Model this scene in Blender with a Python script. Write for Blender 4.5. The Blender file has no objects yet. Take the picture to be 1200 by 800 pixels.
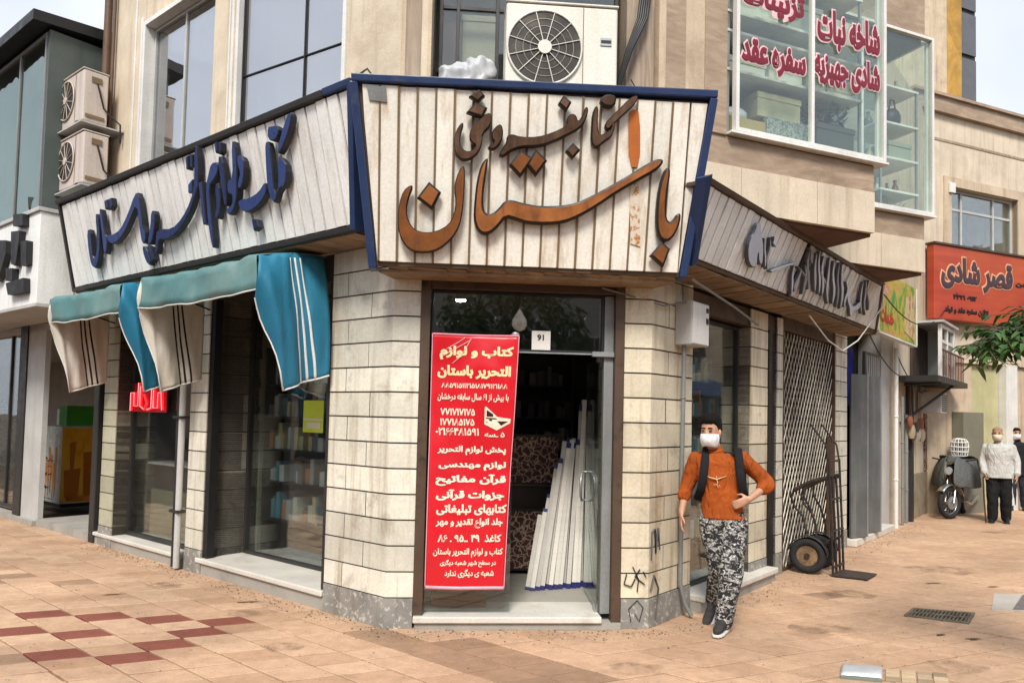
import bpy, bmesh, math, random
from mathutils import Vector, Matrix, noise
from math import radians as R_, sin, cos, pi
RND = random.Random(7)
SC = bpy.context.scene
COL = SC.collection
V = Vector
# ------------------------------------------------------------------ camera, sky, sun, exposure
cd = bpy.data.cameras.new('camera'); CAM = bpy.data.objects.new('camera', cd); COL.objects.link(CAM)
cd.sensor_width = 36.0; cd.lens = 36.0 * 878 / 1200; cd.shift_y = 50 / 1200
cd.clip_start = 0.05; cd.clip_end = 2000
CAM.matrix_world = Matrix.Translation((0, 0, 1.70)) @ Matrix.Rotation(R_(92.5), 4, 'X') @ Matrix.Rotation(R_(1.3), 4, 'Z')
SC.camera = CAM
SUN_EL, SUN_AZ = 48.0, -172.0      # azimuth measured from +Y towards +X: behind the camera, to the left
wd = bpy.data.worlds.new('World'); SC.world = wd; wd.use_nodes = True
nt = wd.node_tree; bg = nt.nodes['Background']
sky = nt.nodes.new('ShaderNodeTexSky'); sky.sky_type = 'NISHITA'; sky.sun_disc = False
sky.sun_elevation = R_(SUN_EL); sky.sun_rotation = R_(SUN_AZ); sky.dust_density = 2.0
tcw = nt.nodes.new('ShaderNodeTexCoord'); nz = nt.nodes.new('ShaderNodeTexNoise'); nz.inputs['Scale'].default_value = 2.6
nz.inputs['Detail'].default_value = 6
rmp = nt.nodes.new('ShaderNodeValToRGB'); rmp.color_ramp.elements[0].color = (3.3, 3.45, 3.9, 1); rmp.color_ramp.elements[1].color = (4.9, 5.0, 5.3, 1)
rmp.color_ramp.elements[0].position = 0.35; rmp.color_ramp.elements[1].position = 0.68
mxw = nt.nodes.new('ShaderNodeMixRGB'); mxw.inputs[0].default_value = 0.86
nt.links.new(tcw.outputs['Generated'], nz.inputs['Vector']); nt.links.new(nz.outputs['Fac'], rmp.inputs[0])
nt.links.new(sky.outputs[0], mxw.inputs[1]); nt.links.new(rmp.outputs[0], mxw.inputs[2]); nt.links.new(mxw.outputs[0], bg.inputs[0])
bg.inputs[1].default_value = 0.135
sl = bpy.data.lights.new('sun', 'SUN'); sl.energy = 2.0; sl.angle = R_(16); sl.color = (1.0, 0.95, 0.87)
so = bpy.data.objects.new('sun', sl); COL.objects.link(so)
sd = V((sin(R_(SUN_AZ)) * cos(R_(SUN_EL)), cos(R_(SUN_AZ)) * cos(R_(SUN_EL)), sin(R_(SUN_EL))))
so.rotation_euler = sd.to_track_quat('Z', 'Y').to_euler(); so.location = sd * 40
SC.view_settings.view_transform = 'Standard'; SC.view_settings.look = 'None'
SC.view_settings.exposure = 1.0; SC.view_settings.gamma = 1.0; SC.view_settings.use_curve_mapping = False
SC.cycles.max_bounces = 8; SC.cycles.transparent_max_bounces = 16; SC.cycles.caustics_reflective = False; SC.cycles.caustics_refractive = False

# ------------------------------------------------------------------ frames: (s along the wall, d outward, z up) -> world
def frame(o, az):
    o = V(o); a = R_(az); e = V((sin(a), cos(a), 0))
    n = V((e.y, -e.x, 0))
    if n.y > 0: n = -n
    def f(s, d, z): return o + e * s + n * d + V((0, 0, z))
    f.o, f.e, f.n = o, e, n
    return f
cLp, cRp = V((-0.973, 6.032, 0)), V((1.154, 6.203, 0))
FL = frame(cLp, -50.7)                       # left street front, s runs away to the left
FR = frame(cRp, 39.4)                        # right street front, s runs away to the right
FC = frame(cLp, 85.4)                        # the cut corner with the door, s from left to right
FB1 = frame(cRp, 67.0)                       # first saw-tooth bay
FB2 = frame(FR(2.35, 0, 0), 67.0)            # second saw-tooth bay
FX = frame(FR(11.0, 0, 0), 66.5)             # cream building at the end of the row
def FW(x, y, z): return V((x, y, z))
def loc_frame(o, az=0.0):                    # x right, y away, z up, turned by az (clockwise from above)
    o = V(o); M = Matrix.Rotation(-R_(az), 3, 'Z')
    def f(x, y, z): return o + M @ V((x, y, z))
    f.o = o
    return f

# ------------------------------------------------------------------ mesh builder (world coordinates)
class MB:
    def __init__(s): s.v = []; s.f = []; s.m = []; s.sm = []; s.t = []
    def add(s, vs, fs, mi=0, sm=False, t=0.5):
        b = len(s.v); s.v.extend([tuple(v) for v in vs])
        for f in fs:
            s.f.append(tuple(b + i for i in f)); s.m.append(mi); s.sm.append(sm); s.t.append(t)
    def box(s, fr, a, b, c, mi=0, t=0.5):
        (s0, s1), (d0, d1), (z0, z1) = a, b, c
        vs = [fr(x, y, z) for z in (z0, z1) for y in (d0, d1) for x in (s0, s1)]
        s.add(vs, [(0, 1, 3, 2), (4, 6, 7, 5), (0, 4, 5, 1), (2, 3, 7, 6), (0, 2, 6, 4), (1, 5, 7, 3)], mi, False, t)
        return s
    def quad(s, p, mi=0, t=0.5, sm=False): s.add(p, [tuple(range(len(p)))], mi, sm, t); return s
    def hexa(s, p, mi=0, t=0.5):              # 8 corners: bottom 4 round, top 4 round
        s.add(p, [(3, 2, 1, 0), (4, 5, 6, 7), (0, 1, 5, 4), (1, 2, 6, 5), (2, 3, 7, 6), (3, 0, 4, 7)], mi, False, t); return s
    def prism(s, fn, poly, h0, h1, mi=0, t=0.5, cap0=True, mside=None):   # fn(u, v, h)
        n = len(poly)
        vs = [fn(u, v, h0) for u, v in poly] + [fn(u, v, h1) for u, v in poly]
        ms = mi if mside is None else mside
        s.add(vs, [tuple(range(n, 2 * n))], mi, False, t)
        if cap0: s.add(vs[:n], [tuple(range(n - 1, -1, -1))], ms, False, t)
        s.add(vs, [(i, (i + 1) % n, n + (i + 1) % n, n + i) for i in range(n)], ms, False, t)
        return s
    def tube(s, pts, r, n=10, mi=0, cap=True, t=0.5, sm=True, closed=False, flat=1.0, up=None):
        pts = [V(p) for p in pts]; N = len(pts)
        rs = r if isinstance(r, (list, tuple)) else [r] * N
        vs = []; nr = None
        for i, p in enumerate(pts):
            if closed: d = pts[(i + 1) % N] - pts[i - 1]
            else: d = pts[min(i + 1, N - 1)] - pts[max(i - 1, 0)]
            if d.length < 1e-9: d = V((0, 0, 1))
            d.normalize()
            if nr is None:
                nr = V(up) if up is not None else d.orthogonal()
            nr = nr - d * nr.dot(d)
            if nr.length < 1e-6: nr = d.orthogonal()
            nr.normalize(); b = d.cross(nr)
            for k in range(n):
                a = 2 * pi * k / n
                vs.append(p + nr * (cos(a) * rs[i]) + b * (sin(a) * rs[i] * flat))
        fs = []
        for i in range(N if closed else N - 1):
            j = (i + 1) % N
            for k in range(n):
                k2 = (k + 1) % n
                fs.append((i * n + k, i * n + k2, j * n + k2, j * n + k))
        s.add(vs, fs, mi, sm, t)
        if cap and not closed:
            s.add(vs[:n], [tuple(range(n - 1, -1, -1))], mi, False, t); s.add(vs[-n:], [tuple(range(n))], mi, False, t)
        return s
    def loft(s, rings, mi=0, t=0.5, cap=True, sm=True):          # rings: lists of equal length
        n = len(rings[0]); vs = [p for r in rings for p in r]; fs = []
        for i in range(len(rings) - 1):
            for k in range(n):
                k2 = (k + 1) % n; fs.append((i * n + k, i * n + k2, (i + 1) * n + k2, (i + 1) * n + k))
        s.add(vs, fs, mi, sm, t)
        if cap:
            s.add(rings[0], [tuple(range(n - 1, -1, -1))], mi, sm, t); s.add(rings[-1], [tuple(range(n))], mi, sm, t)
        return s
    def ring(s, c, ax, R, r, n=28, k=8, mi=0, t=0.5):
        ax = V(ax).normalized(); a = ax.orthogonal().normalized(); b = ax.cross(a)
        return s.tube([V(c) + a * (cos(2 * pi * i / n) * R) + b * (sin(2 * pi * i / n) * R) for i in range(n)], r, k, mi, closed=True, t=t)
    def disc(s, c, ax, R, h, n=28, mi=0, t=0.5):
        ax = V(ax).normalized(); return s.tube([V(c) - ax * h / 2, V(c) + ax * h / 2], R, n, mi, t=t, sm=False)
    def ball(s, c, rx, ry=None, rz=None, n=14, mi=0, M=None, t=0.5):
        ry = rx if ry is None else ry; rz = rx if rz is None else rz
        rings = []
        for i in range(1, n // 2):
            ph = -pi / 2 + pi * i / (n // 2); ring = []
            for k in range(n):
                a = 2 * pi * k / n; p = V((cos(a) * cos(ph) * rx, sin(a) * cos(ph) * ry, sin(ph) * rz))
                ring.append(V(c) + (M @ p if M else p))
            rings.append(ring)
        return s.loft(rings, mi, t)
    def sheet(s, grid, mi=0, t=0.5, sm=True):
        m = len(grid[0]); vs = [p for r in grid for p in r]
        s.add(vs, [(i * m + j, i * m + j + 1, (i + 1) * m + j + 1, (i + 1) * m + j) for i in range(len(grid) - 1) for j in range(m - 1)], mi, sm, t); return s

def kids_origin(p):
    while p is not None and p.parent is not None: p = p.parent
    return p
def obj(name, mb, mats, parent=None, bevel=0.0, solid=0.0, recalc=True, loc=None, kind=None, remesh=0.0, smooth=0, subsurf=0, segs=2):
    if not isinstance(mats, (list, tuple)): mats = [mats]
    root = kids_origin(parent)
    if root is not None: Mi = root.matrix_basis.inverted(); vs = [Mi @ V(v) for v in mb.v]
    else:
        if loc is None:
            xs, ys, zs = zip(*mb.v); loc = V(((min(xs) + max(xs)) / 2, (min(ys) + max(ys)) / 2, min(zs)))
        loc = V(loc); vs = [V(v) - loc for v in mb.v]
    me = bpy.data.meshes.new(name); me.from_pydata(vs, [], mb.f)
    me.polygons.foreach_set('material_index', mb.m); me.polygons.foreach_set('use_smooth', mb.sm)
    at = me.attributes.new('tone', 'FLOAT', 'FACE'); at.data.foreach_set('value', mb.t)
    for m in mats: me.materials.append(m)
    if recalc:
        bm = bmesh.new(); bm.from_mesh(me); bmesh.ops.recalc_face_normals(bm, faces=bm.faces); bm.to_mesh(me); bm.free()
    me.update()
    o = bpy.data.objects.new(name, me); COL.objects.link(o)
    if parent is not None: o.parent = parent
    else: o.location = loc
    if solid: md = o.modifiers.new('thickness', 'SOLIDIFY'); md.thickness = solid; md.offset = 0
    if remesh:
        md = o.modifiers.new('remesh', 'REMESH'); md.mode = 'VOXEL'; md.voxel_size = remesh; md.use_smooth_shade = True
    if smooth: md = o.modifiers.new('smooth', 'SMOOTH'); md.iterations = smooth; md.factor = 0.5
    if subsurf: md = o.modifiers.new('sub', 'SUBSURF'); md.levels = md.render_levels = subsurf
    if bevel:
        md = o.modifiers.new('bevel', 'BEVEL'); md.width = bevel; md.segments = segs; md.limit_method = 'ANGLE'; md.angle_limit = R_(40); md.harden_normals = False
    if kind: o['kind'] = kind
    return o
def tag(o, label, cat, group=None):
    o['label'] = label; o['category'] = cat
    if group: o['group'] = group
    return o
def thing(name, label, cat, loc, group=None, az=None):
    o = bpy.data.objects.new(name, None); COL.objects.link(o); o.empty_display_size = 0.2
    o.matrix_basis = Matrix.Translation(V(loc)) @ (Matrix.Rotation(-R_(az), 4, 'Z') if az is not None else Matrix())
    return tag(o, label, cat, group)
def dup(root, M, label, group=None):
    r = root.copy(); COL.objects.link(r); r.matrix_basis = M; r['label'] = label
    if group: r['group'] = group
    for ch in list(root.children):
        c = ch.copy(); COL.objects.link(c); c.parent = r
        for g in list(ch.children):
            q = g.copy(); COL.objects.link(q); q.parent = c
    return r

# ------------------------------------------------------------------ materials
class N:
    def __init__(s, name):
        s.m = bpy.data.materials.new(name); s.m.use_nodes = True; s.nt = s.m.node_tree
        s.b = s.nt.nodes['Principled BSDF']; s.out = s.nt.nodes['Material Output']
        s.tc = s.n('ShaderNodeTexCoord')
    def n(s, t, **k):
        x = s.nt.nodes.new(t)
        for a, b in k.items(): setattr(x, a, b)
        return x
    def l(s, a, b): s.nt.links.new(a, b)
    def coord(s, scale=(1, 1, 1)):
        mp = s.n('ShaderNodeMapping'); mp.inputs['Scale'].default_value = scale; s.l(s.tc.outputs['Object'], mp.inputs[0]); return mp.outputs[0]
    def noise(s, sc, detail=4, co=None, rough=0.55, dist=0.0):
        x = s.n('ShaderNodeTexNoise'); x.inputs['Scale'].default_value = sc; x.inputs['Detail'].default_value = detail
        x.inputs['Roughness'].default_value = rough; x.inputs['Distortion'].default_value = dist
        s.l(co if co is not None else s.tc.outputs['Object'], x.inputs['Vector']); return x.outputs['Fac']
    def ramp(s, fac, stops):
        r = s.n('ShaderNodeValToRGB'); e = r.color_ramp.elements
        while len(e) < len(stops): e.new(0.5)
        for q, (p, c) in zip(e, stops): q.position = p; q.color = (*c, 1) if len(c) == 3 else c
        s.l(fac, r.inputs[0]); return r.outputs[0]
    def gray(s, fac, lo, hi, p0=0.3, p1=0.7): return s.ramp(fac, [(p0, (lo,) * 3), (p1, (hi,) * 3)])
    def mix(s, a, b, fac, mode='MIX'):
        x = s.n('ShaderNodeMixRGB', blend_type=mode)
        for i, q in ((0, fac), (1, a), (2, b)):
            if isinstance(q, (int, float)): x.inputs[i].default_value = q
            elif isinstance(q, tuple): x.inputs[i].default_value = (*q, 1)
            else: s.l(q, x.inputs[i])
        return x.outputs[0]
    def bump(s, h, st, dist=0.02, prev=None):
        b = s.n('ShaderNodeBump'); b.inputs['Strength'].default_value = st; b.inputs['Distance'].default_value = dist
        s.l(h, b.inputs['Height'])
        if prev is not None: s.l(prev, b.inputs['Normal'])
        return b.outputs[0]
def mat(name, col, rough=0.7, metal=0.0, var=0.18, vs=2.5, tone=0.0, dirt=None, streak=None, grain=(60, 0.15), spec=0.4, coat=0.0):
    """plain weathered surface; dirt=(colour, scale, from, to) blotches, streak=(colour, amount) vertical drips"""
    k = N(name); c = k.mix(col, tuple(col), 1.0)
    f = k.gray(k.noise(vs, 5), 1 - var, 1 + var * 0.6, 0.25, 0.75); c = k.mix(c, f, 1.0, 'MULTIPLY')
    if tone:
        a = k.n('ShaderNodeAttribute', attribute_name='tone'); c = k.mix(c, k.ramp(a.outputs['Fac'], [(0, (1 - tone,) * 3), (1, (1 + tone,) * 3)]), 1.0, 'MULTIPLY')
    if streak:
        sfac = k.noise(1.0, 5, k.coord((9, 9, 0.55)), 0.65); sf = k.ramp(sfac, [(0.50, (0, 0, 0)), (0.72, (streak[1],) * 3)]); c = k.mix(c, streak[0], sf)
    if dirt:
        df = k.ramp(k.noise(dirt[1], 8, None, 0.68, 0.4), [(dirt[2], (0, 0, 0)), (dirt[3], (0.9,) * 3)]); c = k.mix(c, dirt[0], df)
    fine = k.noise(grain[0], 3)
    c = k.mix(c, k.gray(fine, 0.9, 1.06), 1.0, 'MULTIPLY')
    k.l(c, k.b.inputs['Base Color']); k.b.inputs['Metallic'].default_value = metal
    rr = k.gray(k.noise(vs * 3, 4), max(0.02, rough - 0.1), min(1, rough + 0.1)); k.l(rr, k.b.inputs['Roughness'])
    k.b.inputs['Specular IOR Level'].default_value = spec
    if coat: k.b.inputs['Coat Weight'].default_value = coat
    if grain[1]: k.l(k.bump(fine, grain[1], 0.004), k.b.inputs['Normal'])
    return k.m
def glass(name, tint=(0.8, 0.86, 0.84), refl=0.10, wav=0.04, gcol=(0.95, 0.97, 1.0), rmax=0.85, dust=0.09):
    k = N(name); k.nt.nodes.remove(k.b)
    tr = k.n('ShaderNodeBsdfTransparent'); tr.inputs[0].default_value = (*tint, 1)
    gl = k.n('ShaderNodeBsdfGlossy'); gl.inputs['Roughness'].default_value = 0.015; gl.inputs['Color'].default_value = (*gcol, 1)
    lw = k.n('ShaderNodeLayerWeight'); lw.inputs['Blend'].default_value = 0.35
    mr = k.n('ShaderNodeMapRange'); mr.inputs['To Min'].default_value = refl; mr.inputs['To Max'].default_value = rmax
    nb = k.bump(k.noise(1.3, 2), wav, 0.1); k.l(nb, gl.inputs['Normal'])
    k.l(lw.outputs['Fresnel'], mr.inputs['Value'])
    mx = k.n('ShaderNodeMixShader'); k.l(mr.outputs[0], mx.inputs[0]); k.l(tr.outputs[0], mx.inputs[1]); k.l(gl.outputs[0], mx.inputs[2])
    # dust film
    df = k.n('ShaderNodeBsdfDiffuse'); df.inputs[0].default_value = (0.45, 0.44, 0.4, 1)
    m2 = k.n('ShaderNodeMixShader'); k.l(k.ramp(k.noise(2.2, 7, None, 0.7), [(0.45, (dust / 6,) * 3), (0.8, (dust,) * 3)]), m2.inputs[0])
    k.l(mx.outputs[0], m2.inputs[1]); k.l(df.outputs[0], m2.inputs[2]); k.l(m2.outputs[0], k.out.inputs[0])
    return k.m
def emis(name, col, st):
    k = N(name); k.b.inputs['Base Color'].default_value = (*col, 1); k.b.inputs['Emission Color'].default_value = (*col, 1); k.b.inputs['Emission Strength'].default_value = st; return k.m

M = {}
M['tile'] = mat('limestone tile', (0.66, 0.63, 0.53), 0.65, tone=0.18, streak=((0.30, 0.23, 0.14), 0.7), dirt=((0.24, 0.2, 0.15), 3.2, 0.56, 0.76), grain=(45, 0.5))
M['tile_y'] = mat('yellowed limestone tile', (0.66, 0.59, 0.44), 0.65, tone=0.2, streak=((0.34, 0.21, 0.10), 0.8), dirt=((0.24, 0.18, 0.11), 3.2, 0.55, 0.76), grain=(45, 0.5))
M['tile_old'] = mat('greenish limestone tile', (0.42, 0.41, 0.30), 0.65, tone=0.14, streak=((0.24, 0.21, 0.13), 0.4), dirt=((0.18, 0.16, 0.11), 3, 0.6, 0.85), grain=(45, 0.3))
M['joint'] = mat('dark mortar joint', (0.06, 0.05, 0.04), 0.9)
M['granite'] = mat('speckled granite plinth', (0.27, 0.26, 0.235), 0.6, var=0.35, vs=5, tone=0.1, dirt=((0.55, 0.52, 0.46), 22, 0.54, 0.62), streak=((0.16, 0.13, 0.10), 0.6), grain=(160, 0.6))
M['plaster'] = mat('beige stone cladding', (0.58, 0.46, 0.325), 0.75, var=0.2, tone=0.1, streak=((0.27, 0.19, 0.12), 0.65), dirt=((0.32, 0.23, 0.15), 1.8, 0.54, 0.82), grain=(60, .4))
M['plaster_l'] = mat('pale cream stone cladding', (0.66, 0.56, 0.42), 0.75, var=0.18, tone=0.1, streak=((0.35, 0.26, 0.17), 0.55), dirt=((0.40, 0.30, 0.20), 1.9, 0.56, 0.85), grain=(60, .4))
def veined(name, a, b, scale=(14, 14, 0.9)):
    k = N(name); co = k.coord(scale)
    f = k.noise(1.0, 7, co, 0.7, 1.2); c = k.ramp(f, [(0.3, a), (0.52, tuple((x + y) / 2 for x, y in zip(a, b))), (0.7, b)])
    c = k.mix(c, k.gray(k.noise(2, 4), 0.8, 1.1), 1.0, 'MULTIPLY'); k.l(c, k.b.inputs['Base Color']); k.b.inputs['Roughness'].default_value = 0.65
    k.l(k.bump(f, 0.25, 0.01), k.b.inputs['Normal']); return k.m
M['travert'] = veined('brown veined travertine', (0.22, 0.155, 0.10), (0.46, 0.36, 0.26))
M['band'] = veined('brown travertine band', (0.27, 0.185, 0.12), (0.47, 0.355, 0.25), (2.2, 2.2, 9))
M['slat'] = mat('cream painted metal slat', (0.86, 0.82, 0.72), 0.45, var=0.08, tone=0.08, streak=((0.44, 0.27, 0.12), 0.65), dirt=((0.45, 0.33, 0.2), 1.8, 0.64, 0.88), grain=(50, 0.06))
M['slat_w'] = mat('white painted metal slat', (0.85, 0.85, 0.82), 0.45, var=0.08, tone=0.08, streak=((0.45, 0.36, 0.25), 0.4), dirt=((0.5, 0.44, 0.34), 1.5, 0.66, 0.9), grain=(50, 0.06))
M['slat_d'] = mat('dirty grey metal slat', (0.72, 0.70, 0.64), 0.55, var=0.2, tone=0.18, streak=((0.2, 0.15, 0.1), 0.6), dirt=((0.16, 0.13, 0.1), 2.2, 0.55, 0.8))
M['groove'] = mat('brown metal groove', (0.10, 0.07, 0.045), 0.7)
M['rib'] = mat('tan metal rib', (0.20, 0.135, 0.075), 0.55)
M['blue'] = mat('dark blue painted frame', (0.022, 0.042, 0.115), 0.4, dirt=((0.10, 0.10, 0.12), 4, 0.6, 0.85))
M['navy'] = mat('navy plastic letter', (0.03, 0.055, 0.17), 0.32, tone=0.35)
M['navy_s'] = mat('dark letter edge', (0.028, 0.03, 0.04), 0.5)
M['silver'] = mat('tarnished silver letter', (0.46, 0.50, 0.57), 0.35, metal=0.0, tone=0.6)
M['brown_l'] = mat('orange brown letter face', (0.29, 0.105, 0.032), 0.35, var=0.4, vs=6, streak=((0.10, 0.04, 0.02), 0.7), tone=0.3)
M['brown_s'] = mat('dark brown letter face', (0.115, 0.06, 0.034), 0.35, var=0.4, vs=9, streak=((0.30, 0.20, 0.13), 0.35), tone=0.3)
M['brown_d'] = mat('dark brown letter edge', (0.014, 0.008, 0.006), 0.5)
M['orange'] = mat('orange paint patch', (0.52, 0.145, 0.025), 0.6)
M['rust'] = mat('rust stain', (0.45, 0.2, 0.05), 0.8, dirt=((0.75, 0.68, 0.55), 22, 0.42, 0.5))
M['wood_s'] = veined('brown soffit boards', (0.17, 0.105, 0.055), (0.36, 0.25, 0.145), (3, 3, 3))
M['dark'] = mat('dark metal', (0.03, 0.028, 0.026), 0.5)
M['black'] = mat('black metal', (0.012, 0.012, 0.013), 0.5)
M['brownm'] = mat('brown painted metal frame', (0.085, 0.052, 0.033), 0.5, dirt=((0.02, 0.015, 0.01), 7, 0.55, 0.7))
M['steel'] = mat('grey steel', (0.36, 0.37, 0.37), 0.4, metal=0.6)
M['greym'] = mat('grey painted metal', (0.22, 0.23, 0.225), 0.5, streak=((0.1, 0.09, 0.08), 0.4))
M['greyl'] = mat('light grey panel', (0.50, 0.50, 0.48), 0.5, streak=((0.3, 0.28, 0.25), 0.3))
M['white'] = mat('white painted metal', (0.76, 0.75, 0.71), 0.45, streak=((0.45, 0.38, 0.29), 0.3))
M['acw'] = mat('cream enamel case', (0.72, 0.69, 0.60), 0.4, var=0.06, dirt=((0.45, 0.38, 0.28), 2.5, 0.62, 0.9), streak=((0.45, 0.38, 0.27), 0.25))
M['acp'] = mat('pinkish aged enamel case', (0.60, 0.52, 0.46), 0.45, var=0.08, dirt=((0.35, 0.27, 0.22), 2.5, 0.58, 0.9), streak=((0.3, 0.22, 0.17), 0.35))
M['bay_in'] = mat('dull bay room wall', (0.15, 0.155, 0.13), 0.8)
M['marble'] = mat('white stone step', (0.66, 0.63, 0.56), 0.5, dirt=((0.33, 0.28, 0.2), 3, 0.55, 0.85))
M['concrete'] = mat('concrete', (0.36, 0.34, 0.30), 0.85, dirt=((0.2, 0.18, 0.15), 3, 0.5, 0.8), grain=(80, 0.4))
M['floor'] = mat('grey shop floor', (0.38, 0.36, 0.31), 0.45)
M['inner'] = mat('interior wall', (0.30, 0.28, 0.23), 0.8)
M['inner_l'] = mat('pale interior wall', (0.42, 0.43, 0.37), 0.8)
M['glass'] = glass('shop glass', (0.86, 0.90, 0.88), 0.05, 0.05, rmax=0.42, dust=0.035)
M['glass_up'] = glass('upper window glass', (0.45, 0.48, 0.48), 0.42, 0.03)
M['glass_bay'] = glass('bay window glass', (0.92, 0.97, 0.94), 0.014, 0.04, rmax=0.14, dust=0.012)
M['glass_nb'] = glass('greenish curtain glass', (0.25, 0.34, 0.31), 0.20, 0.12, (0.75, 0.9, 0.84))
# ------------------------------------------------------------------ Arabic-script lettering
_AR={'ا':(0xFE8D,0xFE8E),'آ':(0xFE81,0xFE82),'د':(0xFEA9,0xFEAA),'ذ':(0xFEAB,0xFEAC),'ر':(0xFEAD,0xFEAE),'ز':(0xFEAF,0xFEB0),'ژ':(0xFB8A,0xFB8B),'و':(0xFEED,0xFEEE)}
for c,b in zip('بتثجحخسشصضطظعغفقلمنه',(0xFE8F,0xFE95,0xFE99,0xFE9D,0xFEA1,0xFEA5,0xFEB1,0xFEB5,0xFEB9,0xFEBD,0xFEC1,0xFEC5,0xFEC9,0xFECD,0xFED1,0xFED5,0xFEDD,0xFEE1,0xFEE5,0xFEE9)): _AR[c]=(b,b+1,b+2,b+3)
for c,b in zip('پچکگی',(0xFB56,0xFB7A,0xFB8E,0xFB92,0xFBFC)): _AR[c]=(b,b+1,b+2,b+3)
_AR['ئ']=(0xFE89,0xFE8A,0xFE8B,0xFE8C)
def shape(t):
    t=t.replace('لا','\x01'); out=[]
    A=dict(_AR); A['\x01']=(0xFEFB,0xFEFC)
    for i,c in enumerate(t):
        if c not in A: out.append(c); continue
        p=t[i-1] if i else ' '; n=t[i+1] if i+1<len(t) else ' '
        jp=p in A and len(A[p])==4; jn=len(A[c])==4 and n in A
        f=A[c][(3 if jn else 1) if jp else (2 if jn else 0)]
        out.append(chr(f))
    r = ''.join(reversed(out))
    import re
    return re.sub('[۰-۹0-9]+', lambda m: m.group(0)[::-1], r)
FA = '۰۱۲۳۴۵۶۷۸۹'
def text_mesh(body, bold=0.03, ext=0.05, shaped=True):
    cu = bpy.data.curves.new('lettering', 'FONT'); cu.body = shape(body) if shaped else body
    cu.extrude = ext; cu.bevel_depth = bold; cu.bevel_resolution = 0; cu.resolution_u = 5
    o = bpy.data.objects.new('lettering', cu); COL.objects.link(o)
    dg = bpy.context.evaluated_depsgraph_get(); dg.update()
    me = o.evaluated_get(dg).to_mesh()
    vs = [v.co.copy() for v in me.vertices]; fs = [tuple(p.vertices) for p in me.polygons]
    o.evaluated_get(dg).to_mesh_clear(); bpy.data.objects.remove(o); bpy.data.curves.remove(cu)
    return vs, fs
def put_text(mb, fn, body, u0, u1, v0, v1, h0, h1, bold=0.03, mi=0, keep=False, shaped=True, t=0.5):
    """fn(u, v, h) -> world; the words fill the box u0..u1, v0..v1 and stand from h0 to h1"""
    vs, fs = text_mesh(body, bold, 0.05, shaped)
    if not vs: return
    x0 = min(v.x for v in vs); x1 = max(v.x for v in vs); y0 = min(v.y for v in vs); y1 = max(v.y for v in vs)
    z0 = min(v.z for v in vs); z1 = max(v.z for v in vs)
    P = [fn(u0 + (v.x - x0) / (x1 - x0) * (u1 - u0), v0 + (v.y - y0) / (y1 - y0) * (v1 - v0), h0 + (v.z - z0) / (z1 - z0) * (h1 - h0)) for v in vs]
    mb.add(P, fs, mi, False, t)
def chaikin(p, it=1):
    for _ in range(it):
        q = []
        for i in range(len(p)):
            a, b = p[i], p[(i + 1) % len(p)]
            q += [(a[0] * .75 + b[0] * .25, a[1] * .75 + b[1] * .25), (a[0] * .25 + b[0] * .75, a[1] * .25 + b[1] * .75)]
        p = q
    return p
def crosses(q):
    n = len(q)
    def o(a, b, c): return (b[0] - a[0]) * (c[1] - a[1]) - (b[1] - a[1]) * (c[0] - a[0])
    for i in range(n):
        a, b = q[i], q[(i + 1) % n]
        for j in range(i + 2, n):
            if i == 0 and j == n - 1: continue
            c, d = q[j], q[(j + 1) % n]
            if o(a, b, c) * o(a, b, d) < 0 and o(c, d, a) * o(c, d, b) < 0: return True
    return False
def inset(p, w):
    for k in (1, .7, .5, .35, .2):
        q = inset0(p, w * k)
        if not crosses(q): return q
    return q
def inset0(p, w):
    def room(i, m):                                   # distance across the stroke from point i
        o = V(p[i]); best = 9.0
        for j in range(len(p)):
            if j in (i, i - 1) or (i == 0 and j == len(p) - 1): continue
            a, b = V(p[j]) - o, V(p[(j + 1) % len(p)]) - o; e = b - a; den = m.x * e.y - m.y * e.x
            if abs(den) < 1e-12: continue
            t = (a.x * e.y - a.y * e.x) / den; u = (a.x * m.y - a.y * m.x) / den
            if t > 1e-6 and -1e-6 <= u <= 1 + 1e-6: best = min(best, t)
        return best
    A = sum(p[i][0] * p[(i + 1) % len(p)][1] - p[(i + 1) % len(p)][0] * p[i][1] for i in range(len(p)))
    sg = 1 if A > 0 else -1; q = []; n = len(p)
    for i in range(n):
        a, b, c = V(p[i - 1]), V(p[i]), V(p[(i + 1) % n])
        e1 = (b - a).normalized() if (b - a).length > 1e-9 else V((1, 0)); e2 = (c - b).normalized() if (c - b).length > 1e-9 else e1
        n1 = V((-e1.y, e1.x)) * sg; n2 = V((-e2.y, e2.x)) * sg
        m = n1 + n2
        if m.length < 0.3: m = n1
        else: m = m / max(0.45, m.dot(n1))
        L = m.length; k = min(w, .36 * room(i, m / L) / L); q.append((b.x + m.x * k, b.y + m.y * k))
    return q
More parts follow.
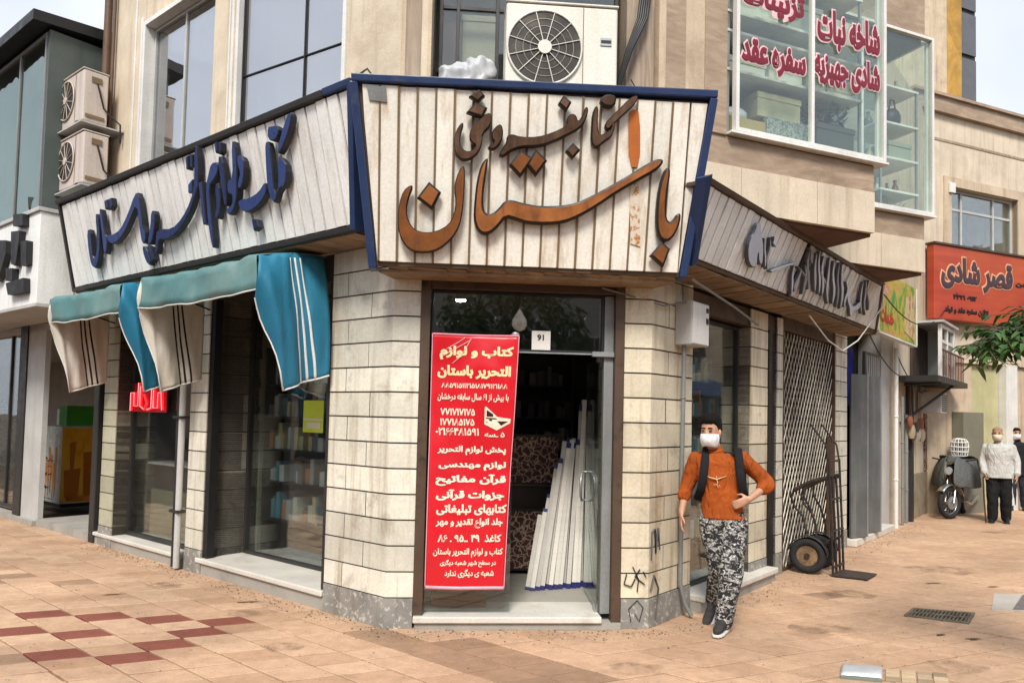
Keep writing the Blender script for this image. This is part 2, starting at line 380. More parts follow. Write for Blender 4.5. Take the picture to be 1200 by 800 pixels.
# lettering outlines in metres (position along the wall, height) on the sloping sign faces
LET_C = [[(0.143,3.401),(0.089,3.357),(0.06,3.264),(0.05,3.148),(0.063,3.044),(0.108,2.964),(0.169,2.924),(0.266,2.919),(0.362,2.944),(0.457,3.025),(0.515,3.121),(0.536,3.238),(0.544,3.4),(0.542,3.549),(0.515,3.548),(0.477,3.466),(0.464,3.385),(0.481,3.305),(0.469,3.201),(0.43,3.129),(0.347,3.079),(0.251,3.064),(0.178,3.084),(0.134,3.14),(0.115,3.22),(0.131,3.313),(0.163,3.388)],[(0.279,3.428),(0.369,3.358),(0.307,3.233),(0.193,3.311)],[(0.705,3.621),(0.659,3.566),(0.631,3.45),(0.619,3.311),(0.615,3.184),(0.642,3.103),(0.687,3.069),(0.748,3.079),(0.807,3.133),(0.858,3.205),(0.94,3.185),(1.027,3.161),(1.174,3.162),(1.297,3.177),(1.419,3.229),(1.563,3.317),(1.682,3.405),(1.849,3.506),(1.981,3.582),(2.035,3.635),(2.033,3.67),(1.975,3.667),(1.868,3.604),(1.749,3.524),(1.629,3.454),(1.509,3.385),(1.389,3.326),(1.267,3.3),(1.119,3.291),(0.996,3.305),(0.897,3.328),(0.844,3.317),(0.802,3.261),(0.755,3.22),(0.711,3.218),(0.688,3.256),(0.685,3.361),(0.698,3.476),(0.713,3.592)],[(2.067,3.613),(2.044,3.584),(2.015,3.466),(2.007,3.325),(2.015,3.183),(2.041,3.1),(2.094,3.071),(2.143,3.092),(2.181,3.154),(2.201,3.226),(2.202,3.281),(2.172,3.284),(2.145,3.24),(2.121,3.216),(2.094,3.238),(2.082,3.328),(2.084,3.446),(2.096,3.552),(2.092,3.605)],[(2.068,3.07),(2.136,3.02),(2.094,2.885),(1.982,2.966)],[(0.956,3.683),(1.048,3.626),(0.957,3.493),(0.868,3.576)],[(1.064,3.695),(1.153,3.617),(1.073,3.505),(1.004,3.582)],[(0.507,3.853),(0.468,3.795),(0.451,3.715),(0.465,3.637),(0.514,3.589),(0.586,3.601),(0.644,3.657),(0.666,3.726),(0.664,3.782),(0.722,3.841),(0.735,3.92),(0.695,3.93),(0.637,3.877),(0.579,3.823),(0.564,3.755),(0.589,3.711),(0.618,3.701),(0.6,3.666),(0.56,3.653),(0.519,3.669),(0.498,3.717),(0.508,3.786),(0.526,3.843)],[(0.63,4.086),(0.674,4.044),(0.621,3.997),(0.556,4.034)],[(0.609,3.997),(0.693,3.963),(0.66,3.894),(0.54,3.922)],[(0.781,3.855),(0.735,3.808),(0.727,3.756),(0.757,3.726),(0.703,3.693),(0.72,3.674),(0.763,3.68),(0.809,3.733),(0.819,3.801),(0.805,3.85)],[(0.789,3.634),(0.825,3.631),(0.872,3.672),(0.955,3.706),(1.076,3.711),(1.195,3.751),(1.29,3.802),(1.385,3.852),(1.435,3.922),(1.445,4.002),(1.42,4.008),(1.399,3.943),(1.37,3.901),(1.356,3.946),(1.319,3.957),(1.284,3.926),(1.287,3.87),(1.192,3.82),(1.073,3.78),(0.952,3.774),(0.879,3.793),(0.844,3.775),(0.843,3.734),(0.811,3.683)],[(1.252,4.077),(1.315,4.034),(1.282,3.971),(1.216,4.019)],[(1.342,3.752),(1.398,3.704),(1.343,3.64),(1.288,3.692)],[(1.497,4.021),(1.476,3.97),(1.474,3.879),(1.475,3.765),(1.502,3.725),(1.538,3.734),(1.573,3.77),(1.632,3.807),(1.653,3.877),(1.645,3.922),(1.613,3.913),(1.624,3.864),(1.581,3.834),(1.541,3.814),(1.521,3.859),(1.518,3.949),(1.518,4.006)],[(1.797,4.106),(1.75,4.086),(1.669,4.002),(1.612,3.943),(1.577,3.907),(1.575,3.866),(1.605,3.856),(1.632,3.892),(1.683,3.942),(1.748,4.002),(1.807,4.066),(1.81,4.1)],[(1.542,4.086),(1.59,4.106),(1.651,4.092),(1.643,4.024),(1.583,4.009),(1.521,4.04)]]
LET_L = [[(4.509,3.703),(4.418,3.703),(4.475,3.523),(4.511,3.386),(4.408,3.422),(4.293,3.594),(4.215,3.835),(4.148,3.825),(4.208,3.629),(4.328,3.412),(4.497,3.278),(4.6,3.325),(4.585,3.489)],[(4.097,3.874),(4.041,3.855),(4.09,3.613),(4.046,3.562),(4.159,3.398),(4.212,3.422),(4.157,3.622)],[(4.05,3.585),(3.895,3.577),(3.7,3.606),(3.469,3.726),(3.225,3.89),(3.154,3.889),(3.176,3.684),(3.215,3.541),(3.171,3.535),(3.211,3.413),(3.3,3.403),(3.282,3.55),(3.229,3.797),(3.451,3.659),(3.653,3.545),(3.918,3.474),(4.056,3.518)],[(2.968,3.684),(2.896,3.673),(2.95,3.547),(3.1,3.378),(3.188,3.389),(3.053,3.54)],[(2.933,3.503),(2.642,3.464),(2.406,3.532),(2.195,3.656),(2.08,3.772),(1.941,4.093),(1.888,4.073),(1.993,3.776),(2.082,3.696),(2.283,3.534),(2.581,3.406),(2.807,3.38),(2.937,3.41),(3.022,3.274),(3.082,3.281),(2.996,3.408)],[(2.13,4.027),(2.086,4.037),(2.124,3.922),(2.16,3.928)],[(2.047,4.039),(2.003,4.031),(2.044,3.926),(2.087,3.934)],[(2.18,3.798),(2.089,3.83),(2.13,3.723),(2.208,3.726)],[(1.997,3.786),(1.933,3.785),(2.003,3.426),(2.057,3.424)],[(1.728,3.905),(1.61,3.893),(1.648,3.809),(1.738,3.76),(1.83,3.73),(1.884,3.514),(1.94,3.207),(1.985,3.207),(1.964,3.45),(1.886,3.739),(1.808,3.819)],[(1.73,3.732),(1.66,3.723),(1.694,3.56),(1.783,3.434),(1.843,3.451),(1.753,3.569)],[(1.602,3.936),(1.535,3.923),(1.555,3.72),(1.605,3.528),(1.649,3.525),(1.632,3.733)],[(1.349,4.011),(1.301,4.001),(1.329,3.823),(1.416,3.589),(1.5,3.475),(1.595,3.435),(1.641,3.478),(1.594,3.508),(1.521,3.515),(1.482,3.599),(1.558,3.612),(1.525,3.724),(1.434,3.717)],[(1.297,3.896),(1.218,3.855),(1.235,3.753),(1.322,3.627),(1.389,3.629),(1.359,3.687),(1.304,3.748),(1.323,3.822)],[(1.408,3.543),(1.261,3.529),(1.089,3.554),(0.961,3.627),(0.974,3.535),(1.086,3.466),(1.263,3.422),(1.377,3.435),(1.426,3.491)],[(0.874,3.907),(0.82,3.905),(0.834,3.715),(0.869,3.552),(0.855,3.499),(0.792,3.556),(0.737,3.78),(0.677,3.736),(0.635,3.679),(0.708,3.534),(0.798,3.537),(0.893,3.428),(0.939,3.478),(0.953,3.583),(0.916,3.747)],[(0.508,4.05),(0.46,4.04),(0.488,3.974),(0.593,3.867),(0.705,3.788),(0.738,3.797),(0.652,3.912)],[(0.802,4.009),(0.743,4.004),(0.67,3.997),(0.657,3.945),(0.734,3.887),(0.832,3.915)],[(3.935,3.928),(3.863,3.934),(3.867,3.851),(3.951,3.841)],[(3.811,3.935),(3.75,3.932),(3.76,3.857),(3.845,3.821)],[(1.612,4.055),(1.567,4.053),(1.586,3.978),(1.626,3.968)],[(1.549,4.042),(1.506,4.034),(1.527,3.966),(1.576,3.949)],[(1.267,3.36),(1.195,3.35),(1.183,3.286),(1.267,3.262)],[(3.31,3.383),(3.229,3.373),(3.197,3.176),(3.273,3.195),(3.31,3.275)],[(3.193,3.379),(3.118,3.359),(3.117,3.232),(3.175,3.206)]]
LET_R = [[(0.686,3.326),(0.668,3.401),(0.72,3.418),(0.824,3.346),(0.975,3.253),(1.096,3.123),(1.013,3.123),(0.881,3.223),(0.997,3.086),(0.877,3.073),(0.76,3.121),(0.669,3.212),(0.658,3.275)],[(1.157,3.112),(1.085,3.177),(0.987,3.249),(0.912,3.323),(0.924,3.325),(1.022,3.255),(1.126,3.184),(1.175,3.114)],[(1.219,3.107),(1.119,3.175),(1.101,3.269),(1.018,3.35),(1.032,3.352),(1.141,3.276),(1.166,3.183),(1.24,3.111)],[(1.205,3.302),(1.125,3.314),(1.118,3.344),(1.092,3.371),(1.115,3.375),(1.184,3.357),(1.202,3.328),(1.239,3.308)],[(1.296,3.12),(1.558,3.205),(1.795,3.274),(1.835,3.261),(1.589,3.181),(1.393,3.106),(1.301,3.099)],[(2.003,2.993),(1.922,3.065),(1.826,3.147),(1.78,3.234),(1.797,3.237),(1.873,3.154),(1.979,3.073),(2.028,2.996)],[(2.051,3.023),(1.971,3.079),(2.003,3.162),(1.993,3.238),(2.014,3.242),(2.065,3.171),(2.042,3.089),(2.083,3.027)],[(1.869,3.241),(2.019,3.213),(2.2,3.178),(2.398,3.143),(2.419,3.146),(2.258,3.186),(2.084,3.223),(1.896,3.246)],[(2.279,3.03),(2.223,3.111),(2.158,3.203),(2.045,3.285),(2.067,3.289),(2.222,3.213),(2.298,3.121),(2.312,3.034)],[(2.387,3.093),(2.249,3.188),(2.068,3.29),(2.011,3.409),(2.033,3.413),(2.13,3.301),(2.324,3.199),(2.42,3.098)],[(2.197,3.318),(2.105,3.349),(2.074,3.397),(1.986,3.435),(2.011,3.439),(2.149,3.41),(2.192,3.364),(2.236,3.324)],[(2.588,3.097),(2.446,3.196),(2.287,3.308),(2.206,3.428),(2.226,3.431),(2.346,3.317),(2.516,3.206),(2.619,3.101)],[(2.73,3.091),(2.591,3.205),(2.378,3.325),(2.268,3.454),(2.287,3.458),(2.431,3.333),(2.655,3.215),(2.759,3.095)],[(2.839,3.089),(2.716,3.198),(2.505,3.308),(2.426,3.435),(2.447,3.438),(2.566,3.318),(2.79,3.208),(2.872,3.094)],[(2.808,3.202),(2.734,3.232),(2.62,3.26),(2.518,3.29),(2.535,3.293),(2.669,3.268),(2.791,3.24),(2.833,3.206)],[(3.111,3.039),(2.885,3.158),(2.744,3.307),(2.602,3.449),(2.624,3.453),(2.808,3.317),(2.961,3.169),(3.146,3.044)],[(3.256,3.058),(3.131,3.182),(2.887,3.307),(2.765,3.444),(2.787,3.448),(2.953,3.317),(3.21,3.193),(3.292,3.062)],[(3.43,3.044),(3.295,3.175),(3.056,3.31),(2.945,3.457),(2.965,3.461),(3.116,3.319),(3.368,3.185),(3.462,3.048)],[(3.58,3.044),(3.443,3.177),(3.208,3.316),(3.034,3.456),(3.058,3.459),(3.278,3.326),(3.527,3.189),(3.618,3.049)],[(3.69,3.076),(3.587,3.15),(3.575,3.249),(3.392,3.322),(3.412,3.325),(3.633,3.257),(3.654,3.159),(3.72,3.08)],[(3.586,3.226),(3.689,3.222),(3.869,3.135),(4.06,3.122),(4.178,3.212),(4.263,3.204),(4.257,3.108),(4.071,3.076),(4.098,3.012),(4.015,3.022),(3.92,3.086),(3.71,3.152)],[(4.418,3.088),(4.199,3.177),(4.054,3.29),(3.969,3.408),(3.987,3.411),(4.108,3.297),(4.263,3.185),(4.446,3.091)],[(4.598,3.089),(4.341,3.187),(4.211,3.317),(4.053,3.439),(4.072,3.442),(4.266,3.325),(4.406,3.195),(4.628,3.093)],[(4.634,3.153),(4.482,3.246),(4.219,3.338),(4.156,3.454),(4.171,3.456),(4.265,3.345),(4.538,3.253),(4.659,3.156)]]
LET_N = [[(6.268,4.107),(5.929,4.069),(5.908,3.919),(6.245,3.954)],[(6.313,3.895),(6.01,3.866),(6.022,3.694),(6.096,3.434),(6.252,3.478)],[(5.953,3.725),(5.751,3.711),(5.732,3.42),(5.895,3.412)],[(6.778,3.847),(6.493,3.809),(6.468,3.64),(6.599,3.461),(6.7,3.333),(6.86,3.32),(6.905,3.608)],[(6.439,3.444),(6.191,3.417),(6.182,3.254),(6.415,3.277)],[(6.411,3.249),(6.033,3.253),(5.78,3.255),(5.756,3.082),(6.31,3.09)],[(7.237,3.85),(6.852,3.8),(6.956,3.671),(7.158,3.349)]]
# ------------------------------------------------------------------ ground: sheet to the horizon + laid paving stones
def paving_mat(name, c1, c2, dirtc):
    k = N(name); a = k.n('ShaderNodeAttribute', attribute_name='tone')
    c = k.ramp(a.outputs['Fac'], [(0, c1), (1, c2)])
    c = k.mix(c, k.gray(k.noise(0.55, 6, None, 0.6), 0.72, 1.14, 0.3, 0.7), 1.0, 'MULTIPLY')
    c = k.mix(c, k.gray(k.noise(9, 5), 0.86, 1.08), 1.0, 'MULTIPLY')
    wv = k.noise(1.0, 6, k.coord((2.2, 9, 1)), 0.7, 1.5)
    c = k.mix(c, dirtc, k.ramp(wv, [(0.57, (0,) * 3), (0.80, (0.6,) * 3)]))
    fine = k.noise(70, 3); c = k.mix(c, k.gray(fine, 0.86, 1.08), 1.0, 'MULTIPLY')
    sp = k.ramp(k.noise(26, 2), [(0.68, (0,) * 3), (0.74, (.7,) * 3)]); c = k.mix(c, dirtc, sp)
    k.l(c, k.b.inputs['Base Color']); k.l(k.gray(k.noise(1.5, 5), 0.5, 0.85), k.b.inputs['Roughness']); k.b.inputs['Specular IOR Level'].default_value = 0.35
    k.l(k.bump(wv, 0.25, 0.012, k.bump(fine, 0.3, 0.004)), k.b.inputs['Normal']); return k.m
M['pave'] = paving_mat('tan paving stone', (0.44, 0.265, 0.16), (0.62, 0.42, 0.275), (0.22, 0.13, 0.075))
M['pave_r'] = paving_mat('dark red paving stone', (0.20, 0.06, 0.04), (0.29, 0.095, 0.06), (0.12, 0.05, 0.035))
M['pave_b'] = paving_mat('brown paving stone', (0.31, 0.195, 0.12), (0.36, 0.225, 0.14), (0.15, 0.09, 0.06))
M['soil'] = mat('sandy joint', (0.085, 0.05, 0.03), 0.95, grain=(60, 0.5))
def dmax(p):
    p = V(p); return max((p - f.o).dot(f.n) for f in (FL, FC, FR))
g = MB(); g.quad([(-150, -120, -0.02), (150, -120, -0.02), (150, 180, -0.02), (-150, 180, -0.02)]); obj('ground', g, M['soil'], kind='structure', recalc=False)
RED = {(0, 0), (1, 1), (2, 2), (3, 3), (0, 3), (2, 4), (1, 5), (0, 6), (-1, 5), (-1, 2)}
BRN = {(5, 6), (5, 7), (5, 8), (6, 8), (5, 9), (6, 9), (5, 10), (5, 11), (6, 10), (5, 12), (6, 11), (6, 12), (0, -6), (-1, -7), (-2, -6), (1, -7), (-2, 2), (-2, 5), (-3, -3), (2, -5)}
o0, tu, tv = V((-4.06, 6.25, 0)), V((0.308, 0.140, 0)), V((0.205, -0.172, 0))
g = MB(); rg = random.Random(3)
for i in range(-40, 75):
    for j in range(-75, 75):
        c = o0 + tu * (i + .5) + tv * (j + .5)
        if not (2.3 < c.y < 21 and abs(c.x) < c.y * 0.80 + 0.9 and dmax(c) > -0.35): continue
        gp = 0.024; p = [o0 + tu * (i + a) + tv * (j + b) for a, b in ((gp, gp), (1 - gp, gp), (1 - gp, 1 - gp), (gp, 1 - gp))]
        h = rg.uniform(-0.0025, 0.0025); tx, ty = rg.uniform(-.004, .004), rg.uniform(-.004, .004)
        q = [V((a.x, a.y, h + (a - c).x * tx * 2 + (a - c).y * ty * 2)) for a in p]
        mi = 1 if (i, j) in RED else (2 if (i, j) in BRN else 0)
        if rg.random() < 0.006 and c.y > 7 and c.x > 0: mi = 2
        t = min(1, max(0, rg.gauss(0.5, 0.2)))
        if c.x > 0.4 or c.y < 4.6: t = min(1, max(0, rg.gauss(0.52, 0.11)))
        ins = [a + (c - a) * 0.025 for a in q]; low = [V((a.x, a.y, -0.018)) for a in p]; edge = [V((a.x, a.y, a.z - 0.003)) for a in q]
        g.add(ins + edge + low, [(0, 3, 2, 1)] + [(k, (k + 1) % 4, 4 + (k + 1) % 4, 4 + k) for k in range(4)] + [(4 + k, 4 + (k + 1) % 4, 8 + (k + 1) % 4, 8 + k) for k in range(4)], mi, False, t)
obj('pavement', g, [M['pave'], M['pave_r'], M['pave_b']], kind='structure')
# small pits and worn cracks
g = MB()
for (x, y, l, w, a) in ((3.75, 6.1, .16, .02, .1), (3.55, 6.2, .12, .015, .3), (4.1, 5.75, .2, .014, .1), (4.6, 8.2, .22, .016, .2), (5.2, 8.1, .15, .014, .1), (-3.6, 6.9, .2, .014, .4), (-2.3, 6.75, .22, .014, .35), (4.4, 5.6, .12, .012, .2)):
    pts = []
    for q in range(10):
        an = 2 * pi * q / 10; rr = RND.uniform(.7, 1.2); px, py = cos(an) * l * rr / 2, sin(an) * w * rr
        pts.append((x + px * cos(a) - py * sin(a), y + px * sin(a) + py * cos(a), 0.0075))
    g.quad(pts)
obj('pavement_pits', g, mat('dark dirt in pits', (0.10, 0.06, 0.035), 0.95), kind='structure')

# grit, pebbles and dry leaf litter gathered along the wall foot and in the joints
g = MB(); rg = random.Random(44)
for k in range(2600):
    q = rg.random(); 
    if q < .28: p = FL(rg.uniform(-.1, 5.6), abs(rg.gauss(.05, .10)) + .03, 0)
    elif q < .42: p = FC(rg.uniform(-.1, 2.2), abs(rg.gauss(.06, .12)) + .07, 0)
    elif q < .70: p = FR(rg.uniform(-.1, 9), abs(rg.gauss(.08, .14)) + .14, 0)
    else: p = V((rg.uniform(-5, 7), rg.uniform(4.2, 9), 0))
    if dmax(p) < .02: continue
    r = rg.uniform(.002, .0075) * (1.3 if q < .7 else .9); a = rg.uniform(0, 6.28); t = rg.random()
    vs = [p + V((cos(a + 2.1 * i) * r * rg.uniform(.7, 1.6), sin(a + 2.1 * i) * r * rg.uniform(.7, 1.6), .001)) for i in range(3)] + [p + V((0, 0, r * 1.2))]
    g.add(vs, [(0, 1, 3), (1, 2, 3), (2, 0, 3)], 0, False, t)
tag(obj('grit', g, mat('grey brown grit', (.24, .18, .12), .9, tone=.8), recalc=False, kind='stuff'), 'grit and pebbles scattered over the paving and along the wall foot', 'grit')
g = MB()
for (c_, r_, sd_) in (((-1.6, 5.5), .16, 1), ((-2.2, 6.4), .22, 2), ((.9, 5.2), .2, 3), ((2.6, 6.3), .28, 4), ((3.2, 5.4), .22, 5), ((-.4, 4.7), .24, 6), ((5.2, 9.0), .4, 7), ((3.4, 7.6), .3, 8), ((1.5, 4.9), .12, 9), ((-3.3, 7.3), .2, 10), ((4.6, 10.6), .3, 11)):
    g.quad([V((c_[0] + cos(2 * pi * q / 26) * r_ * (1 + .55 * noise.noise(V((cos(2 * pi * q / 26) * 1.5, sin(2 * pi * q / 26) * 1.5, sd_)))), c_[1] + .6 * sin(2 * pi * q / 26) * r_ * (1 + .55 * noise.noise(V((cos(2 * pi * q / 26) * 1.5, sin(2 * pi * q / 26) * 1.5, sd_ + 5)))), .0062)) for q in range(26)])
ks = N('oily paving stain'); kt = ks.n('ShaderNodeBsdfTransparent'); kd = ks.n('ShaderNodeMixShader'); ks.b.inputs['Base Color'].default_value = (.12, .075, .045, 1); ks.b.inputs['Roughness'].default_value = .55
ks.l(ks.ramp(ks.noise(5, 6, None, .7), [(.40, (0,) * 3), (.75, (.55,) * 3)]), kd.inputs[0]); ks.l(kt.outputs[0], kd.inputs[1]); ks.l(ks.b.outputs[0], kd.inputs[2]); ks.l(kd.outputs[0], ks.out.inputs[0])
obj('paving_stain', g, ks.m, kind='structure', recalc=False)
# ------------------------------------------------------------------ corner building
BLD = thing('corner_building', 'beige stone corner building with a cut-off corner doorway and saw-tooth glass bays upstairs', 'building', FC(1.07, 0, 0))
def pil(name, polyfn, z0, z1, mats, course=0.205, base=0.24, seed=1, gr=True, vj=()):
    """pillar faced with stone courses; polyfn(inset) -> footprint points"""
    rg = random.Random(seed); mb = MB(); z = z0 + base
    fp = polyfn(0.004)
    def pr(poly, a, b, mi, t): mb.prism(lambda u, v, h: V((u, v, h)), [(p.x, p.y) for p in poly], a, b, mi, t)
    pr(polyfn(0.012), z0, z1, 1, .5)
    while z < z1 - 0.02:
        e = min(z + course, z1); pr(polyfn(rg.uniform(-.0015, .0015)), z + 0.007, e - 0.006, 0, min(1, max(0, rg.gauss(.55, .25)))); z = e
    for fr_, a_, b_ in vj:                            # upright joints, staggered from course to course
        z = z0 + base; k = 0
        while z < z1 - .02:
            e = min(z + course, z1); s_ = a_ + (b_ - a_) * (.36 if k % 2 else .70) + rg.uniform(-.03, .03); mb.box(fr_, (s_ - .0025, s_ + .0025), (-.02, .0022), (z + .007, e - .006), 1); z = e; k += 1
    p = obj(name, mb, mats, BLD)
    if gr:
        m2 = MB(); m2.prism(lambda u, v, h: V((u, v, h)), [(q.x, q.y) for q in polyfn(-0.008)], z0, z0 + base - 0.004, 0, .5); obj('plinth', m2, M['granite'], BLD, bevel=0.004)
    return p
TL = [M['tile'], M['joint']]; TY = [M['tile_y'], M['joint']]; TO = [M['tile_old'], M['joint']]
pil('stone_pillar', lambda i: [FL(.79, -i, 0), FC(i * .41, -i, 0), FC(.22, -i, 0), FC(.22, -.5, 0), FL(.79, -.6, 0)], 0, 3.1, TL, seed=1, vj=((FL, 0, .79),))
pil('stone_pillar', lambda i: [FC(1.905, -i, 0), FC(2.1334 - i * .41, -i, 0), FR(.755, -i, 0), FR(.755, -.6, 0), FC(1.905, -.5, 0)], 0, 3.1, TY, seed=2, vj=((FR, 0, .755),))
def boxpil(fr, a, b, dp): return lambda i: [fr(a, -i, 0), fr(b, -i, 0), fr(b, -dp, 0), fr(a, -dp, 0)]
pil('stone_pillar', boxpil(FL, 2.86, 3.2, .6), 0, 3.1, TL, seed=3)
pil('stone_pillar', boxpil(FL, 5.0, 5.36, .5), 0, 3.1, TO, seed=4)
pil('stone_pillar', boxpil(FR, 2.13, 2.6, .6), 0, 2.9, TY, seed=5)
pil('stone_pillar', boxpil(FR, 2.9, 3.07, .5), 0, 2.9, TL, seed=6)
pil('stone_pillar', boxpil(FR, 5.08, 5.62, .5), 0, 2.95, TL, seed=7)
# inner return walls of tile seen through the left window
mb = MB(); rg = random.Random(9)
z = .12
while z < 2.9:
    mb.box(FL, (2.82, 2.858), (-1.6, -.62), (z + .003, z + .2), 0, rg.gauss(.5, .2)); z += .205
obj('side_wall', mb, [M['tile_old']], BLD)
# floor, ceiling and back walls of the shop
mb = MB(); P = [FL(5.35, -.12, 0), FC(-.0, -.12, 0) + V((.1, .1, 0)), FC(2.13, -.12, 0) + V((-.1, .1, 0)), FR(5.6, -.12, 0), FR(5.6, -5, 0), FL(5.35, -5, 0)]
for z, m, nm in ((0.1, 'floor', 'shop_floor'), (3.02, 'inner', 'shop_ceiling')):
    mb = MB(); mb.prism(lambda u, v, h: V((u, v, h)), [(p.x, p.y) for p in P], z - .08, z); obj(nm, mb, M[m], BLD)
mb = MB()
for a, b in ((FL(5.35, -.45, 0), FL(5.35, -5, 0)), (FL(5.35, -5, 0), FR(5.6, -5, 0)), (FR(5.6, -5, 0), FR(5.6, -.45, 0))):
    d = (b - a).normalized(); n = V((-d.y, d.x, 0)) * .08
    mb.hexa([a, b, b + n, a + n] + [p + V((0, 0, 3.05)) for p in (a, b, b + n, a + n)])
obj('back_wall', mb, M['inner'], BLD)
# door lintel and dark fascia above the openings
def part(name, fr, boxes, m, parent=BLD, bevel=0.0):
    for b in boxes:
        mb = MB(); mb.box(fr, *b); o = obj(name, mb, m, parent, bevel=bevel)
    return o
part('lintel', FC, [((.22, 1.905), (-.5, -.02), (2.80, 3.1))], M['brownm'])
part('lintel', FL, [((.792, 2.858), (-.6, -.02), (2.86, 3.1)), ((3.202, 4.998), (-.5, -.02), (2.86, 3.1))], M['dark'])
part('lintel', FR, [((.757, 2.128), (-.6, -.03), (2.72, 2.9)), ((2.602, 2.898), (-.5, -.03), (2.5, 2.9)), ((3.072, 5.078), (-.5, -.02), (2.78, 2.95))], M['brownm'])
# steps
part('door_step', FC, [((.225, 1.74), (-.45, .06), (.055, .105))], M['marble'], bevel=.008)
part('step_riser', FC, [((.24, 1.9), (-.4, .035), (0, .052))], M['concrete'])
part('window_ledge', FL, [((.80, 2.95), (-.56, .02), (.115, .165))], M['marble'], bevel=.01)
part('ledge_base', FL, [((.80, 2.93), (-.5, -.005), (0, .112))], M['concrete'])
part('window_ledge', FL, [((3.28, 5.62), (-.40, .02), (.10, .145))], M['marble'], bevel=.01)
part('ledge_base', FL, [((3.28, 5.6), (-.38, -.005), (0, .097))], M['concrete'])
part('window_ledge', FR, [((.77, 2.62), (-.3, .13), (.09, .15))], M['marble'], bevel=.012)
part('ledge_base', FR, [((.77, 2.6), (-.3, .10), (0, .087))], M['concrete'])
# shop windows, left street: set back panes with dark frames
def window(fr, s0, s1, d, z0, z1, m, gm, bar=.04, muls=(), trans=(), parent=BLD, name='shop_window'):
    mb = MB()
    mb.box(fr, (s0, s0 + bar), (d - .03, d + .03), (z0, z1)); mb.box(fr, (s1 - bar, s1), (d - .03, d + .03), (z0, z1))
    mb.box(fr, (s0 + bar, s1 - bar), (d - .03, d + .03), (z0, z0 + bar)); mb.box(fr, (s0 + bar, s1 - bar), (d - .03, d + .03), (z1 - bar, z1))
    for s in muls: mb.box(fr, (s - bar / 2, s + bar / 2), (d - .024, d + .024), (z0 + bar, z1 - bar))
    for z in trans: mb.box(fr, (s0 + bar, s1 - bar), (d - .018, d + .018), (z - bar / 2, z + bar / 2))
    w = obj(name, mb, m, parent, bevel=.003)
    p = MB(); p.box(fr, (s0 + bar * .5, s1 - bar * .5), (d - .004, d + .004), (z0 + bar * .5, z1 - bar * .5)); obj('pane', p, gm, w)
    return w
window(FL, .80, 2.852, -.50, .167, 2.85, M['dark'], M['glass'], .03, muls=(1.25,))
window(FL, 3.22, 4.992, -.20, .147, 2.85, M['dark'], M['glass'], .045)
window(FR, .77, 2.124, -.16, .152, 2.7, M['dark'], M['glass'], .03)
part('door_jamb', FL, [((2.785, 2.852), (-.10, -.02), (0.17, 2.86))], M['black'])
part('door_jamb', FL, [((.798, .85), (-.07, -.015), (.17, 2.86))], M['dark'])
part('door_jamb', FR, [((2.606, 2.70), (-.10, .012), (0, 2.72)), ((2.82, 2.893), (-.14, -.03), (0, 2.72))], M['black'])
part('door_jamb', FR, [((2.70, 2.82), (-.14, -.06), (0, 2.7))], M['dark'])
# corner doorway frame, transom, open glass leaf
part('door_frame', FC, [((.222, .30), (-.10, .012), (.107, 2.80)), ((1.825, 1.90), (-.10, .012), (.0, 2.80)), ((.302, 1.823), (-.10, .0), (2.73, 2.80))], M['brownm'], bevel=.004)
part('door_frame', FC, [((1.745, 1.822), (-.12, -.05), (.107, 2.72))], M['greym'])
w = window(FC, .305, 1.74, -.08, 2.24, 2.728, M['black'], M['glass'], .018, name='transom_window')
part('transom_bar', FC, [((.98, 1.822), (-.06, -.03), (2.228, 2.240)), ((1.64, 1.822), (-.07, -.015), (2.215, 2.255))], M['steel'], w)
# fixed glass behind the banner and open leaf
p = MB(); p.box(FC, (.305, 1.0), (-.085, -.075), (.125, 2.235)); obj('side_glass', p, M['glass'], BLD)
a = FC(1.72, -.1, 0); leafn = V((FC.e * .05 - FC.n * .998)).normalized()
lf = frame(a, 0); lf.e = None
def LEAF(s, d, z): return a + leafn * s + FC.e * d + V((0, 0, z))
dr = MB(); dr.box(LEAF, (0, .78), (-.005, .005), (.13, 2.22)); DR = obj('glass_door', dr, M['glass'], BLD)
hd = MB()
for sd in (-.05, .05):
    hd.tube([LEAF(.68, sd * .1, .95), LEAF(.68, sd, .95), LEAF(.62, sd * 1.3, 1.0), LEAF(.6, sd * 1.4, 1.08), LEAF(.62, sd * 1.3, 1.16), LEAF(.68, sd, 1.21), LEAF(.68, sd * .1, 1.21)], .011, 8)
obj('door_handle', hd, M['steel'], DR)
hd = MB(); hd.box(LEAF, (0.0, .12), (-.012, .012), (.105, .17)); hd.box(LEAF, (0.0, .12), (-.012, .012), (2.18, 2.24)); obj('hinge', hd, M['steel'], DR)
# tiled inner side wall right of the door
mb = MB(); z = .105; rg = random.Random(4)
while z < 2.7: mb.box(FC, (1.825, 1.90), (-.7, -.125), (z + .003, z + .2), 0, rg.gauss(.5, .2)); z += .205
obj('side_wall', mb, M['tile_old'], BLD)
# ---- upper storeys
ZT = 9.6
def upper_block(name, poly, z0, z1, m): mb = MB(); mb.prism(lambda u, v, h: V((u, v, h)), [(p.x, p.y) for p in poly], z0, z1); return obj(name, mb, m, BLD)
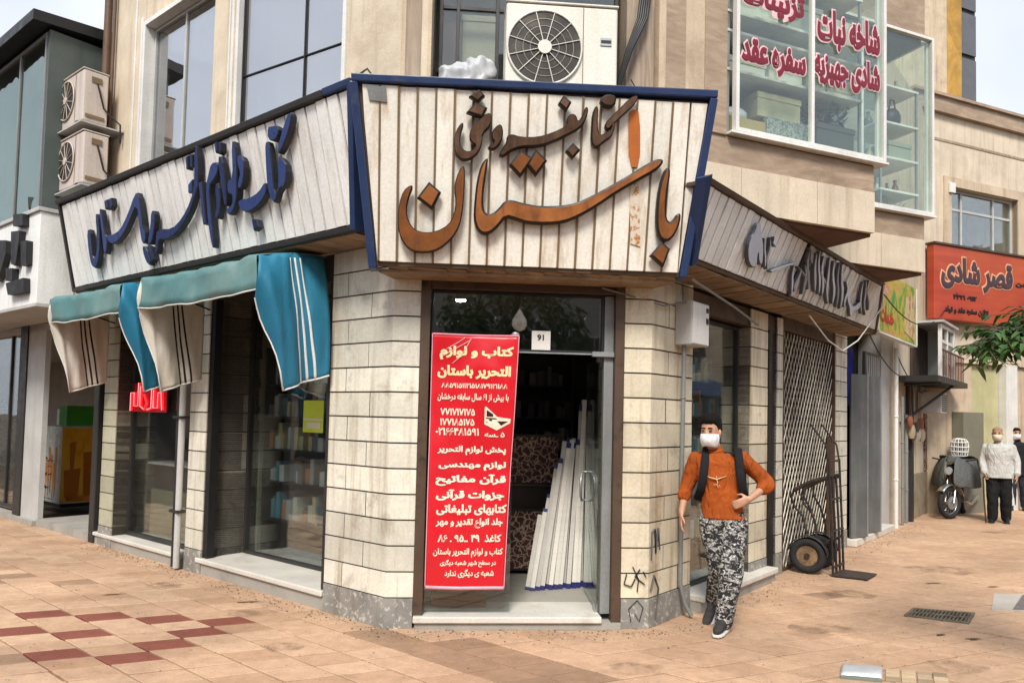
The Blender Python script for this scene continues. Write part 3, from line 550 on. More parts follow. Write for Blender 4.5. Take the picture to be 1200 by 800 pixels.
# left street wall: piers between windows
part('upper_wall', FL, [((0.0, .73), (-.32, -.012), (3.1, ZT))], M['plaster_l'])
part('upper_wall', FL, [((2.55, 3.02), (-.30, .0), (3.1, ZT)), ((4.68, 5.62), (-.30, 0), (3.1, ZT))], M['plaster_l'])
part('upper_wall', FL, [((.732, 2.548), (-.3, -.01), (3.1, 3.98)), ((3.022, 4.678), (-.30, -.01), (3.1, 3.98)), ((.732, 2.548), (-.3, -.01), (6.9, ZT)), ((3.022, 4.678), (-.30, -.01), (6.42, ZT))], M['plaster_l'])
part('wall_molding', FL, [((2.50, 2.548), (-.28, .02), (3.98, 6.9)), ((2.60, 2.64), (-.0, .018), (4.0, 6.9)), ((2.68, 2.70), (-.0, .012), (4.0, 6.9)), ((4.62, 4.676), (-.28, .03), (3.98, 6.42)), ((4.72, 4.76), (0, .018), (4.0, 6.5)), ((4.9, 4.93), (0, .014), (4.0, 9)), ((3.024, 4.618), (-.28, .03), (6.36, 6.418)), ((.735, .78), (-.28, .01), (3.98, 6.9))], M['white'], bevel=.004)
window(FL, 3.026, 4.615, -.12, 3.99, 6.35, M['greyl'], M['glass_up'], .035, muls=(3.85,), name='upper_window')
# second left window: pane turned, its right edge set deeper
def FT(s, d, z):
    a, b = FL(2.49, -.06, 0), FL(.79, -.26, 0); t = (s) / 1.72; e = (b - a).normalized(); n = V((e.y, -e.x, 0))
    if n.dot(FL.n) < 0: n = -n
    return a + e * s + n * d + V((0, 0, z))
window(FT, 0.0, 1.70, 0, 3.99, 6.88, M['black'], M['glass_up'], .014, muls=(.93,), name='upper_window', trans=(5.16,))
# corner: piers and recessed window above the sign
upper_block('upper_wall', [FC(0.0, -.005, 0), FC(.24, -.005, 0), FC(.26, -.45, 0), FL(.04, -.32, 0)], 3.1, ZT, M['plaster_l'])
part('wall_molding', FC, [((.0, .035), (-.0, .012), (3.2, ZT)), ((.215, .245), (-.1, .012), (3.2, ZT))], M['plaster'])
mb = MB(); mb.box(FC, (.02, .16), (-.004, .006), (4.1, ZT)); obj('stone_strip', mb, M['travert'], BLD)
part('upper_wall', FC, [((.26, 1.88), (-.45, -.05), (3.1, 4.0)), ((.262, 1.878), (-.45, -.05), (6.3, ZT))], M['plaster_l'])
mb = MB(); mb.box(FC, (1.882, 2.12), (-.45, -.02), (3.1, ZT)); obj('upper_wall', mb, M['travert'], BLD)
window(FC, .30, 1.86, -.28, 4.0, 6.28, M['dark'], M['glass'], .03, muls=(.46, .80,), trans=(5.22,), name='upper_window')
# room behind corner window and left windows
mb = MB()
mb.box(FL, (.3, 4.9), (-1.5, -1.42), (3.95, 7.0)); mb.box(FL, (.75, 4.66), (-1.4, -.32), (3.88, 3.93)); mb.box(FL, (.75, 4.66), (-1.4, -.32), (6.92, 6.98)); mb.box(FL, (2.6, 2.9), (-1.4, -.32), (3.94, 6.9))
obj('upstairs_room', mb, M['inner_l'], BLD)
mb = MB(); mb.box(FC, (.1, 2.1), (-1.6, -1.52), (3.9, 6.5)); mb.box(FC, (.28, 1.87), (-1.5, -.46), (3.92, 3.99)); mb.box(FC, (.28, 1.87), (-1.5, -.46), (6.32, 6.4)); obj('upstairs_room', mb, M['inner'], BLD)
# ---- saw-tooth bays, right street
def bay(fr, L, s_open, z_sill, z_top, ov, seed):
    z_b = 3.56
    def foot(i): return [fr(0 + .0, -i, 0), fr(L, -i, 0), fr(L + .02, -1.3, 0), fr(.0, -1.3, 0)]
    def pz(name, z0, z1, m, i=0.0, a=None, b=None):
        mb = MB(); f = [fr(0 if a is None else a, -i, 0), fr(L if b is None else b, -i, 0), fr((L if b is None else b), -1.22, 0), fr(0 if a is None else a, -1.22, 0)]
        mb.prism(lambda u, v, h: V((u, v, h)), [(p.x, p.y) for p in f], z0, z1); return obj(name, mb, m, BLD)
    for a_, b_ in ((0, L * .36), (L * .36 + .006, L * .71), (L * .71 + .006, L)): pz('bay_apron', z_b, 3.955, M['plaster_l'], .0, a_, b_)
    pz('bay_apron', 3.957, 4.215, M['band'], .012)
    pz('bay_soffit', z_b - .03, z_b - .002, mat('dark brown soffit', (.12, .06, .035), .8), .05)
    mb = MB(); mb.box(fr, (s_open - .05, L + .12), (-.1, .065), (4.226, 4.25)); obj('window_sill', mb, M['white'], BLD, bevel=.004)
    if s_open > .2:
        mb = MB(); mb.box(fr, (.03, s_open - .06), (-.3, .0), (4.217, ZT)); obj('upper_wall', mb, M['plaster'], BLD)
        mb = MB(); mb.box(fr, (.50, s_open - .062), (-.1, .008), (4.222, ZT)); mb.box(fr, (.10, .3), (-.1, .004), (4.3, ZT)); obj('stone_strip', mb, M['band' if seed == 0 else 'travert'], BLD)
    pz('bay_apron', z_top, z_top + .5, M['band'], .0)
    pz('upper_wall', z_top + .505, ZT, M['plaster'], .0)
    W = window(fr, s_open, L + .09, .03, 4.252, z_top - .002, M['white'], M['glass_bay'], .035, muls=((s_open + (L + .09)) / 2 - .02,), name='bay_window')
    # glazed return at the free end
    def ret(s, d, z): return fr(L + .06 + d, -s, z)
    window(ret, .0, .95, .0, 4.252, z_top - .002, M['white'], M['glass_bay'], .03, name='bay_window')
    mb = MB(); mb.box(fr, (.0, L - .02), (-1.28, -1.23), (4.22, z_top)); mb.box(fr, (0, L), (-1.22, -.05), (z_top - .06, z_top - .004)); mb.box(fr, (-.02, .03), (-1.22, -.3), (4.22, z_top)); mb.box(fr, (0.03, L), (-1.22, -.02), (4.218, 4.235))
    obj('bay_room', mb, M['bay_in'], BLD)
bay(FB1, 2.53, .80, 4.25, 6.55, .1, 0)
bay(FB2, 2.53, .30, 4.25, 6.45, .1, 1)
# plain wall of the right street between ground floor and bays, and further on
part('upper_wall', FR, [((.2, 5.0), (-.5, -.02), (2.955, 3.53)), ((4.6, 11.2), (-.6, -.02), (3.6, ZT - 1.6))], M['plaster'])
part('upper_wall', FR, [((5.0, 5.64), (-.5, -.0), (2.955, 3.6))], M['plaster'])
# roof
mb = MB(); mb.prism(lambda u, v, h: V((u, v, h)), [(p.x, p.y) for p in (FL(5.6, -.05, 0), FC(0.05, -.05, 0), FC(2.1, -.05, 0), FR(5, -.05, 0), FR(5, -6, 0), FL(5.6, -6, 0))], ZT, ZT + .15); obj('roof', mb, M['concrete'], BLD)
mb = MB(); mb.prism(lambda u, v, h: V((u, v, h)), [(p.x, p.y) for p in (FL(5.5, -5.2, 0), FL(5.5, -1.7, 0), FC(.3, -1.8, 0), FC(1.8, -1.8, 0), FR(5, -1.4, 0), FR(5, -5.2, 0))], 3.1, ZT - .01); obj('inner_core', mb, M['inner'], BLD)

# ------------------------------------------------------------------ folding lattice gate across the third opening
gt = thing('lattice_gate', 'closed diamond lattice metal gate behind the hand truck', 'gate', FR(4.07, -.05, 0))
mb = MB(); s0, s1, z0, z1 = 3.09, 5.06, .04, 2.76; n = 26
for k in range(-26, 30):
    for sg in (1, -1):
        pts = []
        a = s0 + k * .11 ; b = a + sg * (z1 - z0) * .62
        lo, hi = 0.0, 1.0
        for (lim, cmp) in ((s0, 1), (s1, -1)):
            fa, fb = (a - lim) * cmp, (b - lim) * cmp
            if fa < 0 and fb < 0: hi = -1
            elif fa < 0: lo = max(lo, fa / (fa - fb))
            elif fb < 0: hi = min(hi, fa / (fa - fb))
        if hi - lo < .03: continue
        P0 = FR(a + (b - a) * lo, -.05 + sg * .012, z0 + (z1 - z0) * lo); P1 = FR(a + (b - a) * hi, -.05 + sg * .012, z0 + (z1 - z0) * hi)
        mb.tube([P0, P1],   .0125, 4, flat=.45, t=RND.random())
obj('lattice', mb, mat('pale bronze lattice', (.58, .53, .43), .5, metal=.2, tone=.4, var=.4), gt)
mb = MB(); mb.box(FR, (3.08, 3.115), (-.10, .0), (.02, 2.775)); mb.box(FR, (5.04, 5.075), (-.1, .0), (.02, 2.775)); mb.box(FR, (3.116, 5.039), (-.08, -.02), (.012, .04)); obj('gate_frame', mb, M['brownm'], gt)
mb = MB()
for k in range(5): mb.box(FR, (4.80 + k * .045, 4.825 + k * .045), (-.03, .01), (.04, 1.55 - .02 * k))
obj('folded_bars', mb, M['brownm'], gt)
part('shutter', FR, [((3.116, 5.036), (-.46, -.42), (.1, 2.77))], mat('dark roller shutter', (.03, .027, .024), .6), gt)
# ------------------------------------------------------------------ shop signs of ribbed metal
def sloped(fr, d0, z0, d1, z1):
    def f(u, z, h): return fr(u, d0 + (z - z0) / (z1 - z0) * (d1 - d0) + h, z)
    return f
def slats(mb, fn, a0, a1, b0, b1, z0, z1, w, mi=0, mr=1, gap=.016, hh=.018, seed=1, dent=.006):
    """vertical slats between the slanted ends (a0 bottom, a1 top) and (b0 bottom, b1 top)"""
    rg = random.Random(seed); n = max(1, round((max(b0, b1) - min(a0, a1)) / w)); lo = min(a0, a1); w = (max(b0, b1) - lo) / n
    for k in range(n):
        u0, u1 = lo + k * w + gap / 2, lo + (k + 1) * w - gap / 2
        def cl(u, z):
            t = (z - z0) / (z1 - z0); return min(max(u, a0 + (a1 - a0) * t), b0 + (b1 - b0) * t)
        t = min(1, max(0, rg.gauss(.55, .22))); h = hh + rg.uniform(-dent, dent)
        NZ = 5
        for q in range(NZ):
            za, zb = z0 + (z1 - z0) * q / NZ, z0 + (z1 - z0) * (q + 1) / NZ
            p = [(cl(u0, za), za), (cl(u1, za), za), (cl(u1, zb), zb), (cl(u0, zb), zb)]
            if p[1][0] - p[0][0] < .006 and p[2][0] - p[3][0] < .006: continue
            B = [fn(u, z, .0) for u, z in p]; T = [fn(u, z, h) for u, z in p]
            mb.add(B + T, [(4, 5, 6, 7), (0, 4, 7, 3), (1, 2, 6, 5)] + ([(0, 1, 5, 4)] if q == 0 else []) + ([(3, 7, 6, 2)] if q == NZ - 1 else []), mi, False, t)
        if mr is not None and k:                    # raised rib over the seam
            ua = lo + k * w
            q = [(cl(ua - .008, z0), z0), (cl(ua + .008, z0), z0), (cl(ua + .008, z1), z1), (cl(ua - .008, z1), z1)]
            if q[1][0] - q[0][0] > .01 and q[2][0] - q[3][0] > .01:
                mb.hexa([fn(u, z, .0) for u, z in q] + [fn(u, z, .028) for u, z in q], mr, .5)
def bar(mb, fn, u0, z0, u1, z1, w, h0, h1, mi=0):
    a, b = V((u0, z0)), V((u1, z1)); d = (b - a).normalized(); n = V((-d.y, d.x)) * w / 2
    q = [a - n, b - n, b + n, a + n]
    mb.hexa([fn(p.x, p.y, h0) for p in q] + [fn(p.x, p.y, h1) for p in q], mi)
def letters(name, polys, fn, h0, h1, mats, root, smooth=1, ins=.010, tones=None):
    for k, p in enumerate(polys):
        mb = MB(); q = chaikin(p, smooth) if len(p) > 4 else p
        t = RND.random() if tones is None else tones(k)
        mb.prism(fn, q, h0, h1, 1, t)
        r = inset(q, ins); n = len(q)
        mb.add([fn(u, v, h1) for u, v in q] + [fn(u, v, h1 + .010) for u, v in r], [(i, (i + 1) % n, n + (i + 1) % n, n + i) for i in range(n)], 1, False, t)
        mb.add([fn(u, v, h1 + .0102) for u, v in r], [tuple(range(n))], 0, False, t)
        obj(name, mb, mats, root)
# -- corner sign
SGN = thing('shop_sign', 'cream ribbed sign over the corner door with big orange-brown calligraphy and blue frame', 'sign', FC(1.07, .1, 2.84))
fc = sloped(FC, .36, 2.84, .63, 4.12)
mb = MB(); slats(mb, fc, -.10, -.23, 2.235, 2.37, 2.86, 4.10, .136, 0, 1, seed=5); obj('panel', mb, [M['slat'], M['rib']], SGN)
mb = MB(); q = [(-.14, 2.83), (2.275, 2.83), (2.41, 4.12), (-.275, 4.12)]
mb.hexa([fc(u, z, -.04) for u, z in q] + [fc(u, z, -.001) for u, z in q]); obj('backing', mb, M['groove'], SGN)
mb = MB()
bar(mb, fc, -.30, 4.135, 2.43, 4.165, .055, -.06, .05); bar(mb, fc, -.135, 2.80, -.285, 4.112, .06, -.10, .045); bar(mb, fc, 2.27, 2.82, 2.405, 4.135, .06, -.10, .045)
obj('frame', mb, M['blue'], SGN, bevel=.008)
mb = MB(); rg = random.Random(2)
for k in range(15):
    u0 = -.03 + k * .15; z = 2.835 + rg.uniform(-.006, .004)
    q = [fc(u0, z, -.02), fc(u0 + .155, z - .012, -.02), fc(u0 + .17, z - .055, -.11), fc(u0 + .02, z - .04, -.11)]
    mb.hexa(q + [p + V((0, 0, .006)) for p in q])
obj('drip_flap', mb, M['wood_s'], SGN)
mb = MB(); q = [FC(-.10, .30, 0), FC(2.23, .30, 0), FC(2.13, .02, 0), FC(0.0, .02, 0)]; mb.hexa([p + V((0, 0, 2.79)) for p in q] + [p + V((0, 0, 2.815)) for p in q]); obj('soffit', mb, M['wood_s'], SGN)
mb = MB(); q = [FC(-.26, .6, 0), FC(2.38, .6, 0), FC(2.13, .0, 0), FC(0.0, .0, 0)]; mb.hexa([p + V((0, 0, 4.10)) for p in q] + [p + V((0, 0, 4.135)) for p in q]); obj('top_board', mb, M['greym'], SGN)
letters('sign_letter', LET_C[:7], fc, .045, .08, [M['brown_l'], M['brown_d']], SGN, ins=.016)
letters('sign_letter', LET_C[7:], fc, .045, .08, [M['brown_s'], M['brown_d']], SGN, ins=.013)
mb = MB(); mb.prism(fc, chaikin([(1.755, 4.0), (1.80, 4.03), (1.845, 4.005), (1.872, 3.62), (1.785, 3.615)], 1), .03, .034); obj('paint_patch', mb, M['orange'], SGN)
mb = MB(); mb.prism(fc, [(1.80, 3.5), (1.87, 3.5), (1.915, 3.04), (1.835, 3.06)], .03, .032); obj('rust_patch', mb, M['rust'], SGN)
mb = MB(); mb.prism(fc, [(-.19, 4.09), (-.05, 4.085), (-.04, 3.98), (-.17, 3.99)], .03, .034); obj('patch', mb, M['greym'], SGN)
# -- left sign
SG2 = thing('shop_sign', 'long white ribbed sign on the left street with dark navy letters above two blue awnings', 'sign', FL(2.7, .1, 3.14))
fl = sloped(FL, .38, 3.14, .63, 4.10)
mb = MB(); slats(mb, fl, .06, -.17, 5.36, 5.22, 3.165, 4.085, .137, 0, None, gap=.02, seed=8); obj('panel', mb, [M['slat_w'], M['rib']], SG2)
mb = MB(); q = [(.02, 3.145), (5.39, 3.145), (5.25, 4.10), (-.2, 4.10)]; mb.hexa([fl(u, z, -.04) for u, z in q] + [fl(u, z, -.001) for u, z in q]); obj('backing', mb, M['groove'], SG2)
mb = MB(); bar(mb, fl, .12, 4.118, 5.3, 4.135, .05, -.08, .05); bar(mb, fl, .0, 3.13, 5.43, 3.13, .04, -.05, .03); bar(mb, fl, 5.415, 3.11, 5.27, 4.12, .05, -.06, .03); obj('frame', mb, M['dark'], SG2, bevel=.006)
mb = MB(); bar(mb, fl, .03, 3.11, -.205, 4.10, .06, -.08, .045); bar(mb, fl, -.22, 4.122, .115, 4.124, .05, -.07, .045); obj('frame', mb, M['blue'], SG2, bevel=.006)
mb = MB()
for k in range(27):
    s = .05 + k * .2; q = [FL(s, .36, 0), FL(s + .19, .36, 0), FL(s + .19, .015, 0), FL(s, .015, 0)]; mb.hexa([p + V((0, 0, 3.10)) for p in q] + [p + V((0, 0, 3.115)) for p in q])
obj('soffit', mb, M['wood_s'], SG2)
mb = MB(); q = [FL(-.1, .55, 0), FL(5.25, .55, 0), FL(5.25, .015, 0), FL(.02, .015, 0)]; mb.hexa([p + V((0, 0, 4.06)) for p in q] + [p + V((0, 0, 4.08)) for p in q]); obj('top_board', mb, M['greym'], SG2)
letters('sign_letter', LET_L, fl, .04, .085, [M['navy'], M['navy_s']], SG2, ins=.006)
# -- right sign: two battered panels
SG3 = thing('shop_sign', 'weathered grey ribbed sign on the right street with broken silver lettering under the glass bays', 'sign', FR(2.4, .1, 2.98))
fr_ = sloped(FR, .38, 2.98, .60, 3.50)
mb = MB(); slats(mb, fr_, -.02, -.30, 2.02, 2.02, 3.0, 3.485, .135, 0, None, gap=.022, seed=11); obj('panel', mb, [M['slat_w'], M['rib']], SG3)
mb = MB(); slats(mb, fr_, 2.10, 2.10, 4.05, 3.90, 3.0, 3.485, .12, 0, None, gap=.024, seed=12, dent=.012); slats(mb, fr_, 4.07, 3.92, 5.48, 4.9, 3.0, 3.485, .55, 0, None, seed=13); obj('panel', mb, [M['slat_d'], M['dark']], SG3)
mb = MB(); q = [(-.06, 2.985), (5.50, 2.985), (4.93, 3.495), (-.32, 3.495)]; mb.hexa([fr_(u, z, -.04) for u, z in q] + [fr_(u, z, -.001) for u, z in q]); obj('backing', mb, M['groove'], SG3)
mb = MB(); bar(mb, fr_, -.30, 3.512, 4.95, 3.512, .035, -.30, .04); bar(mb, fr_, 5.515, 2.96, 4.94, 3.51, .04, -.06, .035); bar(mb, fr_, 2.06, 2.98, 2.06, 3.50, .03, -.02, .04); bar(mb, fr_, -.05, 2.972, 5.5, 2.972, .022, -.05, .02); obj('frame', mb, M['brownm'], SG3, bevel=.005)
mb = MB(); bar(mb, fr_, -.045, 2.94, -.335, 3.54, .07, -.06, .04); obj('frame', mb, M['blue'], SG3, bevel=.006)
mb = MB(); rg = random.Random(6)
for k in range(42):
    s = .0 + k * .131; dz = rg.uniform(-.006, .006); q = [FR(s, .37, 0), FR(s + .127, .37, 0), FR(s + .127, .015, 0), FR(s, .015, 0)]
    q = [p + V((0, 0, 2.945 + dz + (0.0 if i < 2 else -.02))) for i, p in enumerate(q)]; mb.hexa(q + [p + V((0, 0, .012)) for p in q], 0)
obj('soffit', mb, M['wood_s'], SG3)
letters('sign_letter', LET_R, fr_, .035, .06, [M['silver'], mat('slate letter edge', (.07, .08, .10), .5)], SG3, ins=.005, smooth=1)
# -- white sign of the shop next door
SG4 = thing('shop_sign', 'white box sign with black letters on the shop left of the corner building', 'sign', FL(7.0, .4, 2.92))
mb = MB(); mb.box(FL, (5.56, 10.5), (.02, .75), (2.94, 4.06)); obj('box', mb, M['slat_w'], SG4, bevel=.006)
mb = MB(); mb.box(FL, (5.552, 5.558), (.34, .35), (2.95, 4.05)); mb.box(FL, (5.54, 10.5), (.0, .78), (4.063, 4.11)); mb.box(FL, (5.55, 10.5), (.0, .76), (2.90, 2.937)); obj('trim', mb, M['greyl'], SG4, bevel=.004)
for p in LET_N:
    mb = MB(); mb.prism(lambda u, v, h: FL(u, .751 + h, v), p, 0.004, .075); obj('letter', mb, M['black'], SG4, bevel=.004)

# ------------------------------------------------------------------ two slack blue awnings
def fabric(name, lo, mid, hi, trans):
    k = N(name); f = k.noise(1.4, 5, None, .6); c = k.ramp(f, [(.25, lo), (.5, mid), (.78, hi)])
    c = k.mix(c, k.gray(k.noise(90, 2), .88, 1.06), 1.0, 'MULTIPLY'); k.l(c, k.b.inputs['Base Color']); k.b.inputs['Roughness'].default_value = .6
    k.l(k.bump(k.noise(6, 4, k.coord((1, 1, .35))), .5, .03), k.b.inputs['Normal'])
    if trans: tl = k.n('ShaderNodeBsdfTranslucent'); k.l(c, tl.inputs[0]); mx = k.n('ShaderNodeMixShader'); mx.inputs[0].default_value = trans; k.l(k.b.outputs[0], mx.inputs[1]); k.l(tl.outputs[0], mx.inputs[2]); k.l(mx.outputs[0], k.out.inputs[0])
    return k.m
M['aw_top'] = fabric('faded teal awning cloth', (.055, .17, .18), (.10, .22, .22), (.22, .30, .27), 0)
M['aw_blue'] = fabric('bright blue awning cloth', (.008, .12, .21), (.012, .17, .29), (.03, .22, .34), 0)
M['aw_in'] = fabric('cream inside of the awning', (.70, .63, .50), (.86, .81, .71), (.90, .87, .80), .3)
M['stripe'] = mat('white stripe', (.74, .74, .70), .6); M['stripe_k'] = mat('black stripe', (.02, .02, .02), .6)
def awning(sa, sb, label):
    A = thing('awning', label, 'awning', FL((sa + sb) / 2, .35, 2.6), 'blue cloth awnings over the left shop windows')
    D = .70
    def top(s, t):                                        # t 0 at the wall .. 1 at the front edge .. >1 down the valance
        sag = -.025 * sin(pi * (s - sa) / (sb - sa)) + .006 * sin(s * 9.0)
        if t <= 1: return FL(s, .03 + (D - .03) * t, 3.07 - .10 * t * t - .012 * sin(s * 17) * t + sag * t)
        sag += .008 * noise.noise(V((s * 5, t * 2, sa)))
        return FL(s, D + .012 * noise.noise(V((s * 6, t * 2.5, 4))) + .015 + .010 * sin(s * 7 + t * 3) , 2.97 + sag - (t - 1) * .29)
    NS, T = 44, [0, .25, .5, .75, .92, 1.0, 1.06, 1.25, 1.5, 1.75, 2.0]
    mb = MB(); mb.sheet([[top(sa + (sb - sa) * i / NS, t) for i in range(NS + 1)] for t in T]); c = obj('canopy', mb, M['aw_top'], A, solid=.006)
    mb = MB(); mb.tube([top(sa + (sb - sa) * i / NS, 2.0) for i in range(NS + 1)], .007, 6); obj('hem', mb, M['stripe'], c)
    def wing(s, out):                                      # slack side cloth, hanging to a low point
        def P(u, v):                                       # u 0 at the wall .. 1 at the front, v 0 top .. 1 bottom
            d = .06 + (D - .06) * u
            zt = 3.06 - .09 * u * u
            low = 2.02 + (1.87 - 2.02) * min(1, u / .66) if u < .66 else 1.87 + (2.62 - 1.87) * ((u - .66) / .34) ** .72
            z = zt + (low - zt) * v
            w = out * (.05 * sin(u * 9 + v * 2.2) * v + .11 * sin(v * pi) * (.35 + .65 * u) + .10 * v * (1 - u)) + .02 * sin(u * 21 + v * 5) * v
            w += .022 * noise.noise(V((u * 4.5 + s * 3, v * 1.6, s))) + .012 * noise.noise(V((u * 11, v * 3 + s, 2)))
            return FL(s - w, d + .05 * sin(v * pi) * (u > .0) * u, z)
        return P
    for s, out, m, nm, sm in ((sa, 1, M['aw_blue'], 'side_cloth', M['stripe']), (sb, .4, M['aw_in'], 'side_cloth', M['stripe_k'])):
        P = wing(s, out); mb = MB(); mb.sheet([[P(i / 26, j / 26) for i in range(27)] for j in range(27)]); w = obj(nm, mb, m, A, solid=.004)
        mb = MB()
        for u in (.23, .30, .37):
            for sd in (1, -1):
                mb.sheet([[P(u - .06 + .012 * k + .24 * (1 - j / 30.), j / 30) + FL.e * (.0055 * sd) for k in (-1, 1)] for j in range(1, 31)])
        obj('stripes', mb, sm, w, solid=.002)
        mb = MB(); mb.tube([P(u / 20, 1) for u in range(0, 21)], .008, 6); obj('hem', mb, M['stripe'], w)
    mb = MB(); mb.tube([FL(sa + .02, D - .03, 2.93), FL(sb - .02, D - .03, 2.93)], .014, 8); mb.tube([FL(sa + .05, D - .03, 2.93), FL(sa + .05, .0, 2.75)], .01, 6); mb.tube([FL(sb - .05, D - .03, 2.93), FL(sb - .05, .0, 2.75)], .01, 6); obj('support_rod', mb, M['dark'], A)
awning(.86, 2.92, 'blue cloth awning nearest the corner door, its side cloth hanging low with white stripes')
awning(3.34, 5.2, 'blue cloth awning farther from the corner door, over the window with the red neon sign')
# stapled end curl of the near awning
# ------------------------------------------------------------------ air conditioner units
def aircon(name, label, fr, s0, s1, d0, d1, z0, z1, m, group=None, panel_right=True, big=True):
    A = thing('air_conditioner', label, 'air conditioner', fr((s0 + s1) / 2, (d0 + d1) / 2, z0), group)
    mb = MB(); mb.box(fr, (s0, s1), (d0, d1), (z0, z1)); obj('case', mb, m, A, bevel=.018, segs=3)
    mb = MB(); mb.box(fr, (s0 - .006, s1 + .006), (d0 - .006, d1 + .012), (z1 + .001, z1 + .018)); obj('lid', mb, m, A, bevel=.006)
    w = s1 - s0; h = z1 - z0; cx = s0 + w * (.345 if panel_right else .655); cz = z0 + h * .54; r = h * .37
    ax = fr.n
    mb = MB(); mb.disc(fr(cx, d1 + .006, cz), ax, r, .010, 40); obj('fan_opening', mb, mat('dark fan mesh', (.035, .028, .022), .6, dirt=((.13, .11, .08), 3, .5, .7), grain=(160, .4)), A)
    gr = MB(); gr.ring(fr(cx, d1 + .014, cz), ax, r + .008, .009, 40, 6)
    for k in range(12):
        a = 2 * pi * k / 12 + .26; c0, c1 = fr(cx, d1 + .018, cz), fr(cx + cos(a) * r, d1 + .016, cz + sin(a) * r)
        gr.tube([c0 + (c1 - c0) * .15, c1], .0042, 5)
    if big:
        for q in (.4, .6, .8): gr.ring(fr(cx, d1 + .016, cz), ax, r * q, .0013, 36, 4)
    obj('fan_grille', gr, m, A)
    mb = MB(); mb.disc(fr(cx, d1 + .022, cz), ax, r * .19, .018, 24); obj('fan_hub', mb, m, A, bevel=.004)
    px = s0 + w * (.69 if panel_right else .31)
    mb = MB(); mb.box(fr, (px - .003, px + .003), (d1 + .0005, d1 + .004), (z0 + .02, z1 - .01)); obj('seam', mb, M['rib'], A)
    if panel_right:
        mb = MB(); mb.box(fr, (s0 + w * .845, s0 + w * .945), (d1 + .001, d1 + .008), (z0 + h * .60, z0 + h * .68)); obj('badge_plate', mb, M['steel'], A)
        mb = MB(); mb.box(fr, (s0 + w * .85, s0 + w * .94), (d1 + .009, d1 + .011), (z0 + h * .625, z0 + h * .655)); obj('handle_slot', mb, M['black'], A)
    mb = MB()
    for s in (s0 + .1, s1 - .1):
        mb = MB(); mb.box(fr, (s - .03, s + .03), (d0 - .02, d1 + .03), (z0 - .035, z0 - .001)); obj('mounting_foot', mb, M['dark'], A)
    return A
aircon('air_conditioner', 'large cream air conditioner with round fan standing on the corner sign', FC, .84, 1.735, .04, .31, 4.30 - .10, 4.98, M['acw'])
SCR = 'white air conditioner outside units on the left wall'
for zz, lab, ds in ((5.21, 'aged pinkish air conditioner, upper of the two beside the green glass box', 0), (4.42, 'aged pinkish air conditioner, lower of the two just above the white sign', -.08)):
    A = aircon('air_conditioner', lab, FL, 5.26 + ds, 6.02 + ds, .16, .45, zz, zz + .64, M['acp'], SCR, False, False)
    mb = MB(); mb.box(FL, (5.16 + ds, 6.05 + ds), (.0, .50), (zz - .055, zz - .038)); obj('shelf_bracket', mb, M['greyl'], A)
    mb = MB(); mb.box(FL, (5.25 + ds, 5.258 + ds), (.24, .36), (zz + .50, zz + .57)); obj('recess_handle', mb, M['rib'], A)
    mb = MB(); mb.box(FL, (5.247 + ds, 5.2575 + ds), (.20, .42), (zz + .05, zz + .09)); obj('valve_cover', mb, M['rib'], A)
    mb = MB(); mb.tube([FL(5.235 + ds, .30, zz + .49), FL(5.22 + ds, .28, zz + .40), FL(5.225 + ds, .22, zz + .2), FL(5.2 + ds, .15, zz + .12), FL(5.12 + ds, .06, zz + .02), FL(5.15 + ds, .04, zz - .2)], .012, 6); obj('hose', mb, M['black'], A)

# ------------------------------------------------------------------ red banner in the doorway
bq = [(.315, .33), (.945, .326), (1.018, 2.352), (.322, 2.352)]
def FBN(u, v, h):                                       # u, v in 0..1
    a = V(bq[0]) * (1 - u) + V(bq[1]) * u; b = V(bq[3]) * (1 - u) + V(bq[2]) * u; p = a * (1 - v) + b * v
    wv = .014 * sin(u * 5 + v * 3) + .016 * sin(v * 7.0 + u * 2) + .016 * noise.noise(V((u * 2.2, v * 5, 1))) + .006 * noise.noise(V((u * 5, v * 14, 3))) + .018 * max(0, v - .88) / .12 * sin(u * 6 + 1) - .02 * max(0, u - .85) / .15 * sin(v * 5)
    return FC(p.x, .045 + wv + h, p.y)
BN = thing('banner', 'tall red cloth banner with pale yellow writing hung over the left half of the doorway', 'banner', FC(.66, .05, .33))
kr = mat('red banner cloth', (.62, .012, .022), .32, var=.12, vs=1.5, grain=(120, .05), spec=.5)
mb = MB(); mb.sheet([[FBN(i / 24, j / 70, 0) for i in range(25)] for j in range(71)]); obj('cloth', mb, kr, BN, solid=.003)
mb = MB(); mb.sheet([[FBN(i / 24, v, .002) for i in range(25)] for v in (-.004, .010)]); mb.sheet([[FBN(u, j / 70, .003) for u in (-.004, .006)] for j in range(71)]); mb.sheet([[FBN(u, j / 70, .003) for u in (.994, 1.004)] for j in range(71)]); obj('border', mb, mat('pink banner edge', (.75, .38, .45), .5), BN, solid=.002)
mb = MB(); mb.tube([FBN(i / 24, 1.0, 0) for i in range(25)], .008, 6); obj('top_rod', mb, mat('pink hem', (.75, .25, .32), .5), BN)
YL = mat('pale yellow print', (.86, .70, .38), .5, var=.05); YW = mat('cream print', (.86, .74, .58), .5, var=.05)
def ln(body, y0, y1, u0, u1, m=YW, bold=.028, mirror=False, name='lettering'):
    mb = MB(); v0, v1 = 1 - (y1 - 391) / 297, 1 - (y0 - 391) / 297
    put_text(mb, FBN, body, u0, u1, v0, v1, .0035, .0065, bold); obj(name, mb, m, BN)
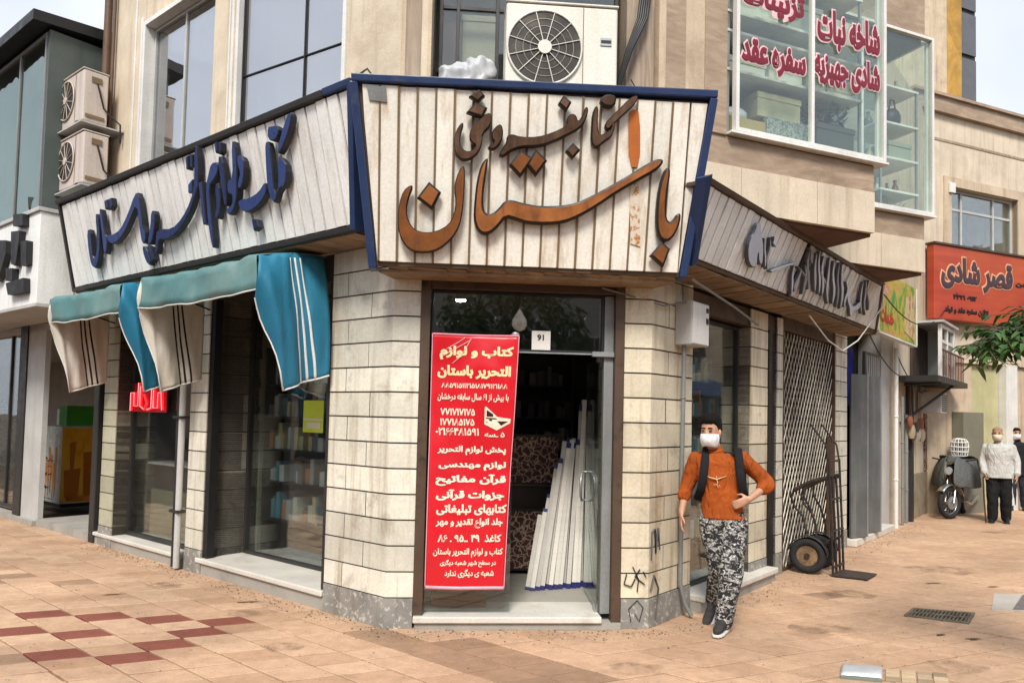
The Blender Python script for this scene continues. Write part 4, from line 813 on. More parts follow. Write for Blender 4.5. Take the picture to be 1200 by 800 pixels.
for a in (('کتاب و لوازم', 404, 421, .09, .95, YL, .05), ('التحریر باستان', 427, 443, .07, .93, YL, .05), ('۸۸۵۹۱۵۱۱۲۱۵۱۸۱۷۹۱۲۱۱۸۸', 448, 454, .12, .90), ('با بیش از ۶۱ سال سابقه درخشان', 460, 470, .08, .92), ('۷۷۱۷۱۷۱۷۵', 478, 486.5, .12, .53), ('۱۷۷۱۸۵۱۷۵', 490, 498.5, .12, .53), ('۰۲۱۶۶۴۸۱۵۹۱', 501, 510, .07, .59), ('۵ ـسه', 505, 511, .66, .90),
          ('پخش لوازم التحریر', 522, 533, .10, .93, YW, .04), ('لوازم مهندسی', 540, 551, .12, .94, YW, .045), ('قرآن مفاتیح', 555, 569, .09, .95, YW, .045), ('جزوات قرآنی', 573, 586, .10, .94, YW, .045), ('کتابهای تبلیغاتی', 590, 603, .11, .98, YW, .04), ('جلد انواع تقدیر و مهر', 606, 618, .11, .94, YW, .04), ('کاغذ  ۴۹ ..۹۵ . ۸۶', 625, 634, .14, .93, YW, .035),
          ('کتاب و لوازم التحریر باستان', 641, 652, .09, .96), ('در سطح شهر شعبه دیگری', 654, 663, .18, .88), ('شعبه ی دیگری ندارد', 665, 675, .24, .86)): ln(*a)
# book emblem
def em(u, y): return (u, 1 - (y - 391) / 297)
mb = MB()
mb.prism(FBN, [em(.645, 476), em(.66, 475), em(.80, 487), em(.96, 489), em(.955, 494), em(.80, 503), em(.65, 496)], .004, .006); obj('emblem', mb, YW, BN)
mb = MB()
for p in ([(.67, 479), (.75, 484), (.75, 487), (.67, 487)], [(.67, 490), (.74, 490), (.74, 495), (.67, 494)], [(.80, 492), (.93, 492), (.85, 497)], [(.66, 488), (.78, 488.4), (.80, 490), (.66, 489.5)]): mb.prism(FBN, [em(*q) for q in p], .0062, .0078)
obj('emblem', mb, mat('black print', (.03, .01, .01), .5), BN)
mb = MB()
for pts in ([(.17, 408), (.30, 400), (.38, 394)], [(.12, 417), (.20, 412), (.33, 404), (.44, 397)], [(.24, 425), (.33, 417), (.40, 405), (.45, 395)]): mb.tube([FBN(*em(u, y), .005) for u, y in pts], .0035, 5)
obj('crease_line', mb, mat('pale crease', (.80, .45, .42), .5), BN)
# ------------------------------------------------------------------ electricity box, pipes, cables
EB = thing('electric_meter_box', 'pale grey electricity meter box with a conduit on the pillar right of the door', 'meter box', FR(.6, .07, 0))
mb = MB(); mb.box(FR, (.40, .74), (.003, .16), (2.36, 2.74)); obj('box', mb, M['greyl'], EB, bevel=.008)
mb = MB(); mb.box(FR, (.41, .73), (.161, .168), (2.37, 2.73)); d = obj('box_door', mb, M['white'], EB, bevel=.004)
mb = MB(); mb.box(FR, (.67, .71), (.169, .174), (2.66, 2.70)); mb.box(FR, (.67, .71), (.169, .174), (2.56, 2.61)); obj('lock', mb, M['black'], d)
mb = MB(); mb.tube([FR(.47, .06, 2.36), FR(.47, .05, 1.2), FR(.48, .045, .3), FR(.52, .07, .12), FR(.55, .12, .02)], .019, 8)
for z in (.8, 1.9): mb.ring(FR(.47, .055, z), (0, 0, 1), .021, .006, 14, 6)
obj('conduit', mb, M['greym'], EB)
DP = thing('downpipe', 'light grey rainwater pipe with dark clamps beside the left window pillar', 'downpipe', FL(3.24, .06, 0))
mb = MB(); mb.tube([FL(3.25, .06, .02), FL(3.25, .06, 2.3), FL(3.25, .05, 3.08)], .035, 10); obj('pipe', mb, M['greyl'], DP)
mb = MB(); mb.tube([FL(3.33, .05, .02), FL(3.33, .05, 2.7)], .03, 10); obj('pipe', mb, M['dark'], DP)
mb = MB()
for z in (.6, 1.6, 2.4): mb.box(FL, (3.2, 3.38), (.003, .1), (z, z + .03))
obj('pipe_clamp', mb, M['dark'], DP)
for s, r, lab in ((5.60, .05, 'brown rainwater pipe running up past the two aged air conditioners'),):
    mb = MB(); mb.tube([FL(s, .07, 4.2), FL(s, .07, 8.5)], r, 10); mb.tube([FL(s - .14, .05, 4.2), FL(s - .14, .05, 8.5)], .022, 8); tag(obj('drainpipe', mb, mat('rust brown pipe', (.13, .075, .045), .55, dirt=((.05, .03, .02), 5, .5, .7))), lab, 'pipe')
mb = MB()
for k in range(5):
    o = k * .018; mb.tube([FC(2.02 + o, .02, 5.5), FC(1.96 + o, .07, 5.05), FC(1.86 + o * .5, .11, 4.75), FC(1.80 + o * .3, .06, 4.5), FC(1.79, .03, 4.2 - o)], .013, 6)
tag(obj('cable_bundle', mb, M['black']), 'thick bundle of black cables climbing beside the large air conditioner', 'cable')
mb = MB(); mb.tube([FC(1.92, .01, 4.55), FC(2.03, .03, 4.35), FC(2.14, .10, 4.17)], .005, 5); tag(obj('cable', mb, M['black']), 'thin black wire dropping to the right corner of the cream sign', 'cable')
mb = MB(); mb.tube([FR(2.95, .33, 2.9), FR(3.4, .40, 2.66), FR(3.9, .42, 2.58), FR(4.4, .46, 2.75), FR(4.75, .66, 3.2), FR(4.9, .64, 3.5)], .008, 6); tag(obj('cable', mb, M['white']), 'white cable looping below the weathered right sign', 'cable')
mb = MB(); mb.tube([FC(-.28, .50, 4.14), FC(-.27, .45, 4.26), FC(-.22, .4, 4.33), FC(-.17, .42, 4.26), FC(-.16, .45, 4.13)], .009, 6); tag(obj('cable_loop', mb, M['black']), 'small black wire loop standing on the left corner of the cream sign', 'cable')
mb = MB(); mb.tube([FC(1.70, .03, 2.78), FR(.1, .05, 2.66), FR(.5, .12, 2.74)], .008, 6); mb.tube([FR(.1, .3, 2.86), FR(1.2, .2, 2.78), FR(2.0, .12, 2.70)], .012, 6); tag(obj('cable', mb, M['greym']), 'grey wire strung under the right end of the cream sign towards the meter box', 'cable')
# graffiti and a torn sticker on the right pillar
gk = mat('black spray paint', (.012, .012, .013), .6)
mb = MB()
def gp(*p): mb.tube([FC(s, .006, z) for s, z in p], .013, 6, flat=.3, up=FC.n)
gp((1.95, .44), (1.93, .36), (1.99, .34), (2.02, .40)); gp((2.0, .50), (2.05, .40), (2.04, .30)); gp((2.06, .48), (2.02, .42), (2.10, .36)); gp((1.99, .06), (1.97, .16), (2.04, .23), (2.09, .17), (2.06, .06), (2.02, .12)); gp((2.09, .46), (2.11, .42))
obj('graffiti', mb, gk, BLD)
mb = MB()
def gr2(*p): mb.tube([FR(s, .006, z) for s, z in p], .011, 6, flat=.3, up=FR.n)
gr2((.03, .55), (.04, .78), (.09, .80), (.10, .60), (.14, .80), (.17, .62)); gr2((.03, .30), (.08, .42), (.16, .30), (.10, .06))
obj('graffiti', mb, mat('dark grey marker', (.09, .09, .09), .6), BLD)

# ------------------------------------------------------------------ things in and behind the doorway
RG = 'white cornice lengths leaning in the doorway'
kw = mat('white plaster moulding', (.66, .63, .57), .6, tone=.3, var=.25, dirt=((.3, .28, .25), 4, .55, .8)); kb = mat('blue plastic wrap', (.02, .022, .13), .5)
rg = random.Random(12); first = None
for k in range(22):
    s = 1.235 + k * .0295; h = .66 + .11 * k + .05 * sin(k * 5) if k < 6 else (1.40 - .015 * (k % 4) if k < 15 else 1.78 - .05 * (k % 3))
    d0 = -.92 + .05 * (k % 2) - .008 * k; lean = .22; s += .012 * sin(k * 7.3)
    a = FC(s, d0, .104); b = FC(s + .02 * sin(k * 3.1) + .26 * (1 - k / 21) * h / 1.3, d0 - lean, .104 + h)
    d = (b - a); e = d.normalized(); x = FC.e; y = e.cross(x).normalized(); x = y.cross(e)
    mb = MB(); prof = [(-.014, -.012), (.014, -.012), (.014, .004), (.008, .012), (-.010, .012), (-.014, .002)]
    mb.loft([[a + x * (u * 1.5) + y * v for u, v in prof], [b + x * (u * 1.5) + y * v for u, v in prof]], 0, rg.random(), sm=False)
    wr = []
    for q0, q1 in ((.0, .028), (.965, 1.0)):
        m2 = MB(); wr.append(m2); m2.loft([[a + d * q0 - e * .002 + x * (u * 1.6) + y * (v * 1.2) for u, v in prof], [a + d * q1 + e * .002 + x * (u * 1.6) + y * (v * 1.2) for u, v in prof]], sm=False)
    lab = 'one of the short white cornice lengths at the left of the leaning bundle' if k < 6 else ('one of the medium white cornice lengths with blue ends in the leaning bundle' if k < 15 else 'one of the tallest white cornice lengths, beside the open glass door')
    t = thing('cornice_length', lab, 'moulding', a, RG); obj('strip', mb, kw, t)
    for m2 in (wr if k % 3 else wr[:1]): obj('end_wrap', m2, kb, t)
def scroll(name, c1, c2, sc):
    k = N(name); v = k.n('ShaderNodeTexVoronoi', feature='DISTANCE_TO_EDGE'); v.inputs['Scale'].default_value = sc
    nm = k.n('ShaderNodeTexNoise'); nm.inputs['Scale'].default_value = sc * .6; k.l(k.tc.outputs['Object'], nm.inputs[0])
    k.l(k.mix(k.tc.outputs['Object'], nm.outputs['Color'], .12), v.inputs['Vector'])
    k.l(k.ramp(v.outputs['Distance'], [(.03, c1), (.09, c2)]), k.b.inputs['Base Color']); k.b.inputs['Roughness'].default_value = .8; return k.m
kc = scroll('scrolled carpet', (.50, .34, .24), (.07, .03, .025), 16)
for lab, s0, s1, z0, z1, d in (('rolled out brown scroll patterned board, upper one behind the leaning cornices', 1.02, 1.62, 1.02, 1.50, -1.75), ('dark scroll patterned board standing on the floor, lower one behind the leaning cornices', .98, 1.50, .16, .74, -1.6)):
    t = thing('patterned_board', lab, 'board', FC((s0 + s1) / 2, d, z0)); mb = MB(); mb.box(FC, (s0, s1), (d - .02, d), (z0, z1)); obj('panel', mb, kc, t); mb = MB()
    mb.box(FC, (s0 - .02, s1 + .02), (d - .03, d + .006), (z1, z1 + .02)); mb.box(FC, (s0 - .02, s1 + .02), (d - .03, d + .006), (z0 - .02, z0)); obj('edge', mb, M['dark'], t)
t = thing('display_counter', 'dark display counter behind the patterned boards', 'counter', FC(1.1, -2.0, .1)); mb = MB(); mb.box(FC, (.6, 1.75), (-2.4, -1.80), (.1, .98)); obj('body', mb, mat('dark wood counter', (.045, .03, .022), .5), t); mb = MB(); mb.box(FC, (.57, 1.78), (-2.43, -1.77), (.982, 1.01)); obj('top', mb, M['greym'], t)
# stick-on notice, hanging ornament
t = thing('notice_card', 'small white card with two dark digits standing on the transom', 'card', FC(1.21, -.035, 2.245)); mb = MB(); mb.box(FC, (1.135, 1.29), (-.05, -.042), (2.258, 2.415)); obj('card', mb, mat('white card', (.78, .76, .70), .6), t)
mb = MB(); put_text(mb, lambda u, v, h: FC(u, -.041 + h, v), '91', 1.18, 1.235, 2.335, 2.385, 0, .003, .03, shaped=False); obj('digits', mb, M['black'], t)
t = thing('hanging_ornament', 'pointed silver ornament hanging in the dark door transom', 'ornament', FC(1.03, -.04, 2.39))
mb = MB(); pr = [(.0, 2.60), (.02, 2.57), (.062, 2.50), (.066, 2.46), (.045, 2.42), (.0, 2.405)]
mb.loft([[FC(1.03, -.045, 0) + FC.e * (r * cos(a) + .0001) + FC.n * (.18 * r * sin(a)) + V((0, 0, z)) for a in [2 * pi * q / 14 for q in range(14)]] for r, z in pr]); obj('pendant', mb, mat('pewter', (.33, .31, .26), .4, metal=.4, var=.5, vs=20), t)
mb = MB(); mb.tube([FC(1.03, -.045, 2.6), FC(1.03, -.045, 2.73)], .003, 5); obj('cord', mb, M['black'], t)
mb = MB(); mb.ball(FC(1.0, -.045, 2.375), .035, .012, .028); obj('disc', mb, M['steel'], t)
t = thing('ceiling_lamp', 'small square lit lamp high in the dark doorway', 'lamp', FC(.56, -.9, 2.74)); mb = MB(); mb.box(FC, (.50, .60), (-.95, -.85), (2.78, 2.84)); obj('housing', mb, M['white'], t); mb = MB(); mb.box(FC, (.51, .59), (-.94, -.86), (2.772, 2.779)); obj('lens', mb, emis('lit lens', (1, .97, .9), 40.0), t)
# brown box and glass at the foot of the side glass
t = thing('cardboard_box', 'open brown cardboard box on the doorway floor under the red banner', 'box', FC(.55, -.35, .105)); mb = MB(); mb.box(FC, (.36, .82), (-.55, -.25), (.106, .30)); obj('carton', mb, mat('brown cardboard', (.24, .13, .06), .8), t, bevel=.004); mb = MB(); mb.hexa([FC(.36, -.245, .30), FC(.82, -.245, .30), FC(.82, -.24, .30), FC(.36, -.24, .30)] + [FC(.40, -.14, .26), FC(.80, -.14, .26), FC(.80, -.135, .264), FC(.40, -.135, .264)]); obj('flap', mb, mat('pale cardboard', (.34, .2, .1), .8), t)
# shelves with stock behind the left windows
rgs = random.Random(21)
SG = 'shelf racks behind the shop glass'
def shelf(label, fr, s0, s1, d0, d1, zs, cols, dens=.8):
    t = thing('shelf_rack', label, 'shelf', fr((s0 + s1) / 2, (d0 + d1) / 2, .1), SG)
    mb = MB()
    for z in zs: mb.box(fr, (s0, s1), (d0, d1), (z - .02, z))
    for s in (s0, s1): mb.box(fr, (s - .015, s + .015), (d0, d1), (.1, zs[-1] + .4))
    mb.box(fr, (s0, s1), (d0 - .012, d0 - .002), (.1, zs[-1] + .4)); obj('frame', mb, M['dark'], t)
    mb = MB(); mats = [mat('stock ' + str(i), c, .6) for i, c in enumerate(cols)]
    for i, z in enumerate(zs):
        s = s0 + .03
        while s < s1 - .06:
            w = rgs.uniform(.025, .09); h = rgs.uniform(.12, .28)
            if rgs.random() < dens: mb.box(fr, (s, s + w), (d0 + .05, d1 - rgs.uniform(.02, .12)), (z + .001, z + h), rgs.randrange(len(cols)))
            s += w + .004
    obj('stock', mb, mats, t, kind='stuff')
CC = [(.78, .78, .75), (.5, .54, .56), (.2, .23, .26), (.6, .26, .12), (.15, .32, .42), (.75, .66, .38), (.8, .8, .8)]
shelf('tall shelf rack of stationery behind the window nearest the corner pillar', FL, 1.62, 2.75, -1.0, -.62, [.55, .95, 1.30, 1.65, 2.0], CC, .95)
shelf('tall shelf rack of stationery behind the window with the red neon sign', FL, 3.3, 4.9, -1.45, -1.05, [.6, 1.06, 1.4, 1.75, 2.1], CC, .95)
shelf('tall shelf rack of goods behind the right window by the walking man', FR, .8, 2.5, -.8, -.32, [.5, .95, 1.35, 1.75, 2.1], CC, .95)
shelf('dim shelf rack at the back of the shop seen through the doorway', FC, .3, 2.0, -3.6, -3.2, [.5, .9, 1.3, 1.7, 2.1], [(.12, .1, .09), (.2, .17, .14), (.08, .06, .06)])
t = thing('glass_counter', 'glass topped counter with a white edge behind the neon sign window', 'counter', FL(4.1, -.7, .1)); mb = MB(); mb.box(FL, (3.4, 4.85), (-.95, -.34), (1.02, 1.045)); obj('top', mb, M['white'], t); mb = MB(); mb.box(FL, (3.45, 4.8), (-.9, -.40), (.72, 1.018)); obj('case', mb, mat('dark case', (.05, .05, .05), .4), t); mb = MB(); mb.box(FL, (3.42, 4.82), (-.92, -.38), (.105, .715)); obj('base', mb, mat('tan counter base', (.30, .28, .19), .6), t)
t = thing('low_table', 'dark desk with pale paper trays behind the window nearest the corner pillar', 'desk', FL(1.4, -1.0, .1)); mb = MB(); mb.box(FL, (.9, 1.56), (-1.0, -.62), (.86, .90)); obj('top', mb, M['dark'], t); mb = MB(); mb.box(FL, (.93, 1.53), (-.97, -.65), (.1, .855)); obj('body', mb, M['black'], t)
for k in range(7):
    mb = MB(); s = .93 + k * .086; h = rgs.uniform(.10, .48); mb.box(FL, (s, s + .075), (-.92, -.68), (.902, .902 + h)); tag(obj('paper_tray', mb, mat('paper tray %d' % k, ((.78, .8, .78) if k % 2 else (.24, .27, .29)), .5), bevel=.004), ('pale' if k % 2 else 'dark') + ' paper tray in the row on the dark desk behind the left window', 'tray', 'paper trays on the dark desk')
mb = MB(); mb.box(FL, (1.53, 1.86), (-.492, -.488), (1.50, 1.82)); mb2 = MB(); t = thing('poster', 'small yellow-green poster stuck inside the glass near the corner pillar', 'poster', FL(1.7, -.49, 1.5)); obj('sheet', mb, mat('yellow green paper', (.50, .62, .05), .6), t); mb2.box(FL, (1.54, 1.85), (-.487, -.485), (1.62, 1.64)); mb2.box(FL, (1.57, 1.80), (-.487, -.485), (1.54, 1.60)); obj('print', mb2, mat('pale print', (.6, .62, .45), .6), t)
# red neon lettering behind the second window
t = thing('neon_sign', 'red glowing neon lettering hung inside the second left window', 'neon sign', FL(4.55, -.3, 1.7))
mb = MB(); mb.box(FL, (4.02, 4.86), (-.150, -.140), (1.66, 2.0)); obj('panel', mb, mat('red acrylic', (.40, .01, .02), .4), t)
mb = MB(); mb2 = MB()
def ngl(pts):
    pts = [(4.02 + (s - 4.18) * 1.32, z - .03) for s, z in pts]; mb.tube([FL(s, -.12, z) for s, z in pts], .016, 6); mb2.tube([FL(s, -.11, z) for s, z in pts], .006, 6)
for pts in ([(4.83, 1.70), (4.83, 1.92), (4.76, 1.92), (4.76, 1.76), (4.68, 1.76), (4.68, 2.04)], [(4.64, 2.0), (4.64, 1.76), (4.56, 1.72), (4.52, 1.80), (4.58, 1.9)], [(4.5, 1.98), (4.42, 1.98), (4.42, 1.74), (4.5, 1.72)], [(4.38, 1.95), (4.38, 1.74), (4.3, 1.74), (4.3, 1.92), (4.24, 1.92), (4.22, 1.72)], [(4.6, 2.08), (4.55, 2.04)], [(4.3, 2.02), (4.25, 1.98), (4.2, 2.02)]): ngl(pts)
obj('neon_tube', mb, emis('red neon', (1.0, .02, .03), .75), t); obj('neon_core', mb2, emis('pink neon core', (1.0, .4, .4), .9), t)

# ------------------------------------------------------------------ stock behind the bay glass
def boxthing(name, label, cat, fr, a, b, c, m, lid=True, group=None, inset_=.0):
    t = thing(name, label, cat, fr((a[0] + a[1]) / 2, (b[0] + b[1]) / 2, c[0]), group)
    mb = MB(); mb.box(fr, a, b, c); obj('carton', mb, m, t, bevel=.005)
    if lid: mb = MB(); mb.box(fr, (a[0] - .008, a[1] + .008), (b[0] - .008, b[1] + .008), (c[1] - .05, c[1] + .006)); obj('lid', mb, m, t, bevel=.004)
    return t
boxthing('cardboard_box', 'tan cardboard box at the left end of the upper bay window', 'box', FB1, (.92, 1.36), (-.5, -.18), (4.24, 4.50), mat('tan cardboard', (.42, .30, .11), .8), False)
boxthing('storage_box', 'pale lidded box on top, second from left in the upper bay window', 'box', FB1, (1.26, 1.78), (-.6, -.2), (4.565, 4.79), mat('pale yellow card', (.55, .50, .30), .7))
boxthing('storage_box', 'grey speckled box under the pale lidded box in the upper bay window', 'box', FB1, (1.34, 1.86), (-.55, -.16), (4.24, 4.555), mat('speckled paper', (.36, .38, .35), .7, dirt=((.1, .12, .12), 40, .48, .55)), False)
boxthing('storage_crate', 'dark grey crate in the right half of the upper bay window', 'crate', FB1, (1.94, 2.42), (-.55, -.15), (4.24, 4.60), mat('dark grey plastic', (.06, .065, .06), .5))
mb = MB(); mb.ball(FB1(1.06, -.34, 4.56), .16, .12, .09); tag(obj('plastic_bag', mb, mat('white plastic bag', (.72, .72, .74), .4)), 'crumpled white bag on the tan box in the bay window', 'bag')
def rack(label, fr, s0, s1, d0, d1, zs):
    t = thing('display_shelf', label, 'shelf', fr((s0 + s1) / 2, d0, 4.24), 'display shelves behind the bay glass'); mb = MB()
    for z in zs: mb = MB(); mb.box(fr, (s0, s1), (d0, d1), (z, z + .025)); obj('shelf_board', mb, M['white'], t)
    for s in (s0 + .02, s1 - .02):
        for d in (d0 + .02, d1 - .02): mb = MB(); mb.box(fr, (s - .012, s + .012), (d - .012, d + .012), (4.24, zs[-1])); obj('post', mb, M['steel'], t)
rack('long white shelves across the upper bay window', FB1, .84, 2.50, -.75, -.12, [4.88, 5.24, 5.42, 5.9])
rack('white shelves in the farther glass bay', FB2, 1.9, 2.55, -.7, -.1, [4.52, 4.92, 5.35, 5.8])
for k, (s0, s1, z, h, c) in enumerate(((.9, 1.35, 4.906, .16, (.55, .55, .48)), (1.4, 1.8, 4.906, .18, (.62, .62, .55)), (1.85, 2.1, 4.906, .2, (.35, .38, .33)), (1.0, 1.5, 5.446, .22, (.60, .60, .52)), (1.62, 2.05, 5.446, .3, (.3, .31, .27)), (2.1, 2.45, 5.446, .26, (.58, .58, .50)), (2.12, 2.44, 4.906, .12, (.55, .52, .42)))):
    boxthing('storage_box', ('pale' if sum(c) > 1.3 else 'dark') + ' carton on the %s shelf of the bay window, %s' % ('lower' if z < 5.2 else 'upper', ['left end', 'second from left', 'in the middle', 'left end', 'second from left', 'right end', 'right end'][k]), 'box', FB1, (s0, s1), (-.6, -.2), (z, z + h), mat('carton %d' % k, c, .7), k % 2 == 0)
boxthing('storage_box', 'grey green box on a shelf in the farther glass bay', 'box', FB2, (2.1, 2.48), (-.5, -.15), (4.946, 5.16), mat('grey green card', (.30, .33, .27), .7))
mb = MB()
for k in range(9):
    a = k * .7; mb.tube([FB2(2.35, -.3, 4.25), FB2(2.35 + .08 * cos(a), -.3 + .06 * sin(a), 4.38), FB2(2.35 + .2 * cos(a), -.3 + .12 * sin(a), 4.44 + .04 * (k % 3))], [.012, .02, .003], 5, flat=.35)
tag(obj('white_plant', mb, mat('white silk leaf', (.6, .63, .56), .6)), 'pale spiky decorative plant at the foot of the farther glass bay', 'plant')
t = thing('wheel_ornament', 'pale wire wheel ornament in the bottom of the farther glass bay', 'ornament', FB2(2.08, -.25, 4.25)); mb = MB(); mb.ring(FB2(2.06, -.25, 4.40), FB2.n, .14, .008); obj('rim', mb, M['steel'], t); mb = MB()
for k in range(6): mb.tube([FB2(2.06, -.25, 4.40), FB2(2.06 + .14 * cos(k * 1.047), -.25, 4.40 + .14 * sin(k * 1.047))], .004, 5)
obj('spoke', mb, M['steel'], t)
t = thing('black_bag', 'black handbag on a shelf of the farther glass bay', 'bag', FB2(2.35, -.3, 5.38)); mb = MB(); mb.ball(FB2(2.33, -.3, 5.52), .11, .07, .14); obj('body', mb, M['black'], t); mb = MB(); mb.tube([FB2(2.27, -.3, 5.62), FB2(2.30, -.3, 5.76), FB2(2.36, -.3, 5.76), FB2(2.39, -.3, 5.62)], .01, 6); obj('handle', mb, M['black'], t)
rgb = random.Random(14)
def vase(fr, s, d, z, h, r, m, label):
    mb = MB(); pr = [(.55, 0), (.9, .12), (1.0, .4), (.6, .68), (.35, .82), (.5, 1.0)]
    mb.loft([[fr(s + r * q * cos(2 * pi * k / 14), d + r * q * sin(2 * pi * k / 14), z + h * t) for k in range(14)] for q, t in pr]); tag(obj('vase', mb, m), label, 'vase', 'small vases on the bay shelves')
vm = [mat('vase glaze %d' % i, c, .3) for i, c in enumerate(((.05, .06, .05), (.6, .6, .52), (.12, .20, .14), (.30, .10, .06), (.45, .42, .2)))]
for i, (fr, s, z) in enumerate([(FB2, 1.98, 4.545), (FB2, 2.12, 4.545), (FB2, 2.3, 4.545), (FB2, 2.44, 4.545), (FB2, 2.0, 4.945), (FB2, 1.98, 5.375), (FB2, 2.46, 5.375), (FB2, 2.05, 5.825), (FB2, 2.25, 5.825), (FB2, 2.45, 5.825), (FB1, 2.46, 4.24), (FB1, 1.52, 4.905), (FB1, 1.92, 5.445)]):
    vase(fr, s, -.35, z, rgb.uniform(.14, .26), rgb.uniform(.035, .06), vm[i % 5], ['dark', 'pale', 'green', 'brown', 'mustard'][i % 5] + ' glazed vase among the row of small vases in the glass bays')
t = thing('potted_plant', 'dark leafy pot plant in the right corner of the upper bay window', 'plant', FB1(2.3, -.3, 4.62)); mb = MB()
for k in range(130):
    a = rgb.uniform(0, 6.28); c = FB1(2.2 + rgb.uniform(-.22, .22), -.35 + rgb.uniform(-.15, .15), 4.66 + rgb.uniform(0, .2)); u = V((cos(a), sin(a), rgb.uniform(-.6, .6))) * .06; w = V((-sin(a), cos(a), .2)) * .02; mb.quad([c - u, c + w, c + u, c - w], 0, rgb.random())
obj('leaves', mb, mat('dark indoor leaf', (.05, .09, .03), .5, tone=.6), t, recalc=False); mb = MB(); mb.tube([FB1(2.2, -.35, 4.606), FB1(2.2, -.35, 4.70)], [.08, .10], 14); obj('pot', mb, M['brownm'], t)
# red writing on the bay glass
t = thing('window_lettering', 'red lettering with pale outlines in two rows on the upper bay glass', 'lettering', FB1(1.65, .06, 4.8))
RL = mat('red vinyl', (.20, .006, .02), .4); PL_ = mat('pink outline', (.80, .50, .52), .5)
for body, s0, s1, z0, z1 in (('شاخه نبات', 1.74, 2.54, 5.22, 5.60), ('تزئینات', .86, 1.58, 5.36, 5.66), ('سفره عقد', .86, 1.60, 4.83, 5.12), ('شادی جهیزیه', 1.70, 2.54, 4.86, 5.20)):
    mb = MB(); put_text(mb, lambda u, v, h: FB1(u, .042 + h, v), body, s0 - .016, s1 + .016, z0 - .016, z1 + .016, .0, .006, .11); obj('outline', mb, PL_, t)
    mb = MB(); put_text(mb, lambda u, v, h: FB1(u, .042 + h, v), body, s0, s1, z0, z1, .0065, .011, .05); obj('letters', mb, RL, t)
# behind the corner window: chair, carton, plastic bag
t = thing('wooden_stand', 'brown wooden stand behind the corner window left of the large air conditioner', 'stand', FC(.52, -.6, 4.0)); mb = MB(); mb.box(FC, (.30, .60), (-.8, -.74), (4.75, 5.35)); obj('backrest', mb, mat('varnished wood', (.20, .09, .03), .4), t, bevel=.03); mb = MB(); mb.box(FC, (.28, .84), (-.78, -.38), (4.70, 4.75)); obj('seat', mb, M['brownm'], t); mb = MB()
for s in (.30, .78):
    for d in (-.76, -.43): mb = MB(); mb.box(FC, (s, s + .04), (d, d + .04), (3.995, 4.695)); obj('leg', mb, M['brownm'], t)
boxthing('cardboard_box', 'cream carton with a small stamp behind the corner window', 'box', FC, (.50, .80), (-.72, -.42), (4.76, 5.24), mat('cream card', (.62, .56, .40), .7))
mb = MB(); mb.ball(FC(.52, -.10, 4.50), .22, .09, .17, 40); mb.ball(FC(.66, -.10, 4.58), .13, .07, .15, 30); mb.ball(FC(.38, -.1, 4.44), .10, .06, .12)
mb.box(FC, (.25, .80), (-.2, -.02), (4.17, 4.34))
mb.v = [(x + .03 * noise.noise(V((x * 14, y * 14, z * 14))), y + .05 * noise.noise(V((x * 17, y * 11, z * 13))), z + .05 * noise.noise(V((z * 13, x * 13, y * 13)))) for x, y, z in mb.v]
tag(obj('plastic_bag', mb, mat('white sack', (.50, .51, .53), .45, var=.25, grain=(14, .9))), 'crumpled white sack on the cream sign left of the large air conditioner', 'bag')

# ------------------------------------------------------------------ shop next door on the left
NB = thing('shop_building', 'neighbouring shop on the left with a projecting greenish glass upper floor and black roof', 'building', FL(8, -.2, 0))
part('upper_wall', FL, [((6.0, 12.0), (-3.5, -.3), (2.9, 6.55))], M['greym'], NB)
part('end_wall', FL, [((5.88, 5.95), (-.29, .64), (4.13, 6.45))], mat('dark grey green cladding', (.085, .105, .095), .5, streak=((.04, .05, .045), .5)), NB)
W = window(FL, 5.951, 12, .62, 4.13, 6.44, M['greym'], M['glass_nb'], .05, muls=(6.9, 7.9, 8.9), trans=(), parent=NB, name='glass_front')
part('floor_slab', FL, [((5.9, 12), (-.29, .66), (4.115, 4.128))], M['greyl'], NB)
part('upper_room', FL, [((5.96, 12), (-.28, -.22), (4.14, 6.4))], mat('dim room', (.14, .17, .15), .8), NB)
mb = MB(); mb.hexa([FL(5.80, .86, 6.47), FL(12, .86, 6.47), FL(12, -3.6, 6.8), FL(5.80, -3.6, 6.8)] + [FL(5.80, .86, 6.60), FL(12, .86, 6.60), FL(12, -3.6, 6.98), FL(5.80, -3.6, 6.98)]); obj('roof', mb, M['black'], NB)
part('column', FL, [((7.45, 8.12), (-.09, -.02), (.0, 2.9))], M['greyl'], NB)
part('door_jamb', FL, [((8.13, 8.42), (-.10, .0), (.0, 2.9))], M['dark'], NB)
part('steel_post', FL, [((5.47, 5.62), (-.16, .02), (.0, 2.9)), ((5.68, 5.82), (-.22, -.06), (.0, 2.9)), ((5.37, 5.43), (-.3, -.1), (.15, 2.9))], M['dark'], NB, bevel=.01)
window(FL, 8.43, 12, -.12, .12, 2.86, M['dark'], M['glass'], .05, muls=(9.1, 10.2), parent=NB)
part('doorstep', FL, [((5.65, 7.44), (-1.85, .0), (.0, .10)), ((7.45, 12), (-.2, .05), (.0, .07))], M['concrete'], NB)
part('shop_back', FL, [((5.5, 22), (-3.4, -3.3), (0, 2.9)), ((5.4, 5.46), (-3.3, -.45), (.0, 2.9))], M['inner'], NB)
part('shop_ceiling', FL, [((5.66, 22), (-3.3, -.02), (2.80, 2.89))], M['greyl'], NB)
